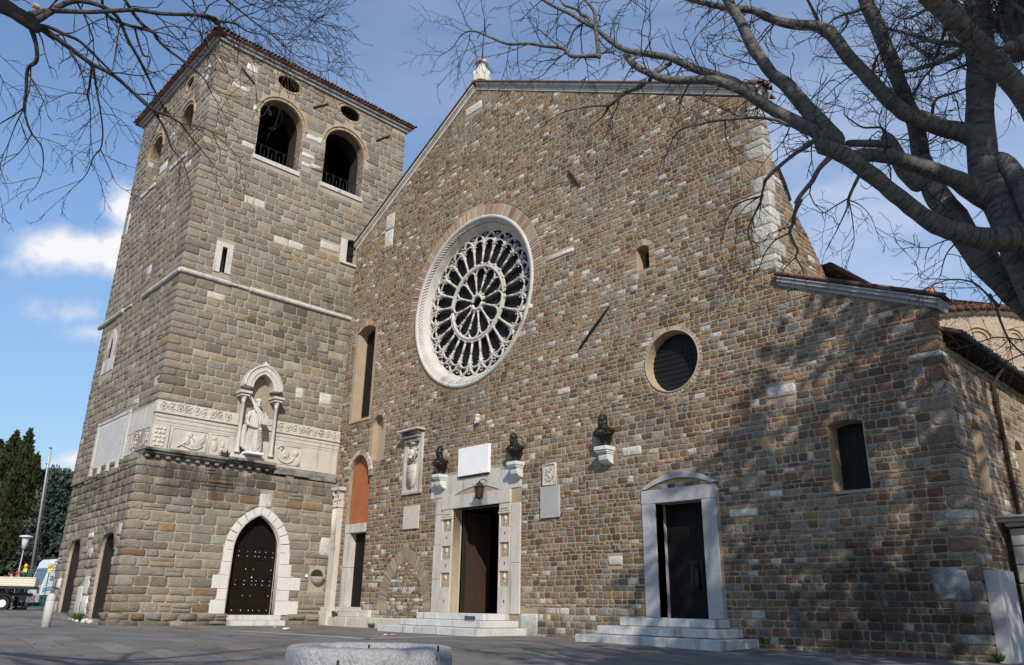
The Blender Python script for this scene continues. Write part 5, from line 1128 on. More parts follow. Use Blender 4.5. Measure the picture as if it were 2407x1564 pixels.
# tall coat of arms under a moulded hood
o = thing('coat_of_arms', 'tall carved coat of arms under a dark moulded hood, left of the leftmost bust', 'carving', tuple(FR.P([(-27.35, 5.4, 0)])[0]))
MB().box((-27.98, 5.42, -.1), (-26.68, 8.0, .04), fr=FR).build('slab', M['relief'], o)
m_ = MB(); m_.strip(rect(-27.70, -26.92, 5.65, 7.9), rect(-27.99, -26.67, 5.41, 8.0), .03, .10, True, fr=FR)
for k in range(46):
    for u in (-27.9, -26.76): m_.ball(FR.P([(u, 5.5+k*.053, .11)])[0], (.035, .02, .02), 5)
for k in range(22): m_.ball(FR.P([(-27.95+k*.057, 5.50, .11)])[0], (.02, .02, .035), 5)
m_.build('rope_border', M['relief'], o)
m_ = MB(); sh = [(-27.33+.30*math.cos(a), 6.05+.42*math.sin(a)) for a in np.linspace(math.pi, 2*math.pi, 13)]+[(-27.03, 6.7), (-27.63, 6.7)]
m_.prism(sh, .03, .17, fr=FR, scale=.92); m_.box((-27.6, 6.33, .15), (-27.06, 6.36, .18), fr=FR)
m_.ball(FR.P([(-27.33, 7.15, .14)])[0], (.15, .12, .2), 10); m_.tube([(-27.33, 7.0, .2), (-27.33, 6.9, .24)], .09, 8, fr=FR)
rr = random.Random(9)
for k in range(20):
    a = rr.uniform(-1.2, 4.4); q = [(-27.33+.2*math.cos(a), 7.05+.3*math.sin(a), .1)]
    for j in range(4): q.append((min(-26.95, max(-27.68, q[-1][0]+rr.uniform(-.12, .12))), min(7.7, max(6.7, q[-1][1]+rr.uniform(-.15, .15))), .1))
    m_.tube(q, .032, 5, fr=FR)
m_.ball(FR.P([(-27.3, 7.6, .12)])[0], (.25, .1, .10), 8)
m_.build('shield_and_helm', M['relief'], o, smooth=True)
m_ = MB(); m_.box((-27.85, 7.62, .0), (-26.85, 7.8, .22), fr=FR); m_.box((-27.9, 7.8, .0), (-26.8, 7.95, .30), fr=FR); m_.box((-27.95, 7.95, .0), (-26.75, 8.1, .36), fr=FR); m_.build('hood_moulding', M['ledge'], o, bevel=.03)
m_ = MB(); m_.box((-28.08, 8.1, .0), (-26.62, 8.18, .48), fr=FR); m_.build('hood_slab', M['marble'], o, bevel=.015)

# bronze busts on their brackets
def bracket(c, label, wide=.25):
    o = thing('wall_bracket', label, 'bracket', tuple(FR.P([(c, 5.3, 0)])[0]), 'brackets under the bronze busts')
    m_ = MB(); m_.box((c-wide, 5.85, -.05), (c+wide, 5.98, .46), fr=FR); m_.box((c-wide+.03, 5.79, -.05), (c+wide-.03, 5.85, .42), fr=FR); m_.box((c-wide+.05, 5.74, -.05), (c+wide-.05, 5.79, .37), fr=FR); m_.build('shelf', M['patina'], o, bevel=.015)
    sc_ = [(.0, 5.74), (.31, 5.74), (.33, 5.66), (.30, 5.55), (.22, 5.47), (.14, 5.44), (.06, 5.42), (.0, 5.40)]
    m_ = MB(); V = [(c+s_*(wide*.72), z, d) for s_ in (-1, 1) for d, z in sc_]; k = len(sc_)
    m_.add(V, [tuple(range(k)), tuple(range(2*k-1, k-1, -1))]+[(i, k+i, k+(i+1) % k, (i+1) % k) for i in range(k)], fr=FR); m_.build('console', M['patina'], o, bevel=.02)
def bust(c, label, style, gap):
    o = thing('bronze_bust', label, 'bust', tuple(FR.P([(c, 5.98, .4)])[0]), 'bronze busts on the church front')
    y = 20-.25; m_ = MB(); cz = 5.98
    def loft(rings):
        n = 16; V = []
        for z, rx, ry, ox, oy in rings:
            for i in range(n): a = 2*math.pi*i/n; V.append((c+ox+rx*math.cos(a), y+oy+ry*math.sin(a), cz+z))
        k = len(rings); m_.add(V, [(i*n+q, i*n+(q+1) % n, (i+1)*n+(q+1) % n, (i+1)*n+q) for i in range(k-1) for q in range(n)]+[tuple(range(n))[::-1], tuple(range((k-1)*n, k*n))])
    loft([(0, .17, .15, 0, 0), (.06, .18, .16, 0, 0), (.12, .12, .11, 0, 0), (.22, .15, .13, 0, 0), (.34, .27, .20, 0, -.02), (.44, .40, .24, 0, -.03), (.56, .44, .22, 0, -.01), (.66, .38, .19, 0, 0), (.74, .20, .15, 0, 0), (.82, .11, .12, 0, -.02), (.92, .11, .12, 0, -.04)])
    hx = -.05
    m_.ball((c+hx, y-.06, cz+1.05), (.145, .175, .20), 16); m_.ball((c+hx-.02, y-.13, cz+.93), (.10, .10, .11), 10)
    m_.ball((c+hx-.03, y-.235, cz+1.02), (.03, .045, .04), 8)                                    # nose
    m_.tube([(c+hx-.10, y-.19, cz+1.09), (c+hx-.02, y-.22, cz+1.085), (c+hx+.08, y-.2, cz+1.09)], .022, 6)   # brow
    for s_ in (-1, 1): m_.ball((c+hx+s_*.145, y-.04, cz+1.03), (.025, .045, .055), 6)            # ears
    if style == 'cap':
        m_.ball((c+hx, y-.03, cz+1.18), (.16, .18, .13), 12); m_.tube([(c+hx-.1, y-.1, cz+.86), (c+hx, y-.15, cz+.83), (c+hx+.1, y-.1, cz+.86)], .06, 6)
        m_.ball((c+hx, y-.02, cz+1.27), (.10, .11, .12), 8)
    if style in ('beard', 'long'):
        m_.ball((c+hx-.02, y-.16, cz+.87), (.09, .09, .13), 10); m_.ball((c+hx-.03, y-.16, cz+.77), (.06, .06, .09), 8)
    if style == 'long':
        for s_ in (-1, 1): m_.ball((c+hx+s_*.12, y, cz+.92), (.06, .10, .18), 8)
        m_.ball((c+hx, y+.03, cz+1.1), (.16, .15, .17), 10)
    # cape: a collar and shoulder folds
    m_.tube([(c-.2, y-.05, cz+.78), (c-.08, y-.20, cz+.70), (c+.06, y-.22, cz+.68), (c+.2, y-.08, cz+.78)], .055, 6)
    for t in np.linspace(-.3, .3, 7): m_.tube([(c+t*.6, y-.20, cz+.70), (c+t, y-.25, cz+.55), (c+t*1.1, y-.22, cz+.38)], .022, 5)
    for s_ in (-1, 1): m_.ball((c+s_*.33, y-.02, cz+.56), (.13, .16, .12), 8)
    for V in m_.V: V[:] = (V-np.array((c, y, cz)))*np.array((.96, .86, .88))+np.array((c, y, cz))
    m_.build('figure', M['bronze'], o, smooth=True, remesh=.013)
    return o
bracket(-25.2, 'pale green stained stone bracket left of the white plaque'); bust(-25.15, 'dark bronze bust of a man in a tall cap, left of the white plaque', 'cap', 0)
bracket(-20.72, 'pale green stained stone bracket right of the white plaque'); bust(-20.72, 'dark bronze bust of a bearded bald man, right of the white plaque', 'beard', 0)
bracket(-16.45, 'pale stone bracket alone on the wall between portal and side door', .27); bust(-16.42, 'dark bronze bust of a long haired bearded man, alone between portal and side door', 'long', 0)
# lantern hung before the portal
o = thing('hanging_lantern', 'wrought iron lantern hanging in front of the main portal lintel', 'lantern', (-22.55, 19.6, 4.75))
cx_, cy_ = -22.55, 19.62; m_ = MB()
for i in range(6):
    a = i*math.pi/3; b = a+math.pi/3; P = lambda r_, a_, z: (cx_+r_*math.cos(a_), cy_+r_*math.sin(a_), z)
    m_.tube([P(.14, a, 4.82), P(.19, a, 5.22), P(.08, a, 5.38)], .016, 5); m_.tube([P(.14, a, 4.82), P(.14, b, 4.82)], .018, 5); m_.tube([P(.19, a, 5.22), P(.19, b, 5.22)], .02, 5); m_.tube([P(.19, a, 5.22), P(.25, a, 5.28), P(.24, a, 5.34)], .013, 4); m_.tube([P(.14, a, 4.82), P(.19, a, 4.77)], .012, 4)
m_.tube([(cx_, cy_, 5.36), (cx_, cy_, 5.46), (cx_, 19.8, 5.55), (cx_, 20.0, 5.5)], .018, 5); m_.ball((cx_, cy_, 5.4), .05, 8); m_.ball((cx_, cy_, 4.78), .04, 6)
m_.build('lantern_frame', M['iron'], o)
MB().lathe([(.12, 4.84), (.165, 5.2), (.06, 5.34)], (cx_, cy_, 0), 6).build('lantern_glass', mat('brown lantern glass', (.05, .03, .025), .25, .2, 9), o)
# statue in the aedicule
q = TX.P([(15.36, 7.2, .40)])[0]
o = thing('saint_statue', 'stone statue of a robed saint holding a palm frond in the tower niche', 'statue', tuple(q))
m_ = MB(); n = 40
def loft(rings, fold=.0, nf=9):
    V = []
    for z, rx, ry, ox, oy, am in rings:
        for i in range(n):
            a = 2*math.pi*i/n; k = 1+am*math.sin(nf*a+z*1.3)+am*.5*math.sin(2*nf*a+1); V.append((q[0]+oy+ry*k*math.cos(a), q[1]+ox+rx*k*math.sin(a), q[2]+z))
    k = len(rings); m_.add(V, [(i*n+j, i*n+(j+1) % n, (i+1)*n+(j+1) % n, (i+1)*n+j) for i in range(k-1) for j in range(n)]+[tuple(range(n))[::-1], tuple(range((k-1)*n, k*n))])
loft([(.14, .36, .22, 0, 0, .08), (.2, .40, .24, 0, 0, .09), (.7, .37, .23, 0, 0, .08), (1.15, .33, .22, 0, .0, .06), (1.4, .31, .21, 0, 0, .04), (1.6, .31, .20, 0, 0, .03), (1.8, .34, .19, 0, 0, .01), (1.98, .30, .17, 0, 0, 0), (2.07, .14, .12, 0, 0, 0), (2.14, .10, .10, 0, 0, 0), (2.22, .10, .10, 0, 0, 0)])
P = lambda u, z, d: (q[0]+d, q[1]+u, q[2]+z)
m_.ball(P(0, 2.38, .02), (.15, .125, .18), 14); m_.ball(P(.0, 2.27, .07), (.10, .085, .12), 10); m_.ball(P(0, 2.36, .165), (.045, .025, .04), 6)
for s_ in (-1, 1): m_.ball(P(s_*.12, 2.34, 0), (.05, .03, .06), 6); m_.ball(P(s_*.11, 2.25, -.03), (.09, .05, .16), 8)
m_.lathe([(.17, 2.44), (.175, 2.48), (.15, 2.56), (.05, 2.6)], (q[0]-.0, q[1], q[2]), 12)
m_.tube([P(-.30, 1.92, 0), P(-.44, 1.62, .02), P(-.42, 1.32, .10), P(-.2, 1.22, .24), P(-.06, 1.2, .27)], [.11, .115, .10, .075, .06], 8)
m_.tube([P(.30, 1.92, 0), P(.42, 1.6, .05), P(.38, 1.35, .15), P(.26, 1.36, .27)], [.11, .11, .09, .065], 8)
m_.tube([P(-.48, 1.3, -.02), P(-.50, .9, -.04), P(-.48, .35, -.05), P(-.40, .2, 0)], [.10, .13, .12, .07], 8)                    # cloak edge
for k in range(9): m_.tube([P(-.02-.05, 1.2-k*.10, .23), P(.1, 1.08-k*.105, .27), P(.24, 1.2-k*.10, .20)], .022, 5)             # swag folds
m_.tube([P(-.22, .3, .2), P(.1, .26, .24), P(.28, .5, .18)], .03, 5)
m_.box(tuple(P(.10, 1.36, .16)), tuple(P(.44, 1.62, .36))); m_.box(tuple(P(.12, 1.62, .2)), tuple(P(.2, 1.84, .34))); m_.box(tuple(P(.24, 1.62, .2)), tuple(P(.31, 1.92, .34))); m_.box(tuple(P(.34, 1.62, .2)), tuple(P(.42, 1.8, .34)))
fp = [P(-.03, 1.16, .28), P(-.06, 1.5, .29), P(-.12, 1.9, .27), P(-.2, 2.2, .22), P(-.32, 2.45, .15), P(-.40, 2.6, .08)]; m_.tube(fp, [.035, .04, .035, .03, .025, .012], 6)
for k in range(9):
    t = k/8; b = np.array(fp[2])*(1-t)+np.array(fp[5])*t; m_.tube([b, b+np.array((-.02, -.14+.06*t, .12))], [.03, .012], 5)
for s_ in (-.16, .14): m_.ball(P(s_, .12, .17), (.16, .075, .06), 8)
m_.build('figure', M['marble'], o, smooth=True, remesh=.018)
m_ = MB(); m_.box(tuple(P(-.42, -.02, -.2)), tuple(P(.42, .10, .32))); m_.build('pedestal', M['white'], o, bevel=.03)
# stoup, tag
o = thing('stone_basin', 'small fluted shell basin in a hooded hollow, right of the pointed tower door', 'basin', tuple(TXL.P([(19.3, 1.8, 0)])[0]))
m_ = MB(); V = []
for k, (r_, z) in enumerate(((.04, 1.78), (.16, 1.80), (.27, 1.92), (.34, 2.06), (.36, 2.09), (.30, 2.08), (.2, 2.0))):
    for i in range(21): a = -math.pi/2+math.pi*i/20; w_ = 1+.07*math.sin(i*math.pi)*1+.05*math.cos(i*2.2) if 0 < k < 5 else 1; V.append(TXL.P([(19.3+r_*w_*math.sin(a), z, .05+r_*w_*math.cos(a))])[0])
m_.add(V, [(k*21+i, k*21+i+1, (k+1)*21+i+1, (k+1)*21+i) for k in range(6) for i in range(20)]); m_.build('bowl', M['marble'], o, smooth=True)
m_ = MB(); m_.prism(round_arch(18.98, 19.62, 2.05, 2.1, 14), .0, .04, fr=TXL); m_.build('hollow', M['darkin'], o)
o = tag(MB().box((18.68, 2.06, .07), (18.80, 2.17, .10), fr=TXL).build('wall_tag', mat('white enamel', (.75, .75, .75), .4, .05)), 'small square white tag on the tower wall beside the shell basin', 'tag')
# leaning slab by the side wall
o = tag(MB().box((20.15, -.15, .03), (21.3, 1.86, .34), fr=SD).build('marble_slab', M['slab'], bevel=.02), 'tall grey veined marble slab standing against the church side wall, beside the gate pier', 'slab')
# gate pier
o = thing('gate_pier', 'grey rusticated stone gate pier with moulded cap, at the right edge behind the marble slab', 'gate pier', (-4.5, 22.3, 0))
GP = Frame((0, 22.2, 0), (1, 0, 0), (0, -1, 0)); m_ = MB()
for k in range(5): m_.box((-5.1, .78+k*.43, -1.2), (-3.6, .78+k*.43+.41, .10), fr=GP); m_.box((-5.75, .78+k*.43, -.9), (-5.08, .78+k*.43+.41, .0), fr=GP)
m_.build('blocks', M['pier'], o, bevel=.03)
m_ = MB(); m_.box((-5.8, -.2, -1.2), (-3.5, .72, .16), fr=GP); m_.build('footing', M['pier'], o, bevel=.02)
m_ = MB(); m_.box((-5.8, 2.95, -1.2), (-3.55, 3.05, .12), fr=GP); m_.box((-5.95, 3.05, -1.3), (-3.45, 3.14, .26), fr=GP); m_.box((-6.0, 3.14, -1.3), (-3.4, 3.2, .34), fr=GP); m_.build('cap', M['pier'], o, bevel=.02)
# round drum behind the aisle
dc = at(2200, 745, 47); dr = 4.7; ze = at(2285, 741, 47-4.4)[2]; HT = at(2200, 697, 47)[2]-ze
o = thing('round_chapel', 'pale round chapel drum with blind arches and red tiled cone roof behind the aisle eave', 'chapel', (dc[0], dc[1], 0))
m_ = MB(); m_.lathe([(dr, 0), (dr, ze)], (dc[0], dc[1], 0), 64); m_.build('drum_wall', mat('pale brick', (.37, .295, .22), .9, .35, 1.5, .5, 9, 1.0, 9, .06), o)
m_ = MB()
for i in range(14):
    a0_ = 2*math.pi*i/14
    for rr, w_ in ((.72, .09), (.5, .07)):
        m_.tube([(dc[0]+(dr+.03)*math.cos(a0_+rr*math.cos(t)/dr), dc[1]+(dr+.03)*math.sin(a0_+rr*math.cos(t)/dr), ze-1.6+rr*math.sin(t)) for t in np.linspace(0, math.pi, 13)], w_, 5)
    for s_ in (-1, 1): a_ = a0_+s_*.6/dr; m_.tube([(dc[0]+(dr+.02)*math.cos(a_), dc[1]+(dr+.02)*math.sin(a_), z) for z in (0, ze-1.6)], .12, 5)
m_.build('blind_arches', mat('brick arches', (.42, .30, .20), .9, .25, 3), o)
m_ = MB(); m_.lathe([(dr+.12, ze-.16), (dr+.30, ze-.03), (dr+.30, ze+.02), (dr-.2, ze+.02)], (dc[0], dc[1], 0), 64); m_.build('eave_band', M['marble'], o)
m_ = MB(); ht = HT
for i in range(84):
    a = 2*math.pi*i/84; p0 = (dc[0]+(dr+.42)*math.cos(a), dc[1]+(dr+.42)*math.sin(a), ze+.06); p1 = (dc[0]+.15*math.cos(a), dc[1]+.15*math.sin(a), ze+ht)
    k = 9; col_ = tc_()
    for j in range(k):
        t0 = j/k; t1 = (j+1.12)/k; A_ = np.array(p0)*(1-t0)+np.array(p1)*t0; B_ = np.array(p0)*(1-t1)+np.array(p1)*t1; m_.tube([A_+np.array((0, 0, .03)), B_], [.20*(1-t0)+.02, .17*(1-t1)+.02], 6, col=tc_(), cap=j == 0)
m_.lathe([(dr+.40, ze+.03), (.2, ze+ht-.02)], (dc[0], dc[1], 0), 48, (.22, .09, .05)); m_.build('cone_roof', M['tile'], o, smooth=True)
m_ = MB(); m_.lathe([(.16, ze+ht-.1), (.14, ze+ht+.15), (.22, ze+ht+.3), (.26, ze+ht+.5), (.16, ze+ht+.72), (.05, ze+ht+.85)], (dc[0], dc[1], 0), 10, (.42, .2, .13)); m_.build('terracotta_finial', M['tile'], o, smooth=True)
# round well curb in the foreground
wc = at(868, 1560, 9.0); wx, wy = wc[0], wc[1]; zt = at(868, 1518, 9.0)[2]+.0
o = thing('stone_wellhead', 'worn pale octagonal stone wellhead in the foreground', 'wellhead', (wx, wy, gz(wx, wy)))
m_ = MB(); n = 64; V = []
def oct_(a): return .5*(1/max(abs(math.cos(((a+R(22.5)+R(14)) % R(45))-R(22.5))), .5))+.5
prof = [(.93, -.9), (.93, -.12), (.925, -.05), (.90, -.015), (.86, 0.0), (.62, .0), (.60, -.03), (.58, -.5)]
rw = random.Random(6)
for r_, z in prof:
    for i in range(n): a = 2*math.pi*i/n; V.append((wx+r_*oct_(a)*math.cos(a), wy+r_*oct_(a)*math.sin(a), zt+z+rw.uniform(-.006, .006)))
m_.add(V, [(k*n+i, k*n+(i+1) % n, (k+1)*n+(i+1) % n, (k+1)*n+i) for k in range(len(prof)-1) for i in range(n)]+[tuple(range((len(prof)-1)*n, len(prof)*n))])
m_.build('curb', mat('pale worn limestone', (.31, .31, .32), .85, .3, 3.0, .45, 30, 1.0, 26, .03, (.20, .20, .21), 6.0, .55), o, smooth=True)
m_ = MB()
for px, py in ((868, 1510), (1030, 1524)): p = at(px, py, 8.5); m_.tube([(p[0], p[1], zt-.03), (p[0], p[1], zt+.035)], .012, 6)
p = at(795, 1553, 8.15); m_.tube([p, p+np.array((.02, -.02, -.05)), p+np.array((.06, -.05, -.07))], .014, 6)
m_.build('iron_pin', M['iron'], o)
# small things
o = tag(MB().box((-21.5, .47, 1.76), (-20.98, .60, 1.78), fr=FR).build('notice_board', mat('blue black enamel', (.012, .013, .04), .4, .05)), 'small dark blue notice propped on the middle step of the main portal', 'sign')
m_ = MB()
for k in range(2): m_.box((-21.45, .50+k*.045, 1.781), (-21.03, .508+k*.045, 1.784), fr=FR)
m_.build('notice_rule', mat('pale ink', (.4, .4, .5), .5, 0), o)
rl = random.Random(12)
def litter(px, py, s_, col, label, n=7):
    p = onground(px, py); m_ = MB(); c = [rl.uniform(.6, 1) for _ in range(n)]
    V = [(p[0]+s_*c[i]*math.cos(2*math.pi*i/n), p[1]+s_*c[i]*math.sin(2*math.pi*i/n), p[2]+.01+rl.uniform(0, s_*.35)) for i in range(n)]+[(p[0], p[1], p[2]+s_*.4)]
    m_.add(V, [(i, (i+1) % n, n) for i in range(n)]); tag(m_.build('litter_scrap', mat('scrap '+label[:12], col, .6, .1)), label, 'litter', 'litter on the paving')
litter(647, 1476.5, .13, (.8, .8, .8), 'crumpled white paper nearest the pointed tower door'); litter(672, 1480.5, .17, (.8, .8, .8), 'larger flat white paper scrap near the pointed tower door')
litter(537, 1498, .15, (.02, .06, .35), 'blue plastic scrap on the grey paving'); litter(908, 1494, .10, (.8, .8, .75), 'white paper scrap before the portal steps'); litter(925, 1494.5, .13, (.75, .35, .08), 'orange and white wrapper before the portal steps')
m_ = MB()
for k in range(60):
    px = rl.uniform(60, 1300); py = rl.uniform(1480, 1530); p = onground(px, py); s_ = rl.uniform(.015, .05); a = rl.uniform(0, 6)
    m_.add([(p[0]-s_, p[1], p[2]+.008), (p[0]+s_*math.cos(a), p[1]+s_*math.sin(a), p[2]+.012), (p[0], p[1]+s_, p[2]+.02+s_*.4)], [(0, 1, 2)], (.12, .06, .035))
tag(m_.build('dead_leaves', mat('dead leaf', (.11, .055, .03), .8, .3, 9)), kind='stuff', label='scattered dead leaves on the paving')
def weed(p, s_, n, label):
    m_ = MB()
    for i in range(n):
        a = rl.uniform(0, 6.28); l = s_*rl.uniform(.5, 1); q = np.array(p)+np.array((math.cos(a), math.sin(a), 0))*rl.uniform(0, s_*.3); tip = q+np.array((math.cos(a)*l*.7, math.sin(a)*l*.7, l)); w_ = np.array((-math.sin(a), math.cos(a), 0))*s_*.09
        m_.add([q-w_, q+w_, tip+w_*.2, (q+tip)/2-w_*2], [(0, 1, 2, 3)])
    tag(m_.build('weed_tuft', mat('weed '+label[:14], (.05, .10, .025), .8, .3, 9)), label, 'weed', 'weeds in the joints')
weed(TX.P([(14.15, 6.93, .35)])[0], .32, 40, 'green weed tuft on the tower ledge left of the statue')
weed(FR.P([(-32.2, .40, .3)])[0], .28, 30, 'weed tuft on the marble footing beside the fluted pilaster'); weed(FR.P([(-29.0, .0, .5)])[0], .26, 26, 'weed tuft at the foot of the marble footing'); weed(FR.P([(-26.2, .4, .25)])[0], .22, 24, 'weed tuft beside the portal steps')
weed(FR.P([(-11.1, .1, .4)])[0], .22, 40, 'mossy weed tuft at the right end of the side door steps'); weed(SD.P([(20.0, -.03, .1)])[0], .2, 24, 'weed tuft at the church corner by the marble slab'); weed(TL.P([(-37.2, .1, .3)])[0], .35, 40, 'weed tuft between the two grilled arches of the tower')
# ------------------------------------------------------------------ street things at the far left
p = onground(107, 1473); bp = CAMPOS+ray(107, 1474)*27.0; gb = gz(bp[0], bp[1])
o = thing('stone_bollard', 'round topped pale stone bollard in front of the tower', 'bollard', (bp[0], bp[1], gb))
m_ = MB(); m_.lathe([(.155, gb-.1), (.155, gb+.84), (.148, gb+.85), (.148, gb+.87), (.155, gb+.88), (.15, gb+.96), (.125, gb+1.05), (.08, gb+1.10), (.02, gb+1.12)], (bp[0], bp[1], 0), 24); m_.build('post', mat('pale concrete', (.46, .44, .42), .8, .15, 3), o, smooth=True)
def base(px, d): q = CAMPOS+ray(px, 1440)*d; return np.array((q[0], q[1], gz(q[0], q[1])))
WH = mat('white paint', (.62, .64, .66), .35, .06, 2, bump=0, spec=.5); GRN = mat('green paint', (.02, .10, .09), .4, .1, bump=0); RUB = mat('tyre rubber', (.015, .015, .016), .8, .2, bump=.1)
GLS = mat('vehicle glass', (.10, .14, .19), .12, .1, 3, bump=0, spec=.6); BLU = mat('signal blue', (.02, .10, .32), .4, .05, bump=0); CYN = mat('turquoise', (.05, .34, .48), .4, .05, bump=0); YEL = mat('hi vis yellow', (.60, .72, .05), .5, .05, bump=0); AMB = mat('amber lens', (.75, .33, .02), .25, .05, bump=0, spec=.6)
GRY = mat('grey galvanised', (.33, .34, .36), .45, .15, metal=.3, bump=0)
# lettered van: local frame with x along its side, y outwards to the viewer
def local(px, d, yaw):
    b_ = base(px, d); U = np.array((math.cos(yaw), math.sin(yaw), 0)); return b_, Frame((b_[0], b_[1], b_[2]), U, (U[1], -U[0], 0))
vb, VF = local(86, 41.5, R(97))
van = thing('lettered_van', 'white and turquoise high roofed van with blue lettering on its side, parked behind the tower', 'van', tuple(vb))
sec = [(0, .35), (4.6, .35), (4.6, 2.4), (4.45, 2.62), (.42, 2.62), (.27, 2.45), (.0, 1.2)]
m_ = MB(); m_.prism(sec, -1.75, -.04, fr=VF); m_.prism(sec, -.04, .0, fr=VF, scale=.985); m_.build('body', WH, van, bevel=.05)
m_ = MB(); m_.box((.0, .36, -1.7), (4.6, .75, .012), fr=VF); m_.build('lower_band', GRN, van, bevel=.02)
m_ = MB(); m_.prism([(-.012, 1.25), (.0, 1.25), (.20, 2.15), (.188, 2.15)], -1.6, -.15, fr=VF); m_.build('windscreen', GLS, van)
for u in (.85, 3.7):
    m_ = MB(); m_.tube([(u, .33, -.2), (u, .33, .03)], .33, 20, fr=VF); w_ = m_.build('wheel', RUB, van); m_ = MB(); m_.tube([(u, .33, .02), (u, .33, .045)], .19, 16, fr=VF); m_.build('rim', GRY, w_)
m_ = MB(); pts = [(.05+t*4.5, 1.02+.10*math.sin(t*7)+.05*math.sin(t*15), .02) for t in np.linspace(0, 1, 40)]; m_.strip([(a, b-.03) for a, b, c in pts], [(a, b+.05) for a, b, c in pts], .004, .014, fr=VF); m_.strip([(a, b-.14) for a, b, c in pts], [(a, b-.07) for a, b, c in pts], .004, .014, fr=VF); m_.build('wave_stripe', CYN, van)
m_ = MB(); m_.box((.48, 1.88, .004), (.63, 2.03, .014), fr=VF); m_.box((.80, 1.86, .004), (.92, 1.95, .014), fr=VF); m_.box((.78, 1.99, .004), (1.1, 2.02, .014), fr=VF); m_.build('logo_mark', CYN, van)
m_ = MB(); m_.box((-.015, .8, -.55), (-.0, 1.15, -.25), fr=VF); m_.build('tail_lamp', mat('dark red lens', (.10, .03, .05), .3, .05), van)
m_ = MB()
for k in range(4): m_.prism([(-.02+.02, 1.2), (.06+.02, 1.2+.25), (.07+.02, 1.25), (.0, 1.15)], -1.0, -.9, fr=VF)
def text(s_, size, u, v, fr, mt, par, name, d=.008, ext=.004, bold=False, sx=1.0):
    cu = bpy.data.curves.new(name, 'FONT'); cu.body = s_; cu.size = size; cu.extrude = ext; cu.offset = .012*size if bold else 0
    t = bpy.data.objects.new(name, cu); COL.objects.link(t); bpy.context.view_layer.update()
    me = bpy.data.meshes.new_from_object(t.evaluated_get(bpy.context.evaluated_depsgraph_get())); bpy.data.objects.remove(t)
    k = len(me.vertices); co = np.empty(k*3); me.vertices.foreach_get('co', co); co = co.reshape(-1, 3); m_ = MB(); m_.add(co*np.array((sx, 1, 1))+np.array((u, v, d)), [tuple(p.vertices) for p in me.polygons], fr=fr); bpy.data.meshes.remove(me)
    return m_.build(name, mt, par)
INK = mat('dark ink', (.03, .04, .08), .5, .05, bump=0)
text('Vicino', .17, .36, 2.42, VF, INK, van, 'side_lettering', sx=1.75); text('Nei', .17, .36, 2.25, VF, INK, van, 'side_lettering', sx=1.75); text('Mo', .15, .36, 2.10, VF, INK, van, 'side_lettering', sx=1.75)
text('ant', .50, .32, 1.50, VF, BLU, van, 'side_lettering', bold=True)
# small flatbed truck
tb, TF2 = local(-8, 36, R(71)); TF2 = Frame(tb, TF2.U, TF2.N)
trk = thing('flatbed_truck', 'small flatbed truck with a ribbed cream drop side, cut off by the left edge', 'truck', tuple(tb))
def bedu(px): return 0
L1 = 1.32; m_ = MB(); m_.box((-2.4, 1.08, -1.5), (L1, 1.46, -1.46), fr=TF2); m_.box((-2.4, 1.08, -.04), (L1, 1.46, .0), fr=TF2); m_.box((L1-.04, 1.08, -1.5), (L1, 1.46, 0), fr=TF2)
for k in range(3): m_.box((-2.35, 1.13+k*.10, .0), (L1-.08, 1.17+k*.10, .02), fr=TF2)
m_.box((-2.4, 1.44, -.06), (L1, 1.49, .03), fr=TF2); m_.build('drop_side', mat('cream paint', (.62, .58, .47), .45, .1, bump=0), trk, bevel=.01)
m_ = MB(); m_.box((-2.4, .96, -1.5), (L1, 1.08, -.02), fr=TF2); m_.box((-2.4, .62, -1.0), (L1-.1, .78, -.85), fr=TF2); m_.box((-2.4, .62, -.6), (L1-.1, .78, -.45), fr=TF2); m_.build('chassis', M['iron'], trk)
m_ = MB(); m_.box((-4.0, .5, -1.5), (-2.45, 1.9, 0), fr=TF2); m_.build('cab', WH, trk, bevel=.08)
for u in (.12, -3.3):
    m_ = MB(); m_.tube([(u, .30, -.22), (u, .30, -.02)], .30, 20, fr=TF2); w_ = m_.build('wheel', RUB, trk); m_ = MB(); m_.tube([(u, .30, -.03), (u, .30, -.01)], .17, 16, fr=TF2); m_.build('rim', WH, w_)
m_ = MB(); m_.tube([(.12+.40*math.cos(a), .30+.40*math.sin(a), -.12) for a in np.linspace(.1, 2.9, 9)], .06, 6, fr=TF2); m_.build('mudguard', RUB, trk)
m_ = MB(); m_.box((L1-.02, .55, -.7), (L1+.03, .68, -.55), fr=TF2); m_.box((L1-.02, .55, -.25), (L1+.03, .68, -.15), fr=TF2); m_.build('tail_lamp', mat('orange lens', (.5, .12, .03), .3, .05), trk)
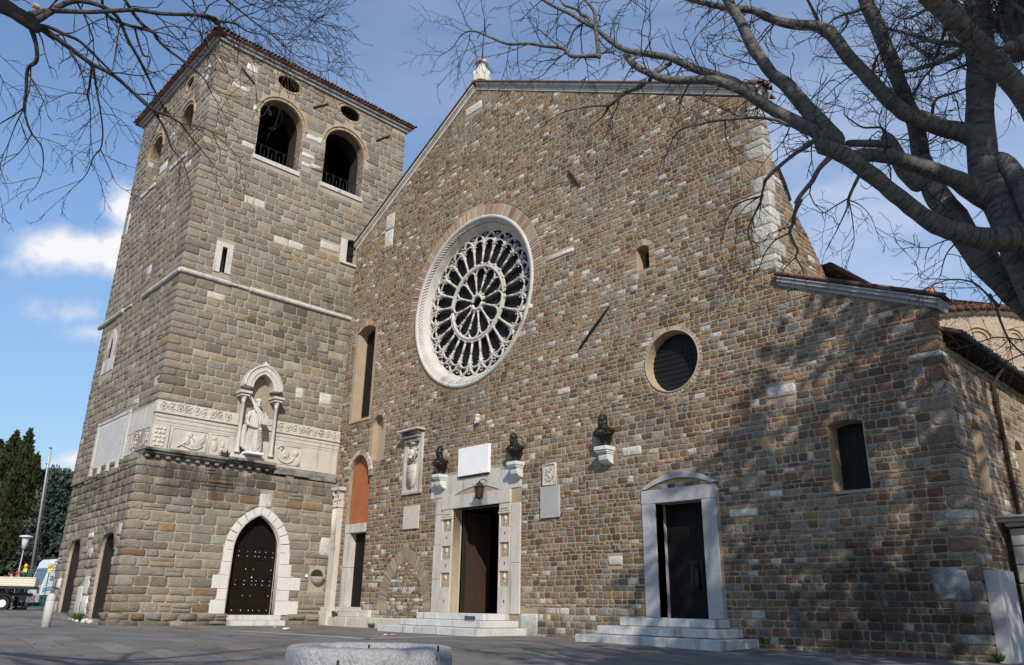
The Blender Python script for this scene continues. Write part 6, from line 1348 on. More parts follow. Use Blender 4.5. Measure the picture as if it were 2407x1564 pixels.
# two workmen behind the flatbed
def person(px, d, hgt, yaw, jc, tc2, label, cap=None, lean=0.0):
    b_ = base(px, d); s_ = hgt/1.75; o = thing('person', label, 'person', tuple(b_), 'workmen behind the flatbed truck')
    me = bpy.data.meshes.new('body'); k = o; c_, s2 = math.cos(yaw), math.sin(yaw)
    def Q(x, y, z): return (s_*(x*c_-y*s2), s_*(x*s2+y*c_), s_*z)
    J = [(0, 0, .92), (0, .0, 1.15), (0, .02+lean*.3, 1.38), (0, .03+lean*.4, 1.50), (0, .05+lean*.5, 1.58), (0, .06+lean*.5, 1.68),
         (-.19, .02+lean*.3, 1.40), (-.25, .08+lean*.3, 1.14), (-.20, .24+lean*.3, .98), (.19, .02+lean*.3, 1.40), (.26, .06+lean*.3, 1.12), (.2, .25+lean*.3, 1.0),
         (-.09, 0, .88), (-.11, .04, .48), (-.12, .0, .08), (-.12, .14, .04), (.09, 0, .88), (.12, -.06, .48), (.14, -.16, .09), (.15, -.02, .04),
         (-.18, .30+lean*.3, .93), (.18, .32+lean*.3, .95)]
    Rr = [.14, .15, .17, .07, .075, .10, .085, .055, .045, .085, .055, .045, .105, .075, .06, .045, .105, .075, .06, .045, .04, .04]
    E_ = [(0, 1), (1, 2), (2, 3), (3, 4), (4, 5), (2, 6), (6, 7), (7, 8), (8, 20), (2, 9), (9, 10), (10, 11), (11, 21), (0, 12), (12, 13), (13, 14), (14, 15), (0, 16), (16, 17), (17, 18), (18, 19)]
    me.from_pydata([Q(*j) for j in J], E_, []); bo = bpy.data.objects.new('body', me); COL.objects.link(bo); bo.parent = o
    md = bo.modifiers.new('skin', 'SKIN'); md.use_smooth_shade = True
    for i, v_ in enumerate(me.skin_vertices[0].data): v_.radius = (Rr[i]*s_, Rr[i]*s_*.85); v_.use_root = (i == 0)
    sb = bo.modifiers.new('sub', 'SUBSURF'); sb.levels = 1; sb.render_levels = 1
    bpy.context.view_layer.update(); me2 = bpy.data.meshes.new_from_object(bo.evaluated_get(bpy.context.evaluated_depsgraph_get())); bo.modifiers.clear(); bo.data = me2
    zs = np.empty(len(me2.vertices)*3); me2.vertices.foreach_get('co', zs); zs = zs.reshape(-1, 3)
    me2.materials.clear(); SK = mat('skin', (.42, .24, .17), .6, .1, bump=0); 
    for q in (jc, tc2, SK, M['iron']): me2.materials.append(q)
    for pl in me2.polygons:
        z = zs[list(pl.vertices), 2].mean()/s_; pl.material_index = 3 if z < .10 else 1 if z < .95 else 0 if z < 1.50 else 2; pl.use_smooth = True
    off = b_
    m_ = MB(); hc = np.array(Q(0, .07+lean*.5, 1.66))+off
    f_ = np.array(Q(0, 1, 0))/s_; sd_ = np.array(Q(1, 0, 0))/s_
    m_.ball(hc+f_*.105*s_+np.array((0, 0, -.01)), .022, 6); m_.ball(hc+f_*.085*s_+np.array((0, 0, -.075)), (.035, .035, .02), 6)
    for q in (-1, 1): m_.ball(hc+sd_*.09*q, (.025, .025, .035), 6); m_.ball(hc+f_*.09*s_+sd_*.035*q+np.array((0, 0, .03)), .012, 5)
    m_.build('face', SK, o, smooth=True)
    m_ = MB()
    if cap is not None:
        m_.ball(hc+np.array((0, 0, .05)), (.115, .115, .085), 12); m_.ball(hc+f_*.13+np.array((0, 0, .045)), (.075, .075, .018), 8); m_.build('cap', cap, o, smooth=True)
    else:
        m_.ball(hc-f_*.02+np.array((0, 0, .045)), (.112, .112, .09), 12); m_.build('hair', mat('dark hair', (.02, .016, .013), .8, .2), o, smooth=True)
    return o
va = math.atan2(CF[1], CF[0])
person(15, 38.2, 1.80, R(200), mat('teal jacket', (.10, .24, .23), .8, .15), mat('navy trousers', (.015, .017, .04), .85, .15), 'dark haired man in a teal jacket standing behind the flatbed truck', None, .25)
person(31, 38.4, 1.80, R(190), mat('dark blue jacket', (.02, .022, .05), .8, .15), mat('dark trousers', (.02, .022, .035), .85, .15), 'man in a red cap and dark blue jacket standing behind the flatbed truck', mat('red cap', (.55, .04, .05), .7, .1), .15)
# site fence with warning lamps
fb, FF = local(47, 39.6, R(85))
o = thing('mesh_fence', 'green wire mesh site fence panel standing in front of the lettered van', 'fence', tuple(fb)); m_ = MB()
for u in (0, 2.3): m_.tube([(u, 0, 0), (u, 1.95, 0)], .025, 6, fr=FF)
m_.tube([(0, 1.95, 0), (2.3, 1.95, 0)], .025, 6, fr=FF); m_.tube([(0, .15, 0), (2.3, .15, 0)], .025, 6, fr=FF); m_.build('tube_frame', mat('blue green paint', (.06, .16, .18), .4, .1, bump=0), o)
m_ = MB()
for k in range(1, 20): m_.tube([(k*.115, .15, 0), (k*.115, 1.95, 0)], .005, 3, fr=FF)
for k in range(1, 16): m_.tube([(0, .15+k*.115, 0), (2.3, .15+k*.115, 0)], .004, 3, fr=FF)
m_.tube([(.0, 1.35, .05), (.55, .35, .12)], .016, 5, fr=FF); m_.build('wire_mesh', mat('green wire', (.05, .15, .14), .5, .1, bump=0), o)
m_ = MB(); m_.box((-.3, -.02, -.2), (.25, .12, .2), fr=FF); m_.box((2.0, -.02, -.2), (2.5, .12, .2), fr=FF); m_.build('foot_block', mat('red brown block', (.22, .07, .05), .8, .2), o)
def warn(px, py, d, label):
    q = CAMPOS+ray(px, py)*d; o = thing('warning_lamp', label, 'warning lamp', (q[0], q[1], gz(q[0], q[1])), 'amber warning lamps on poles'); z = q[2]
    m_ = MB(); m_.tube([(q[0], q[1], gz(q[0], q[1])), (q[0], q[1], z-.22)], .022, 6); m_.build('pole', GRN, o)
    m_ = MB(); m_.box((q[0]-.11, q[1]-.07, z-.24), (q[0]+.11, q[1]+.07, z-.06)); m_.build('battery_box', YEL, o, bevel=.015)
    m_ = MB(); m_.ball((q[0], q[1], z+.06), (.125, .09, .125), 14); m_.build('amber_lens', AMB, o, smooth=True)
warn(60.5, 1334, 38.6, 'amber warning lamp nearest the man in the red cap'); warn(118, 1334, 36.5, 'amber warning lamp in front of the van lettering')
# lamp post and flagpole
lp = base(23, 52); zt_ = at(62, 1268, 52)[2]
o = thing('street_lamp', 'slim grey street lamp with a flat white disc hood in front of the cypresses', 'street lamp', tuple(lp))
m_ = MB(); m_.lathe([(.07, lp[2]), (.07, lp[2]+2.2), (.045, lp[2]+2.25), (.04, zt_-.3)], (lp[0], lp[1], 0), 10); m_.build('post', GRY, o, smooth=True)
m_ = MB(); m_.lathe([(.11, zt_-.55), (.19, zt_-.15), (.24, zt_+.15), (.24, zt_+.2)], (lp[0], lp[1], 0), 16); m_.build('lamp_glass', mat('lamp lens', (.55, .56, .55), .3, .05), o, smooth=True)
m_ = MB(); m_.lathe([(.20, zt_+.2), (.44, zt_+.26), (.42, zt_+.32), (.2, zt_+.38), (.02, zt_+.4)], (lp[0], lp[1], 0), 24); m_.build('disc_hood', WH, o, smooth=True)
fpb = base(58, 50); ft = at(118.5, 1054, 50)
o = thing('flagpole', 'tall thin bare grey flagpole between the cypresses and the tower', 'flagpole', tuple(fpb))
m_ = MB(); m_.tube([fpb, fpb*.5+ft*.5, ft], [.085, .07, .05], 10); m_.build('mast', GRY, o, smooth=True); m_ = MB(); m_.ball(ft+np.array((0, 0, .03)), (.13, .13, .06), 8); m_.build('truck_cap', GRY, o, smooth=True)
m_ = MB(); sdv = np.array((CR[0], CR[1], 0))*.14; m_.tube([fpb+sdv+np.array((0, 0, 1.2)), ft+sdv*.8], .012, 4); m_.build('halyard', mat('rope', (.35, .34, .2), .9), o)

# ------------------------------------------------------------------ evergreens behind
def leafmass(name, parent, mt, samples, rg, size):
    # many small leaf sprays: samples (k,3) positions, outward directions (k,3)
    P, D = samples; k = len(P); s_ = size*(.5+rg.rand(k, 1))
    t = rg.normal(size=(k, 3)); t -= D*(t*D).sum(1, keepdims=True); t /= np.linalg.norm(t, axis=1, keepdims=True)
    V = np.stack([P-t*s_*.35, P+t*s_*.35, P+D*s_*1.1+t*s_*.12, P+D*s_*.9-t*s_*.2], 1)
    m_ = MB(); V = V.reshape(-1, 3); sh = np.repeat(.6+.75*rg.rand(k), 1)
    m_.add(V, [(i*4, i*4+1, i*4+2, i*4+3) for i in range(k)], np.repeat(sh[:, None], 3, 1)); return m_.build(name, mt, parent)
def leafmat(name, col):
    m = bpy.data.materials.new(name); m.use_nodes = True; t = m.node_tree; b = t.nodes['Principled BSDF']; b.inputs['Roughness'].default_value = .7; b.inputs['Specular IOR Level'].default_value = .2
    a = N(t, 'ShaderNodeAttribute', attribute_name='Col'); q = N(t, 'ShaderNodeMix', data_type='RGBA', blend_type='MULTIPLY'); q.inputs[0].default_value = 1; q.inputs[6].default_value = (*col, 1); t.links.new(a.outputs['Color'], q.inputs[7])
    g = N(t, 'ShaderNodeTexCoord'); n = N(t, 'ShaderNodeTexNoise'); n.inputs['Scale'].default_value = .9; n.inputs['Detail'].default_value = 4; t.links.new(g.outputs['Object'], n.inputs['Vector'])
    k = MA(t, 'ADD', MA(t, 'MULTIPLY', MA(t, 'SUBTRACT', n.outputs['Fac'], .5), 2.2), 1.0); v = N(t, 'ShaderNodeVectorMath', operation='SCALE'); t.links.new(q.outputs[2], v.inputs[0]); t.links.new(k, v.inputs['Scale']); t.links.new(v.outputs[0], b.inputs['Base Color']); return m
LC = leafmat('cypress green', (.034, .044, .015)); LB = leafmat('blue green needles', (.048, .070, .056)); TRK = M['twig']
def cypress(px, d, top_py, wid, label, seed, tops):
    b_ = base(px, d); tpx = px+.217*(1440-top_py); o = thing('cypress_tree', label, 'cypress', tuple(b_), 'cypresses at the left edge'); rg = np.random.RandomState(seed)
    zt = at(tpx, top_py, d)[2]; H = zt-b_[2]
    m_ = MB(); m_.tube([b_, b_+np.array((0, 0, H*.5)), b_+np.array((0, 0, H*.93))], [.3, .2, .04], 8); m_.build('trunk', TRK, o)
    Ps, Ds = [], []
    for (ox, hz, r0) in tops:
        k = int(17000*hz*hz*r0); t = 1-rg.rand(k)**.62; a = rg.rand(k)*6.283
        prof = np.where(t < .12, .75+t*2, (1.0-np.clip(t-.12, 0, 1)/.88)**.8)
        lump = 1+.16*np.sin(a*5+t*17+seed)+.12*np.sin(a*3-t*29)+.07*np.sin(a*9+t*61)
        r_ = wid*r0*prof*lump*(.82+.2*rg.rand(k))
        x = ox*wid*(1-.2*t)
        P = np.stack([b_[0]+CR[0]*x+r_*np.cos(a), b_[1]+CR[1]*x+r_*np.sin(a), b_[2]+.3+t*H*hz], 1)
        D = np.stack([np.cos(a)*.55, np.sin(a)*.55, np.full(k, .85)], 1)+rg.normal(size=(k, 3))*.28; D /= np.linalg.norm(D, axis=1, keepdims=True); Ps.append(P); Ds.append(D)
        tt = np.linspace(.02, .96, 14); cm = MB()
        cm.lathe([(wid*r0*.80*float(np.where(q < .12, .75+q*2, (1-max(0, q-.12)/.88)**.8)), b_[2]+.3+q*H*hz) for q in tt], (b_[0]+CR[0]*ox*wid*.9, b_[1]+CR[1]*ox*wid*.9, 0), 14); cm.build('inner_foliage', LC, o)
    leafmass('crown', o, LC, (np.concatenate(Ps), np.concatenate(Ds)), rg, .27)
cypress(-58, 66, 988, 3.3, 'taller dark green cypress cut by the left edge', 3, [(0, .985, .85), (.45, 1.0, .6), (-.5, .93, .7)])
cypress(-22, 60, 1035, 2.6, 'shorter broad dark green cypress nearest the flagpole', 5, [(0, 1.0, .8), (.42, .95, .62), (-.45, .78, .75)])
def conifer(px, d, top_py, wid, label, seed):
    b_ = base(px, d); o = thing('conifer_tree', label, 'conifer', tuple(b_), 'blue green conifers behind the van'); rg = np.random.RandomState(seed); H = at(px+.217*(1440-top_py), top_py, d)[2]-b_[2]
    m_ = MB(); m_.tube([b_, b_+np.array((.1, 0, H*.5)), b_+np.array((0, 0, H*.97))], [.28, .16, .03], 8); m_.build('trunk', TRK, o)
    Ps, Ds = [], []; bm = MB()
    for i in range(110):
        t = (i+.5)/110; a = i*2.4+rg.rand(); L = wid*(1-t)**.7*(.65+.55*rg.rand())*(1.0 if t > .1 else .8); z = b_[2]+.3+t*(H-.4)
        p0 = np.array((b_[0], b_[1], z)); dr_ = np.array((math.cos(a), math.sin(a), .12+.35*t)); p1 = p0+dr_*L; bm.tube([p0, p1], [.05, .012], 3)
        k = int(30+190*L/wid); s_ = rg.rand(k)**.55; P = p0+(p1-p0)*s_[:, None]+rg.normal(size=(k, 3))*np.array((.30, .30, .20)); D = dr_*.5+rg.normal(size=(k, 3))*.5+np.array((0, 0, .35)); D /= np.linalg.norm(D, axis=1, keepdims=True); Ps.append(P); Ds.append(D)
    bm.build('limbs', TRK, o); leafmass('crown', o, LB, (np.concatenate(Ps), np.concatenate(Ds)), rg, .25)
conifer(36, 62, 1092, 2.6, 'blue green conifer just right of the flagpole', 1); conifer(53, 66, 1086, 2.6, 'tallest blue green conifer, between the flagpole and the tower', 2); conifer(80, 60, 1092, 2.7, 'blue green conifer nearest the tower edge', 4); conifer(100, 70, 1100, 2.6, 'blue green conifer mostly hidden behind the tower', 8); conifer(15, 74, 1120, 3.2, 'blue green conifer glimpsed behind the flagpole foot', 9)

# ------------------------------------------------------------------ bare trees over the square
rnd = np.random.RandomState(2024)
CROP = dict(c3=(1700, 0, 3.29), c4=(1700, 350, 2.81), c5=(950, 60, 2.505), cL=(0, 0, 2.9175), cA=(1950, 0, 5.153), cB=(1100, 0, 3.967), cC=(2100, 400, 4.417), cD=(1650, 480, 5.52), c6=(400, 0, 5.945), cR=(2150, 650, 4.416))
def smooth(P, Rr, k=4):
    P = np.asarray(P, float); Rr = np.asarray(Rr, float); n = len(P)
    if n < 3: return P, Rr
    o, q = [], []
    for i in range(n-1):
        p0 = P[max(0, i-1)]; p1 = P[i]; p2 = P[i+1]; p3 = P[min(n-1, i+2)]
        for j in range(k):
            t = j/k; o.append(.5*((2*p1)+(p2-p0)*t+(2*p0-5*p1+4*p2-p3)*t*t+(3*p1-p0-3*p2+p3)*t**3)); q.append(Rr[i]*(1-t)+Rr[i+1]*t)
    o.append(P[-1]); q.append(Rr[-1]); return np.array(o), np.array(q)
def nrm(v): return v/max(1e-9, np.linalg.norm(v))
class Tree:
    def __init__(s, name, label, loc):
        s.o = thing(name, label, 'tree', loc); s.bm = 'bark'; s.big = MB(); s.tw = MB(); s.nt = 0; s.src = []
    def limb(s, crop, pts, d0, d1, dens=1.0, ln=1.0, droop=.5, big=None):
        cx, cy, k = CROP[crop]; n = len(pts); P, Rr = [], []
        for i, (x, y, w) in enumerate(pts):
            d = d0+(d1-d0)*i/max(1, n-1); px, py = cx+x/k, cy+y/k; r_ = ray(px, py)
            P.append(CAMPOS+r_*d); Rr.append(.5*w/k*d/FPX*1.03)
        P, Rr = smooth(P, Rr)
        if len(P) > 3: P[1:-1] += rnd.normal(size=(len(P)-2, 3))*Rr[1:-1, None]*.025; Rr = Rr*(1+.035*rnd.normal(size=len(Rr)))
        if big is None: big = Rr.max() > .022
        if Rr.max() > .03:
            P, Rr = smooth(P[::2] if len(P) % 2 else np.concatenate([P[::2], P[-1:]]), Rr[::2] if len(Rr) % 2 else np.concatenate([Rr[::2], Rr[-1:]]), 8)
        (s.big if big else s.tw).tube(P, Rr, 12 if Rr.max() > .05 else 7 if Rr.max() > .02 else 5, col=s.rings(P, Rr, 12 if Rr.max() > .05 else 7 if Rr.max() > .02 else 5))
        if Rr[0] > .03: s.big.ball(P[0], Rr[0]*.99, 12, (.10, .095, .088))
        if Rr[-1] > .03: s.big.ball(P[-1], Rr[-1]*.99, 10, (.10, .095, .088))
        s.sprout(P, Rr, dens, ln, droop); return P, Rr
    def rings(s, P, Rr, n):
        # bark tone changes ring by ring: dark lenticel lines and paler bands
        k = len(P); v = .108*(1+.08*rnd.normal(size=k-1)); v = np.where(rnd.rand(k-1) < .10, v*.62, v); v = np.clip(v, .045, .2)
        c = np.repeat(v[:, None], n, 1)*(1+.07*rnd.normal(size=(k-1, n))); c = np.where(rnd.rand(k-1, n) < .07, c*.5, c); c = np.concatenate([c.ravel(), [.1, .1]]); return np.stack([c, c*.95, c*.88], 1)
    def world(s, P, Rr, dens=1.0, ln=1.0, droop=.3):
        P, Rr = smooth(P, Rr); s.big.tube(P, Rr, 10, col=s.rings(P, Rr, 10)); s.sprout(P, Rr, dens, ln, droop)
    def sprout(s, P, Rr, dens, ln, droop):
        if dens <= 0: return
        seg = np.linalg.norm(np.diff(P, axis=0), axis=1); cum = np.concatenate([[0], np.cumsum(seg)]); L = cum[-1]; k = max(1, int(L*5.0*dens))
        for j in range(k):
            u = (j+rnd.rand())/k*L; i = min(len(seg)-1, int(np.searchsorted(cum, u)-1)); i = max(0, i); t = (u-cum[i])/max(seg[i], 1e-6); p = P[i]+(P[i+1]-P[i])*t; r_ = Rr[i]; ax = nrm(P[i+1]-P[i])
            side = rnd.normal(size=3); side -= ax*(side@ax); side = nrm(side)
            d = nrm(ax*.55+side*.85+np.array((0, 0, .12-.35*droop)))
            s.grow(p, d, ln*rnd.uniform(.45, 1.15), min(.011, max(.0042, r_*.45)), 2, droop)
        t_ = nrm(P[-1]-P[-2])
        for j in range(2): s.grow(P[-1], nrm(t_+rnd.normal(size=3)*.3), ln*rnd.uniform(.5, .9), max(.0035, min(.009, Rr[-1]*.9)), 2, droop)
    def grow(s, p, d, L, r_, lvl, droop):
        n = max(3, int(L/.11)); P = [p]; st = L/n
        for i in range(n):
            d = nrm(d+rnd.normal(size=3)*.20+np.array((0, 0, -.075*droop))); p = p+d*st; P.append(p)
        s.nt += 1; s.tw.tube(P, np.linspace(r_, max(.0022, r_*.35), n+1), 3, cap=False)
        if lvl > 0:
            for i in range(1, n+1):
                if rnd.rand() < .72:
                    ax = nrm(P[i]-P[i-1]); sd = rnd.normal(size=3); sd -= ax*(sd@ax); s.grow(P[i], nrm(ax*.75+nrm(sd)*.7), L*rnd.uniform(.3, .55)*(1-.35*i/n), max(.0024, r_*.62), lvl-1, droop)
    def done(s):
        s.big.build('limbs', M[s.bm], s.o, smooth=True); s.tw.build('twigs', M['twig'], s.o); print(s.o.name, 'twigs', s.nt)
# --- right-hand tree
tbase = at(2620, 1150, 8.6)
T = Tree('bare_tree', 'big bare tree with thick smooth grey limbs reaching in from the right edge', (tbase[0], tbase[1], gz(tbase[0], tbase[1])))
T.limb('cC', [(2020, 2100, 520), (1660, 1500, 430), (1390, 1000, 360), (1290, 740, 345), (1165, 450, 335), (1020, 200, 315), (938, 0, 290), (900, -480, 255), (905, -900, 262), (895, -1250, 258), (880, -1560, 250), (872, -1790, 245), (880, -2100, 225), (900, -2600, 190), (930, -3100, 150)], 8.6, 10.6, .12, .8)
T.world([(tbase[0]+.1, tbase[1], gz(tbase[0], tbase[1])-.2), (tbase[0]+.05, tbase[1], .6), at(2557, 875, 8.6)], [.48, .40, .25], 0)
T.limb('cC', [(1500, 720, 300), (1356, 705, 290), (1000, 720, 235), (700, 655, 205), (520, 600, 190), (350, 510, 180), (180, 380, 172), (0, 240, 170), (-180, 90, 165), (-360, -50, 165), (-560, -180, 178), (-740, -270, 165)], 8.5, 8.9, .25, .8)
T.limb('c3', [(860, 1085, 165), (720, 930, 130), (565, 745, 112), (470, 640, 104), (380, 575, 90), (290, 450, 90), (220, 350, 90), (160, 220, 80), (100, 110, 76), (20, -20, 72), (-60, -200, 60)], 8.9, 10.2, 1.3, .8)
T.limb('c3', [(800, 1060, 140), (690, 1005, 100), (580, 955, 96), (450, 885, 92), (300, 795, 86), (150, 700, 80), (0, 640, 75), (-155, 618, 66), (-330, 622, 60), (-460, 612, 54), (-590, 560, 50), (-700, 495, 48), (-745, 440, 46)], 8.9, 10.2, 1.1, .9)
T.limb('cB', [(1220, 530, 46), (1205, 400, 38), (1188, 250, 36), (1180, 120, 32), (1130, 40, 28), (1075, -30, 26), (1040, -160, 22)], 10.2, 10.4, .8, .8)
T.limb('cB', [(1215, 520, 46), (1060, 527, 36), (950, 520, 36), (900, 455, 34), (720, 432, 30), (560, 406, 28), (380, 412, 25), (230, 358, 21), (90, 300, 18), (0, 296, 14), (-70, 340, 10), (-150, 450, 8), (-260, 520, 6)], 10.2, 11.2, 1.1, .85, .8)
T.limb('cB', [(60, 300, 12), (-10, 230, 10), (-60, 100, 8), (-130, -30, 6)], 11, 11.2, 1.2, .7)
T.limb('cB', [(20, 320, 9), (15, 360, 9), (60, 430, 7), (70, 500, 6), (120, 600, 5)], 11, 11.1, 1.2, .4, 1); T.limb('cB', [(20, 360, 8), (-20, 470, 6), (-80, 590, 5), (-190, 700, 4)], 11, 11.1, 1.3, .5, 1)
T.limb('cB', [(2600, 850, 70), (2480, 765, 82), (2300, 700, 76), (2100, 640, 72), (1900, 548, 64), (1700, 508, 56), (1500, 478, 52), (1350, 400, 46), (1230, 300, 42), (1150, 245, 40), (1050, 190, 35), (950, 128, 32), (820, 68, 28), (700, 0, 26), (560, -90, 20)], 9.6, 10.8, 1.2, .8, .5)
T.limb('cB', [(1150, 250, 36), (1130, 170, 34), (1060, 140, 26), (1010, 90, 22), (900, 50, 20), (860, 0, 16), (800, -80, 12)], 10.6, 10.9, .9, .8)
T.limb('cB', [(1895, 590, 38), (1800, 650, 36), (1715, 715, 36), (1690, 760, 38)], 10.0, 10.0, 0)
T.limb('cB', [(1080, 215, 18), (1000, 270, 15), (950, 370, 13), (920, 460, 12), (890, 510, 11), (800, 590, 10), (700, 700, 8), (600, 750, 5)], 10.5, 10.7, .9, .6, .9)
T.limb('cB', [(1070, 200, 16), (1052, 330, 13), (1062, 450, 11), (1050, 540, 10), (960, 630, 6), (840, 690, 4)], 10.5, 10.6, .7, .5, .9)
T.limb('cB', [(1640, 770, 60), (1580, 820, 45), (1470, 860, 40), (1380, 940, 36), (1310, 985, 30), (1235, 987, 20), (1100, 1000, 14), (900, 1045, 11), (800, 1100, 9), (720, 1160, 7)], 10.0, 11.0, .7, .6, .8)
T.limb('cB', [(1310, 985, 26), (1285, 1050, 20), (1230, 1110, 12), (1140, 1180, 8)], 10.5, 10.8, 1, .5, .8)
T.limb('cB', [(1480, 490, 10), (1450, 630, 9)], 10.3, 10.3, 0)
T.limb('c5', [(2260, 590, 22), (2180, 555, 20), (2050, 543, 18), (1900, 555, 16), (1790, 570, 14), (1620, 620, 10), (1560, 720, 5)], 9.0, 10.0, 1.0, .6, .8)
T.limb('c5', [(1990, 545, 9), (1830, 470, 6), (1700, 415, 4)], 9.4, 9.8, .8, .5, .5); T.limb('c5', [(1890, 560, 8), (1895, 660, 6), (1950, 780, 4)], 9.5, 9.7, .9, .5, .9)
T.limb('c3', [(720, 1070, 42), (650, 1130, 36), (560, 1185, 32), (430, 1290, 29), (335, 1385, 28), (315, 1440, 20), (290, 1546, 18)], 8.9, 9.2, .3, .6, .9)
T.limb('cD', [(790, -130, 34), (755, -10, 30), (700, 100, 25), (615, 275, 20), (600, 400, 16), (655, 550, 10), (680, 750, 6)], 9.2, 9.4, 1.1, .45, 1)
T.limb('cD', [(770, -100, 24), (640, -70, 20), (460, 0, 20), (370, 120, 17), (300, 280, 15), (262, 450, 12), (240, 560, 8), (290, 800, 4)], 9.2, 9.4, 1.1, .45, 1)
T.limb('cD', [(770, -110, 22), (590, 10, 14), (480, 150, 9), (400, 290, 5)], 9.2, 9.4, 1.1, .45, 1); T.limb('cD', [(600, 400, 9), (480, 370, 8), (400, 600, 7), (360, 800, 5)], 9.3, 9.4, 1, .4, 1)
T.limb('c3', [(850, 1195, 52), (745, 1300, 38), (690, 1400, 36), (600, 1510, 33), (560, 1575, 30)], 8.9, 8.9, .3, .5, .9)
T.limb('cD', [(1290, -60, 52), (1200, 130, 46), (1180, 250, 42), (1140, 370, 40), (1195, 510, 36), (1245, 610, 30), (1215, 690, 24), (1300, 830, 14), (1340, 990, 10), (1400, 1130, 6), (1650, 1320, 3)], 8.9, 8.9, .7, .4, .9)
T.limb('cD', [(1140, 370, 26), (1080, 400, 22), (950, 470, 20), (820, 630, 16), (740, 830, 12), (640, 940, 10), (500, 1010, 7), (320, 1310, 3)], 8.9, 9.0, .9, .45, .9)
T.limb('cD', [(1215, 690, 16), (1060, 850, 12), (1010, 1000, 8), (850, 1200, 4)], 8.9, 9.0, 1.0, .4, .9)
T.limb('c4', [(905, 165, 26), (862, 250, 20), (828, 330, 19), (815, 400, 12), (740, 560, 6)], 8.8, 8.9, .8, .5, .8)
T.limb('c4', [(828, 325, 12), (740, 378, 9), (660, 425, 7), (600, 400, 4)], 8.9, 8.9, 1.6, .4, .5); T.limb('c4', [(828, 335, 11), (850, 440, 8), (865, 600, 5), (840, 690, 3)], 8.9, 8.9, 1.6, .45, .8); T.limb('c4', [(830, 340, 10), (900, 370, 7), (970, 440, 5), (1010, 540, 3)], 8.9, 8.9, 1.5, .4, .8)
T.limb('c3', [(2000, 1085, 190), (1880, 1030, 150), (1700, 990, 132), (1550, 930, 130), (1400, 870, 122), (1290, 780, 112), (1190, 680, 106), (1080, 560, 102), (960, 430, 96), (870, 305, 96), (785, 225, 98), (680, 198, 80), (520, 188, 75), (380, 150, 66), (250, 88, 60), (130, 72, 56), (0, 55, 50), (-160, 20, 44), (-330, -30, 38), (-560, -120, 30)], 9.55, 10.6, 1.3, .9, .3)
T.limb('c3', [(2130, 1610, 130), (2010, 1520, 170), (1890, 1440, 165), (1750, 1365, 132), (1500, 1280, 120), (1300, 1212, 112), (1150, 1200, 106), (1010, 1208, 98), (860, 1185, 74), (745, 1168, 50)], 9.3, 8.9, .2, .7)
T.limb('cC', [(1560, 1560, 250), (1250, 1290, 250), (1030, 1060, 262), (850, 810, 285), (620, 500, 270), (470, 290, 235), (370, 100, 200), (300, -80, 200)], 9.2, 9.9, .2, .8)
T.limb('cC', [(370, 100, 190), (310, -50, 190), (270, -240, 175), (235, -460, 165), (150, -680, 150), (60, -900, 145), (-30, -1160, 145), (-110, -1340, 150), (-160, -1480, 142), (-260, -1690, 150), (-330, -1900, 130), (-420, -2200, 110)], 9.9, 10.6, 1.2, .9, .3)
T.limb('c3', [(1500, 1420, 130), (1400, 1320, 120), (1330, 1180, 108), (1265, 1070, 95)], 9.8, 9.8, .5); T.limb('c3', [(1330, 1130, 66), (1200, 1112, 60), (1080, 1110, 56), (970, 1108, 50)], 9.8, 9.6, .4)
T.limb('c3', [(1290, 1090, 36), (1225, 990, 18), (1080, 985, 14), (940, 890, 11), (930, 830, 7), (780, 800, 4)], 9.8, 10, 1.2, .7, .2); T.limb('c3', [(1440, 850, 26), (1470, 730, 20), (1560, 590, 14), (1640, 510, 8)], 9.7, 9.9, 1.2, .7, .2)
T.limb('c3', [(1615, 900, 26), (1640, 780, 20), (1740, 730, 14), (1900, 680, 9)], 9.8, 10, 1, .6, .2); T.limb('c3', [(1150, 580, 28), (1180, 460, 20), (1255, 350, 12), (1280, 260, 6)], 9.9, 10, .8, .7, .1); T.limb('c3', [(740, 180, 30), (700, 90, 24), (640, -20, 20)], 10.2, 10.3, .8, .7, .1)
T.limb('cA', [(420, 90, 60), (300, 140, 44), (170, 180, 34), (60, 230, 24), (-60, 330, 14)], 10.3, 10.4, 1, .6); T.limb('cA', [(200, 180, 34), (225, 250, 30), (190, 330, 26), (100, 440, 16)], 10.35, 10.3, 1, .4)
T.limb('cA', [(1740, 700, 44), (1690, 610, 36), (1560, 530, 30), (1400, 505, 24), (1240, 580, 16), (1170, 690, 12)], 9.9, 9.7, 1.4, .7, .2); T.limb('cA', [(1750, 740, 38), (1620, 800, 34), (1480, 850, 24), (1340, 920, 16), (1180, 910, 10)], 9.9, 9.8, 1.4, .7, .2); T.limb('cA', [(1700, 1050, 22), (1450, 1150, 20), (1300, 1200, 18), (1240, 1400, 18)], 9.9, 9.9, 1, .6)
T.limb('c4', [(1690, 150, 90), (1800, 75, 112), (1890, 130, 126), (1960, 240, 136), (2020, 360, 140), (2120, 560, 150)], 9.6, 8.7, .2, .7)
T.limb('cC', [(1100, 1420, 34), (960, 1280, 24), (830, 1170, 19), (660, 1135, 15), (520, 1152, 12), (350, 1230, 8), (270, 1330, 5)], 8.4, 8.2, 1.4, .55, .4); T.limb('cC', [(620, 1140, 13), (430, 1130, 10), (280, 1120, 8), (240, 980, 6), (150, 880, 3)], 8.3, 8.2, 1.4, .5, .2)
T.limb('cC', [(640, 765, 18), (560, 860, 14), (520, 960, 12), (490, 1090, 9), (440, 1150, 5)], 8.7, 8.5, 1.4, .5, .5); T.limb('cC', [(550, 870, 10), (700, 900, 8), (790, 1000, 7), (810, 1130, 4)], 8.6, 8.5, 1.3, .4, .4)
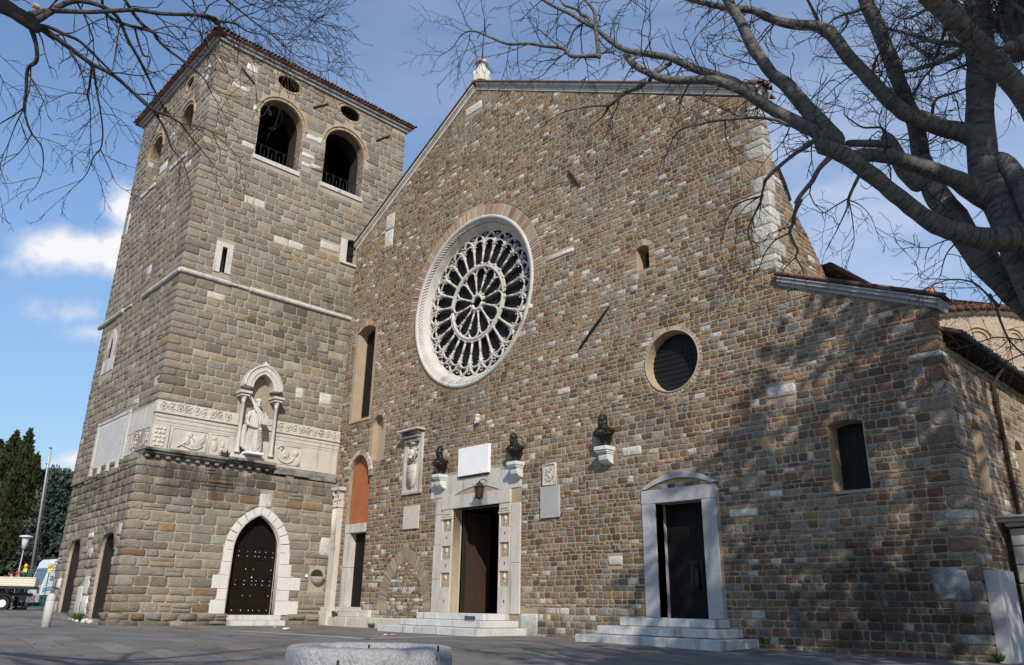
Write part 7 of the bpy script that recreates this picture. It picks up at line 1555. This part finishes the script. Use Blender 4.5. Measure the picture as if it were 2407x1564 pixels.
T.limb('cC', [(1000, 1290, 30), (1060, 1400, 26), (1110, 1560, 24), (1200, 1760, 20), (1330, 1900, 16)], 8.4, 7.9, .8, .5, .7)
T.limb('cR', [(1240, 640, 24), (1135, 660, 18), (850, 632, 15), (650, 690, 12), (430, 750, 10), (300, 738, 6), (120, 860, 4)], 7.6, 8.2, 1.5, .5, .6); T.limb('cR', [(1240, 760, 18), (1000, 860, 14), (780, 980, 11), (520, 1015, 8), (250, 1090, 5), (0, 1130, 3)], 7.6, 8.2, 1.4, .5, .6); T.limb('cR', [(970, 660, 11), (870, 750, 9), (770, 790, 7), (690, 920, 5)], 7.9, 8.0, 1.4, .4, .7); T.limb('cR', [(980, 670, 10), (1010, 830, 9), (1030, 970, 6)], 7.8, 7.9, 1, .4, .8)
T.limb('cA', [(2420, 620, 90), (2330, 470, 90), (2280, 500, 60)], 6.8, 6.9, .3, .5); T.limb('cA', [(2150, 520, 50), (2110, 400, 44), (2080, 280, 40)], 7.0, 7.2, 1, .6, .2); T.limb('cA', [(2420, 180, 70), (2300, 110, 50), (2200, 20, 36), (2120, -60, 24)], 8.5, 8.7, 1.4, .6, .2)
T.limb('cA', [(3500, 2600, 330), (3150, 2250, 300), (2850, 1900, 265), (2620, 1600, 255), (2450, 1340, 248), (2300, 1110, 245), (2140, 900, 245), (1975, 690, 240), (1750, 470, 238), (1500, 240, 235), (1260, 0, 235), (1000, -250, 220), (650, -560, 190), (200, -900, 160)], 7.6, 7.2, .35, .8, .2)
T.limb('cA', [(2205, 600, 110), (2200, 590, 150), (2190, 575, 150), (2195, 580, 90)], 6.55, 6.5, 0)
# outside the frame the limbs run down into the trunk
for (px_, py_, d_, r0_, zt_) in ((2629, 504, 7.6, .12, 2.0), (2440, 563, 8.5, .15, 2.6), (2453, 753, 9.2, .14, 1.6), (2454, 549, 8.7, .11, 2.9)):
    p_ = at(px_, py_, d_); e_ = np.array((tbase[0]+.05, tbase[1], zt_)); T.world([p_, p_*.5+e_*.5+np.array((.12, -.08, -.12)), e_], [r0_, r0_*1.15, r0_*1.3], 0)
# crown above and to the right of the view: the same tree carries on there and shades the foot of the aisle front
top = at(2300, -250, 10.6)
rs = np.random.RandomState(5)
for k in range(15):
    a = R(-70)+R(190)*k/14+rs.uniform(-.15, .15); L = rs.uniform(4.0, 7.5); p0 = np.array((top[0]+.3*math.cos(a), top[1]+.3*math.sin(a), 6.5+rs.uniform(0, 3.5)))
    P = [p0]; d = np.array((math.cos(a)*.8, math.sin(a)*.8, .75))
    for j in range(5): d = nrm(d+rs.normal(size=3)*.16+np.array((0, 0, -.05))); P.append(P[-1]+d*L/5)
    T.world(P, np.linspace(.13, .03, 6), .9, 1.6, .2)
    for j in (2, 3, 4):
        d2 = nrm(d+rs.normal(size=3)*.5); q = [P[j]]
        for m in range(4): d2 = nrm(d2+rs.normal(size=3)*.15); q.append(q[-1]+d2*L/9)
        T.world(q, np.linspace(.06, .015, 5), 1.0, 1.4, .2)
T.done()
# --- left-hand tree
lb = at(-330, 250, 7.0)
T = Tree('bare_tree', 'bare tree with thin drooping dark branches reaching in from the upper left corner', (lb[0], lb[1], gz(lb[0], lb[1]))); T.bm = 'bark2'
t0 = at(-260, -90, 7.0)
T.world([(lb[0], lb[1], gz(lb[0], lb[1])-.2), (lb[0]+.05, lb[1]+.05, 1.5), (lb[0]+.1, lb[1]+.0, t0[2]-1.2), tuple(t0)], [.32, .26, .22, .16], 0)
T.limb('cL', [(-700, -250, 190), (-420, -140, 165), (-180, -50, 140), (0, 30, 112), (100, 88, 100), (180, 140, 90), (250, 190, 70)], 7.0, 7.2, .15, .7)
T.limb('cL', [(210, 110, 60), (330, 76, 36), (600, 85, 30), (800, 75, 29), (950, 70, 28), (1100, 95, 26), (1380, 105, 25), (1480, 128, 20)], 7.2, 8.4, .7, .8, .4)
T.limb('c6', [(450, 232, 44), (620, 285, 36), (880, 325, 32), (1000, 390, 22), (1100, 450, 18), (1250, 480, 14), (1400, 560, 10), (1600, 800, 6)], 8.3, 9.0, 1.7, .8, .6)
T.limb('c6', [(860, 320, 22), (950, 250, 20), (1050, 215, 18), (1180, 180, 15), (1250, 140, 12), (1400, 110, 8), (1500, 20, 5)], 8.6, 9, 1.7, .8, .3)
T.limb('c6', [(740, -40, 34), (850, 50, 28), (1000, 170, 25), (1200, 330, 20), (1330, 430, 16), (1450, 510, 14), (1650, 700, 8), (1900, 860, 5), (2100, 1010, 3)], 8.4, 9.2, 1.9, .85, .6)
T.limb('c6', [(1120, 240, 16), (1300, 290, 14), (1450, 310, 12), (1550, 240, 9), (1750, 240, 7), (2000, 300, 4)], 8.8, 9.2, 1.9, .8, .3); T.limb('c6', [(1380, 450, 14), (1560, 610, 12), (1700, 590, 8), (1850, 430, 6), (1960, 310, 4)], 8.9, 9.2, 1.9, .8, .3); T.limb('c6', [(1000, -20, 20), (1100, 50, 18), (1250, 110, 15), (1340, 150, 12), (1390, 260, 9), (1390, 420, 5)], 8.7, 9, 1.8, .8, .5); T.limb('c6', [(1560, 620, 9), (1690, 660, 8), (1990, 640, 5), (2200, 720, 3)], 9, 9.3, 1.9, .7, .5)
T.limb('c6', [(1400, -60, 16), (1600, 60, 13), (1800, 200, 10), (2000, 280, 6), (2250, 320, 3)], 8.8, 9.3, 1.9, .8, .4); T.limb('c6', [(1150, -60, 15), (1500, 90, 11), (1760, 110, 8), (2050, 180, 4)], 8.7, 9.3, 1.9, .8, .4)
T.limb('c6', [(430, 220, 18), (455, 400, 12), (450, 540, 6)], 8.3, 8.4, .9, .5, 1); T.limb('c6', [(650, 310, 22), (720, 420, 18), (790, 520, 14), (900, 640, 11), (980, 750, 9), (1120, 880, 8), (1160, 1000, 6), (1200, 1250, 4)], 8.4, 8.8, .9, .6, .9); T.limb('c6', [(450, 240, 14), (520, 440, 10), (600, 640, 8), (680, 760, 5)], 8.3, 8.5, .9, .6, .9)
T.limb('c6', [(140, -20, 22), (250, 80, 18), (380, 195, 14)], 8.2, 8.3, .7, .6); T.limb('c6', [(310, -20, 20), (330, 90, 16), (370, 190, 14)], 8.2, 8.3, .7, .6); T.limb('c6', [(450, -20, 20), (495, 80, 17), (500, 150, 15), (460, 205, 18)], 8.3, 8.3, .6, .5)
T.limb('cL', [(240, 180, 50), (300, 205, 42), (400, 272, 35), (520, 362, 30), (630, 440, 30), (750, 500, 27), (830, 560, 26), (920, 642, 24), (1050, 755, 22), (1150, 795, 16), (1240, 850, 14), (1300, 930, 11), (1390, 1040, 8), (1480, 1150, 5)], 7.2, 8.6, .7, .7, .7)
T.limb('cL', [(1045, 752, 17), (1095, 825, 16), (1140, 910, 14), (1180, 1020, 10), (1260, 1120, 7), (1310, 1320, 4)], 8.1, 8.3, 1.0, .5, .9); T.limb('cL', [(1240, 850, 11), (1400, 880, 8), (1560, 1000, 5), (1650, 1130, 3)], 8.3, 8.5, 1.2, .5, .6)
T.limb('cL', [(212, 190, 36), (248, 310, 27), (250, 420, 26), (190, 475, 24), (180, 620, 20), (165, 740, 16), (190, 850, 13), (220, 920, 12), (290, 1020, 10), (290, 1180, 6), (240, 1290, 4)], 7.2, 7.7, .5, .6, .9)
T.limb('cL', [(165, 740, 13), (100, 790, 11), (0, 850, 9), (-120, 930, 6)], 7.5, 7.6, 1, .5, .9); T.limb('cL', [(165, 745, 9), (110, 850, 8), (60, 980, 6), (10, 1100, 5), (-20, 1250, 3)], 7.5, 7.7, 1, .5, 1); T.limb('cL', [(220, 920, 8), (130, 1050, 6), (0, 1150, 4)], 7.6, 7.7, 1.1, .5, .9)
T.limb('cL', [(280, 180, 30), (330, 185, 26), (450, 240, 22), (540, 280, 20), (640, 370, 18), (720, 450, 14), (800, 530, 12)], 7.2, 7.9, .7, .6, .5)
T.limb('cL', [(630, 445, 20), (612, 600, 15), (600, 650, 12), (620, 750, 8), (620, 900, 5)], 7.7, 7.9, 1.2, .5, .9); T.limb('cL', [(640, 450, 18), (660, 600, 14), (685, 740, 12), (705, 900, 11), (690, 1020, 9), (640, 1080, 8), (590, 1200, 6), (490, 1300, 4)], 7.7, 8.1, 1.0, .55, .9)
T.limb('cL', [(600, 650, 8), (480, 640, 6), (360, 690, 4), (270, 740, 3)], 7.8, 7.9, 1.4, .5, .4); T.limb('cL', [(700, 780, 7), (800, 800, 5), (880, 880, 3)], 7.9, 8, 1.3, .5, .6); T.limb('cL', [(690, 1030, 8), (740, 1130, 6), (800, 1260, 4), (900, 1330, 3)], 8, 8.1, 1.2, .5, .8)
T.limb('cL', [(225, 150, 60), (290, 120, 46), (350, 80, 42), (480, 15, 38), (600, 15, 30), (740, 65, 28), (815, 135, 24), (880, 280, 22), (950, 400, 20), (1000, 500, 18), (1050, 600, 12), (1095, 690, 9)], 7.2, 8.3, .7, .7, .6)
T.limb('cL', [(700, -40, 20), (720, 90, 18), (860, 170, 22), (1040, 215, 26), (1080, 270, 22), (1150, 340, 18), (1230, 400, 16), (1330, 480, 14), (1400, 540, 10), (1450, 640, 7), (1490, 700, 4)], 7.8, 8.6, .9, .7, .7)
T.limb('cL', [(820, -60, 24), (920, 100, 22), (990, 180, 22), (1040, 215, 22)], 7.9, 8.1, .7, .6); T.limb('cL', [(925, 190, 15), (950, 290, 14), (985, 380, 13), (1030, 395, 11), (1010, 480, 6)], 8, 8.1, 1.1, .5, .8); T.limb('cL', [(1040, 215, 9), (1200, 180, 7), (1400, 230, 5)], 8.2, 8.4, 1.2, .6, .5)
T.limb('cL', [(-60, 60, 30), (-20, 200, 14), (-40, 400, 9), (20, 560, 5)], 7.1, 7.3, 1.0, .6, .8)
m_ = MB(); p = at(92, 17, 7.05); m_.tube([p, p+np.array((.01, -.06, -.02))], .024, 10); m_.build('cut_stub', mat('cut wood', (.5, .4, .27), .8, .2), T.o)
# crown outside the frame: its branches throw the streaky shade on the paving
rs = np.random.RandomState(15)
for k in range(9):
    a = R(-150)+R(200)*k/8; L = rs.uniform(3, 5.5); P = [np.array(t0)+np.array((0, 0, rs.uniform(-.6, .6)))]; d = np.array((math.cos(a)*.85, math.sin(a)*.85, .6))
    for j in range(5): d = nrm(d+rs.normal(size=3)*.16); P.append(P[-1]+d*L/5)
    T.world(P, np.linspace(.10, .02, 6), .7, 1.3, .4)
T.done()
# --- unseen leafy trees added to shade the limbs, the right of the paving and the foot of the aisle front
def oak(x, y, z0, z1, r0, k, label, seed):
    b_ = np.array((x, y, gz(x, y))); o = thing('shade_tree', label, 'tree', tuple(b_), 'added shade trees out of view'); rg = np.random.RandomState(seed)
    m_ = MB(); m_.tube([b_, b_+np.array((.1, 0, z0*.6)), np.array((x, y, (z0+z1)/2))], [.35, .28, .12], 10)
    Ps, Ds = [], []
    for i in range(26):
        a = rg.rand()*6.283; q = rg.rand()**.5; c = np.array((x+r0*.75*q*math.cos(a), y+r0*.75*q*math.sin(a), z0+(z1-z0)*(.15+.7*rg.rand()))); m_.tube([np.array((x, y, z0+.3*(c[2]-z0))), c], [.09, .02], 5)
        D = rg.normal(size=(k//26, 3)); D /= np.linalg.norm(D, axis=1, keepdims=True); Ps.append(c+D*(r0*.34*rg.uniform(.5, 1.0, (k//26, 1)))); Ds.append(D)
    m_.build('trunk', M['bark2'], o); leafmass('crown', o, LB, (np.concatenate(Ps), np.concatenate(Ds)), rg, .40)
oak(5.6, 10.8, 8.5, 18.5, 6.3, 2300, 'unseen leafy tree added to shade the foot of the aisle front', 1)
oak(7.0, 2.0, 7.5, 15.0, 4.6, 2200, 'unseen leafy tree added to shade the grey limbs', 2)
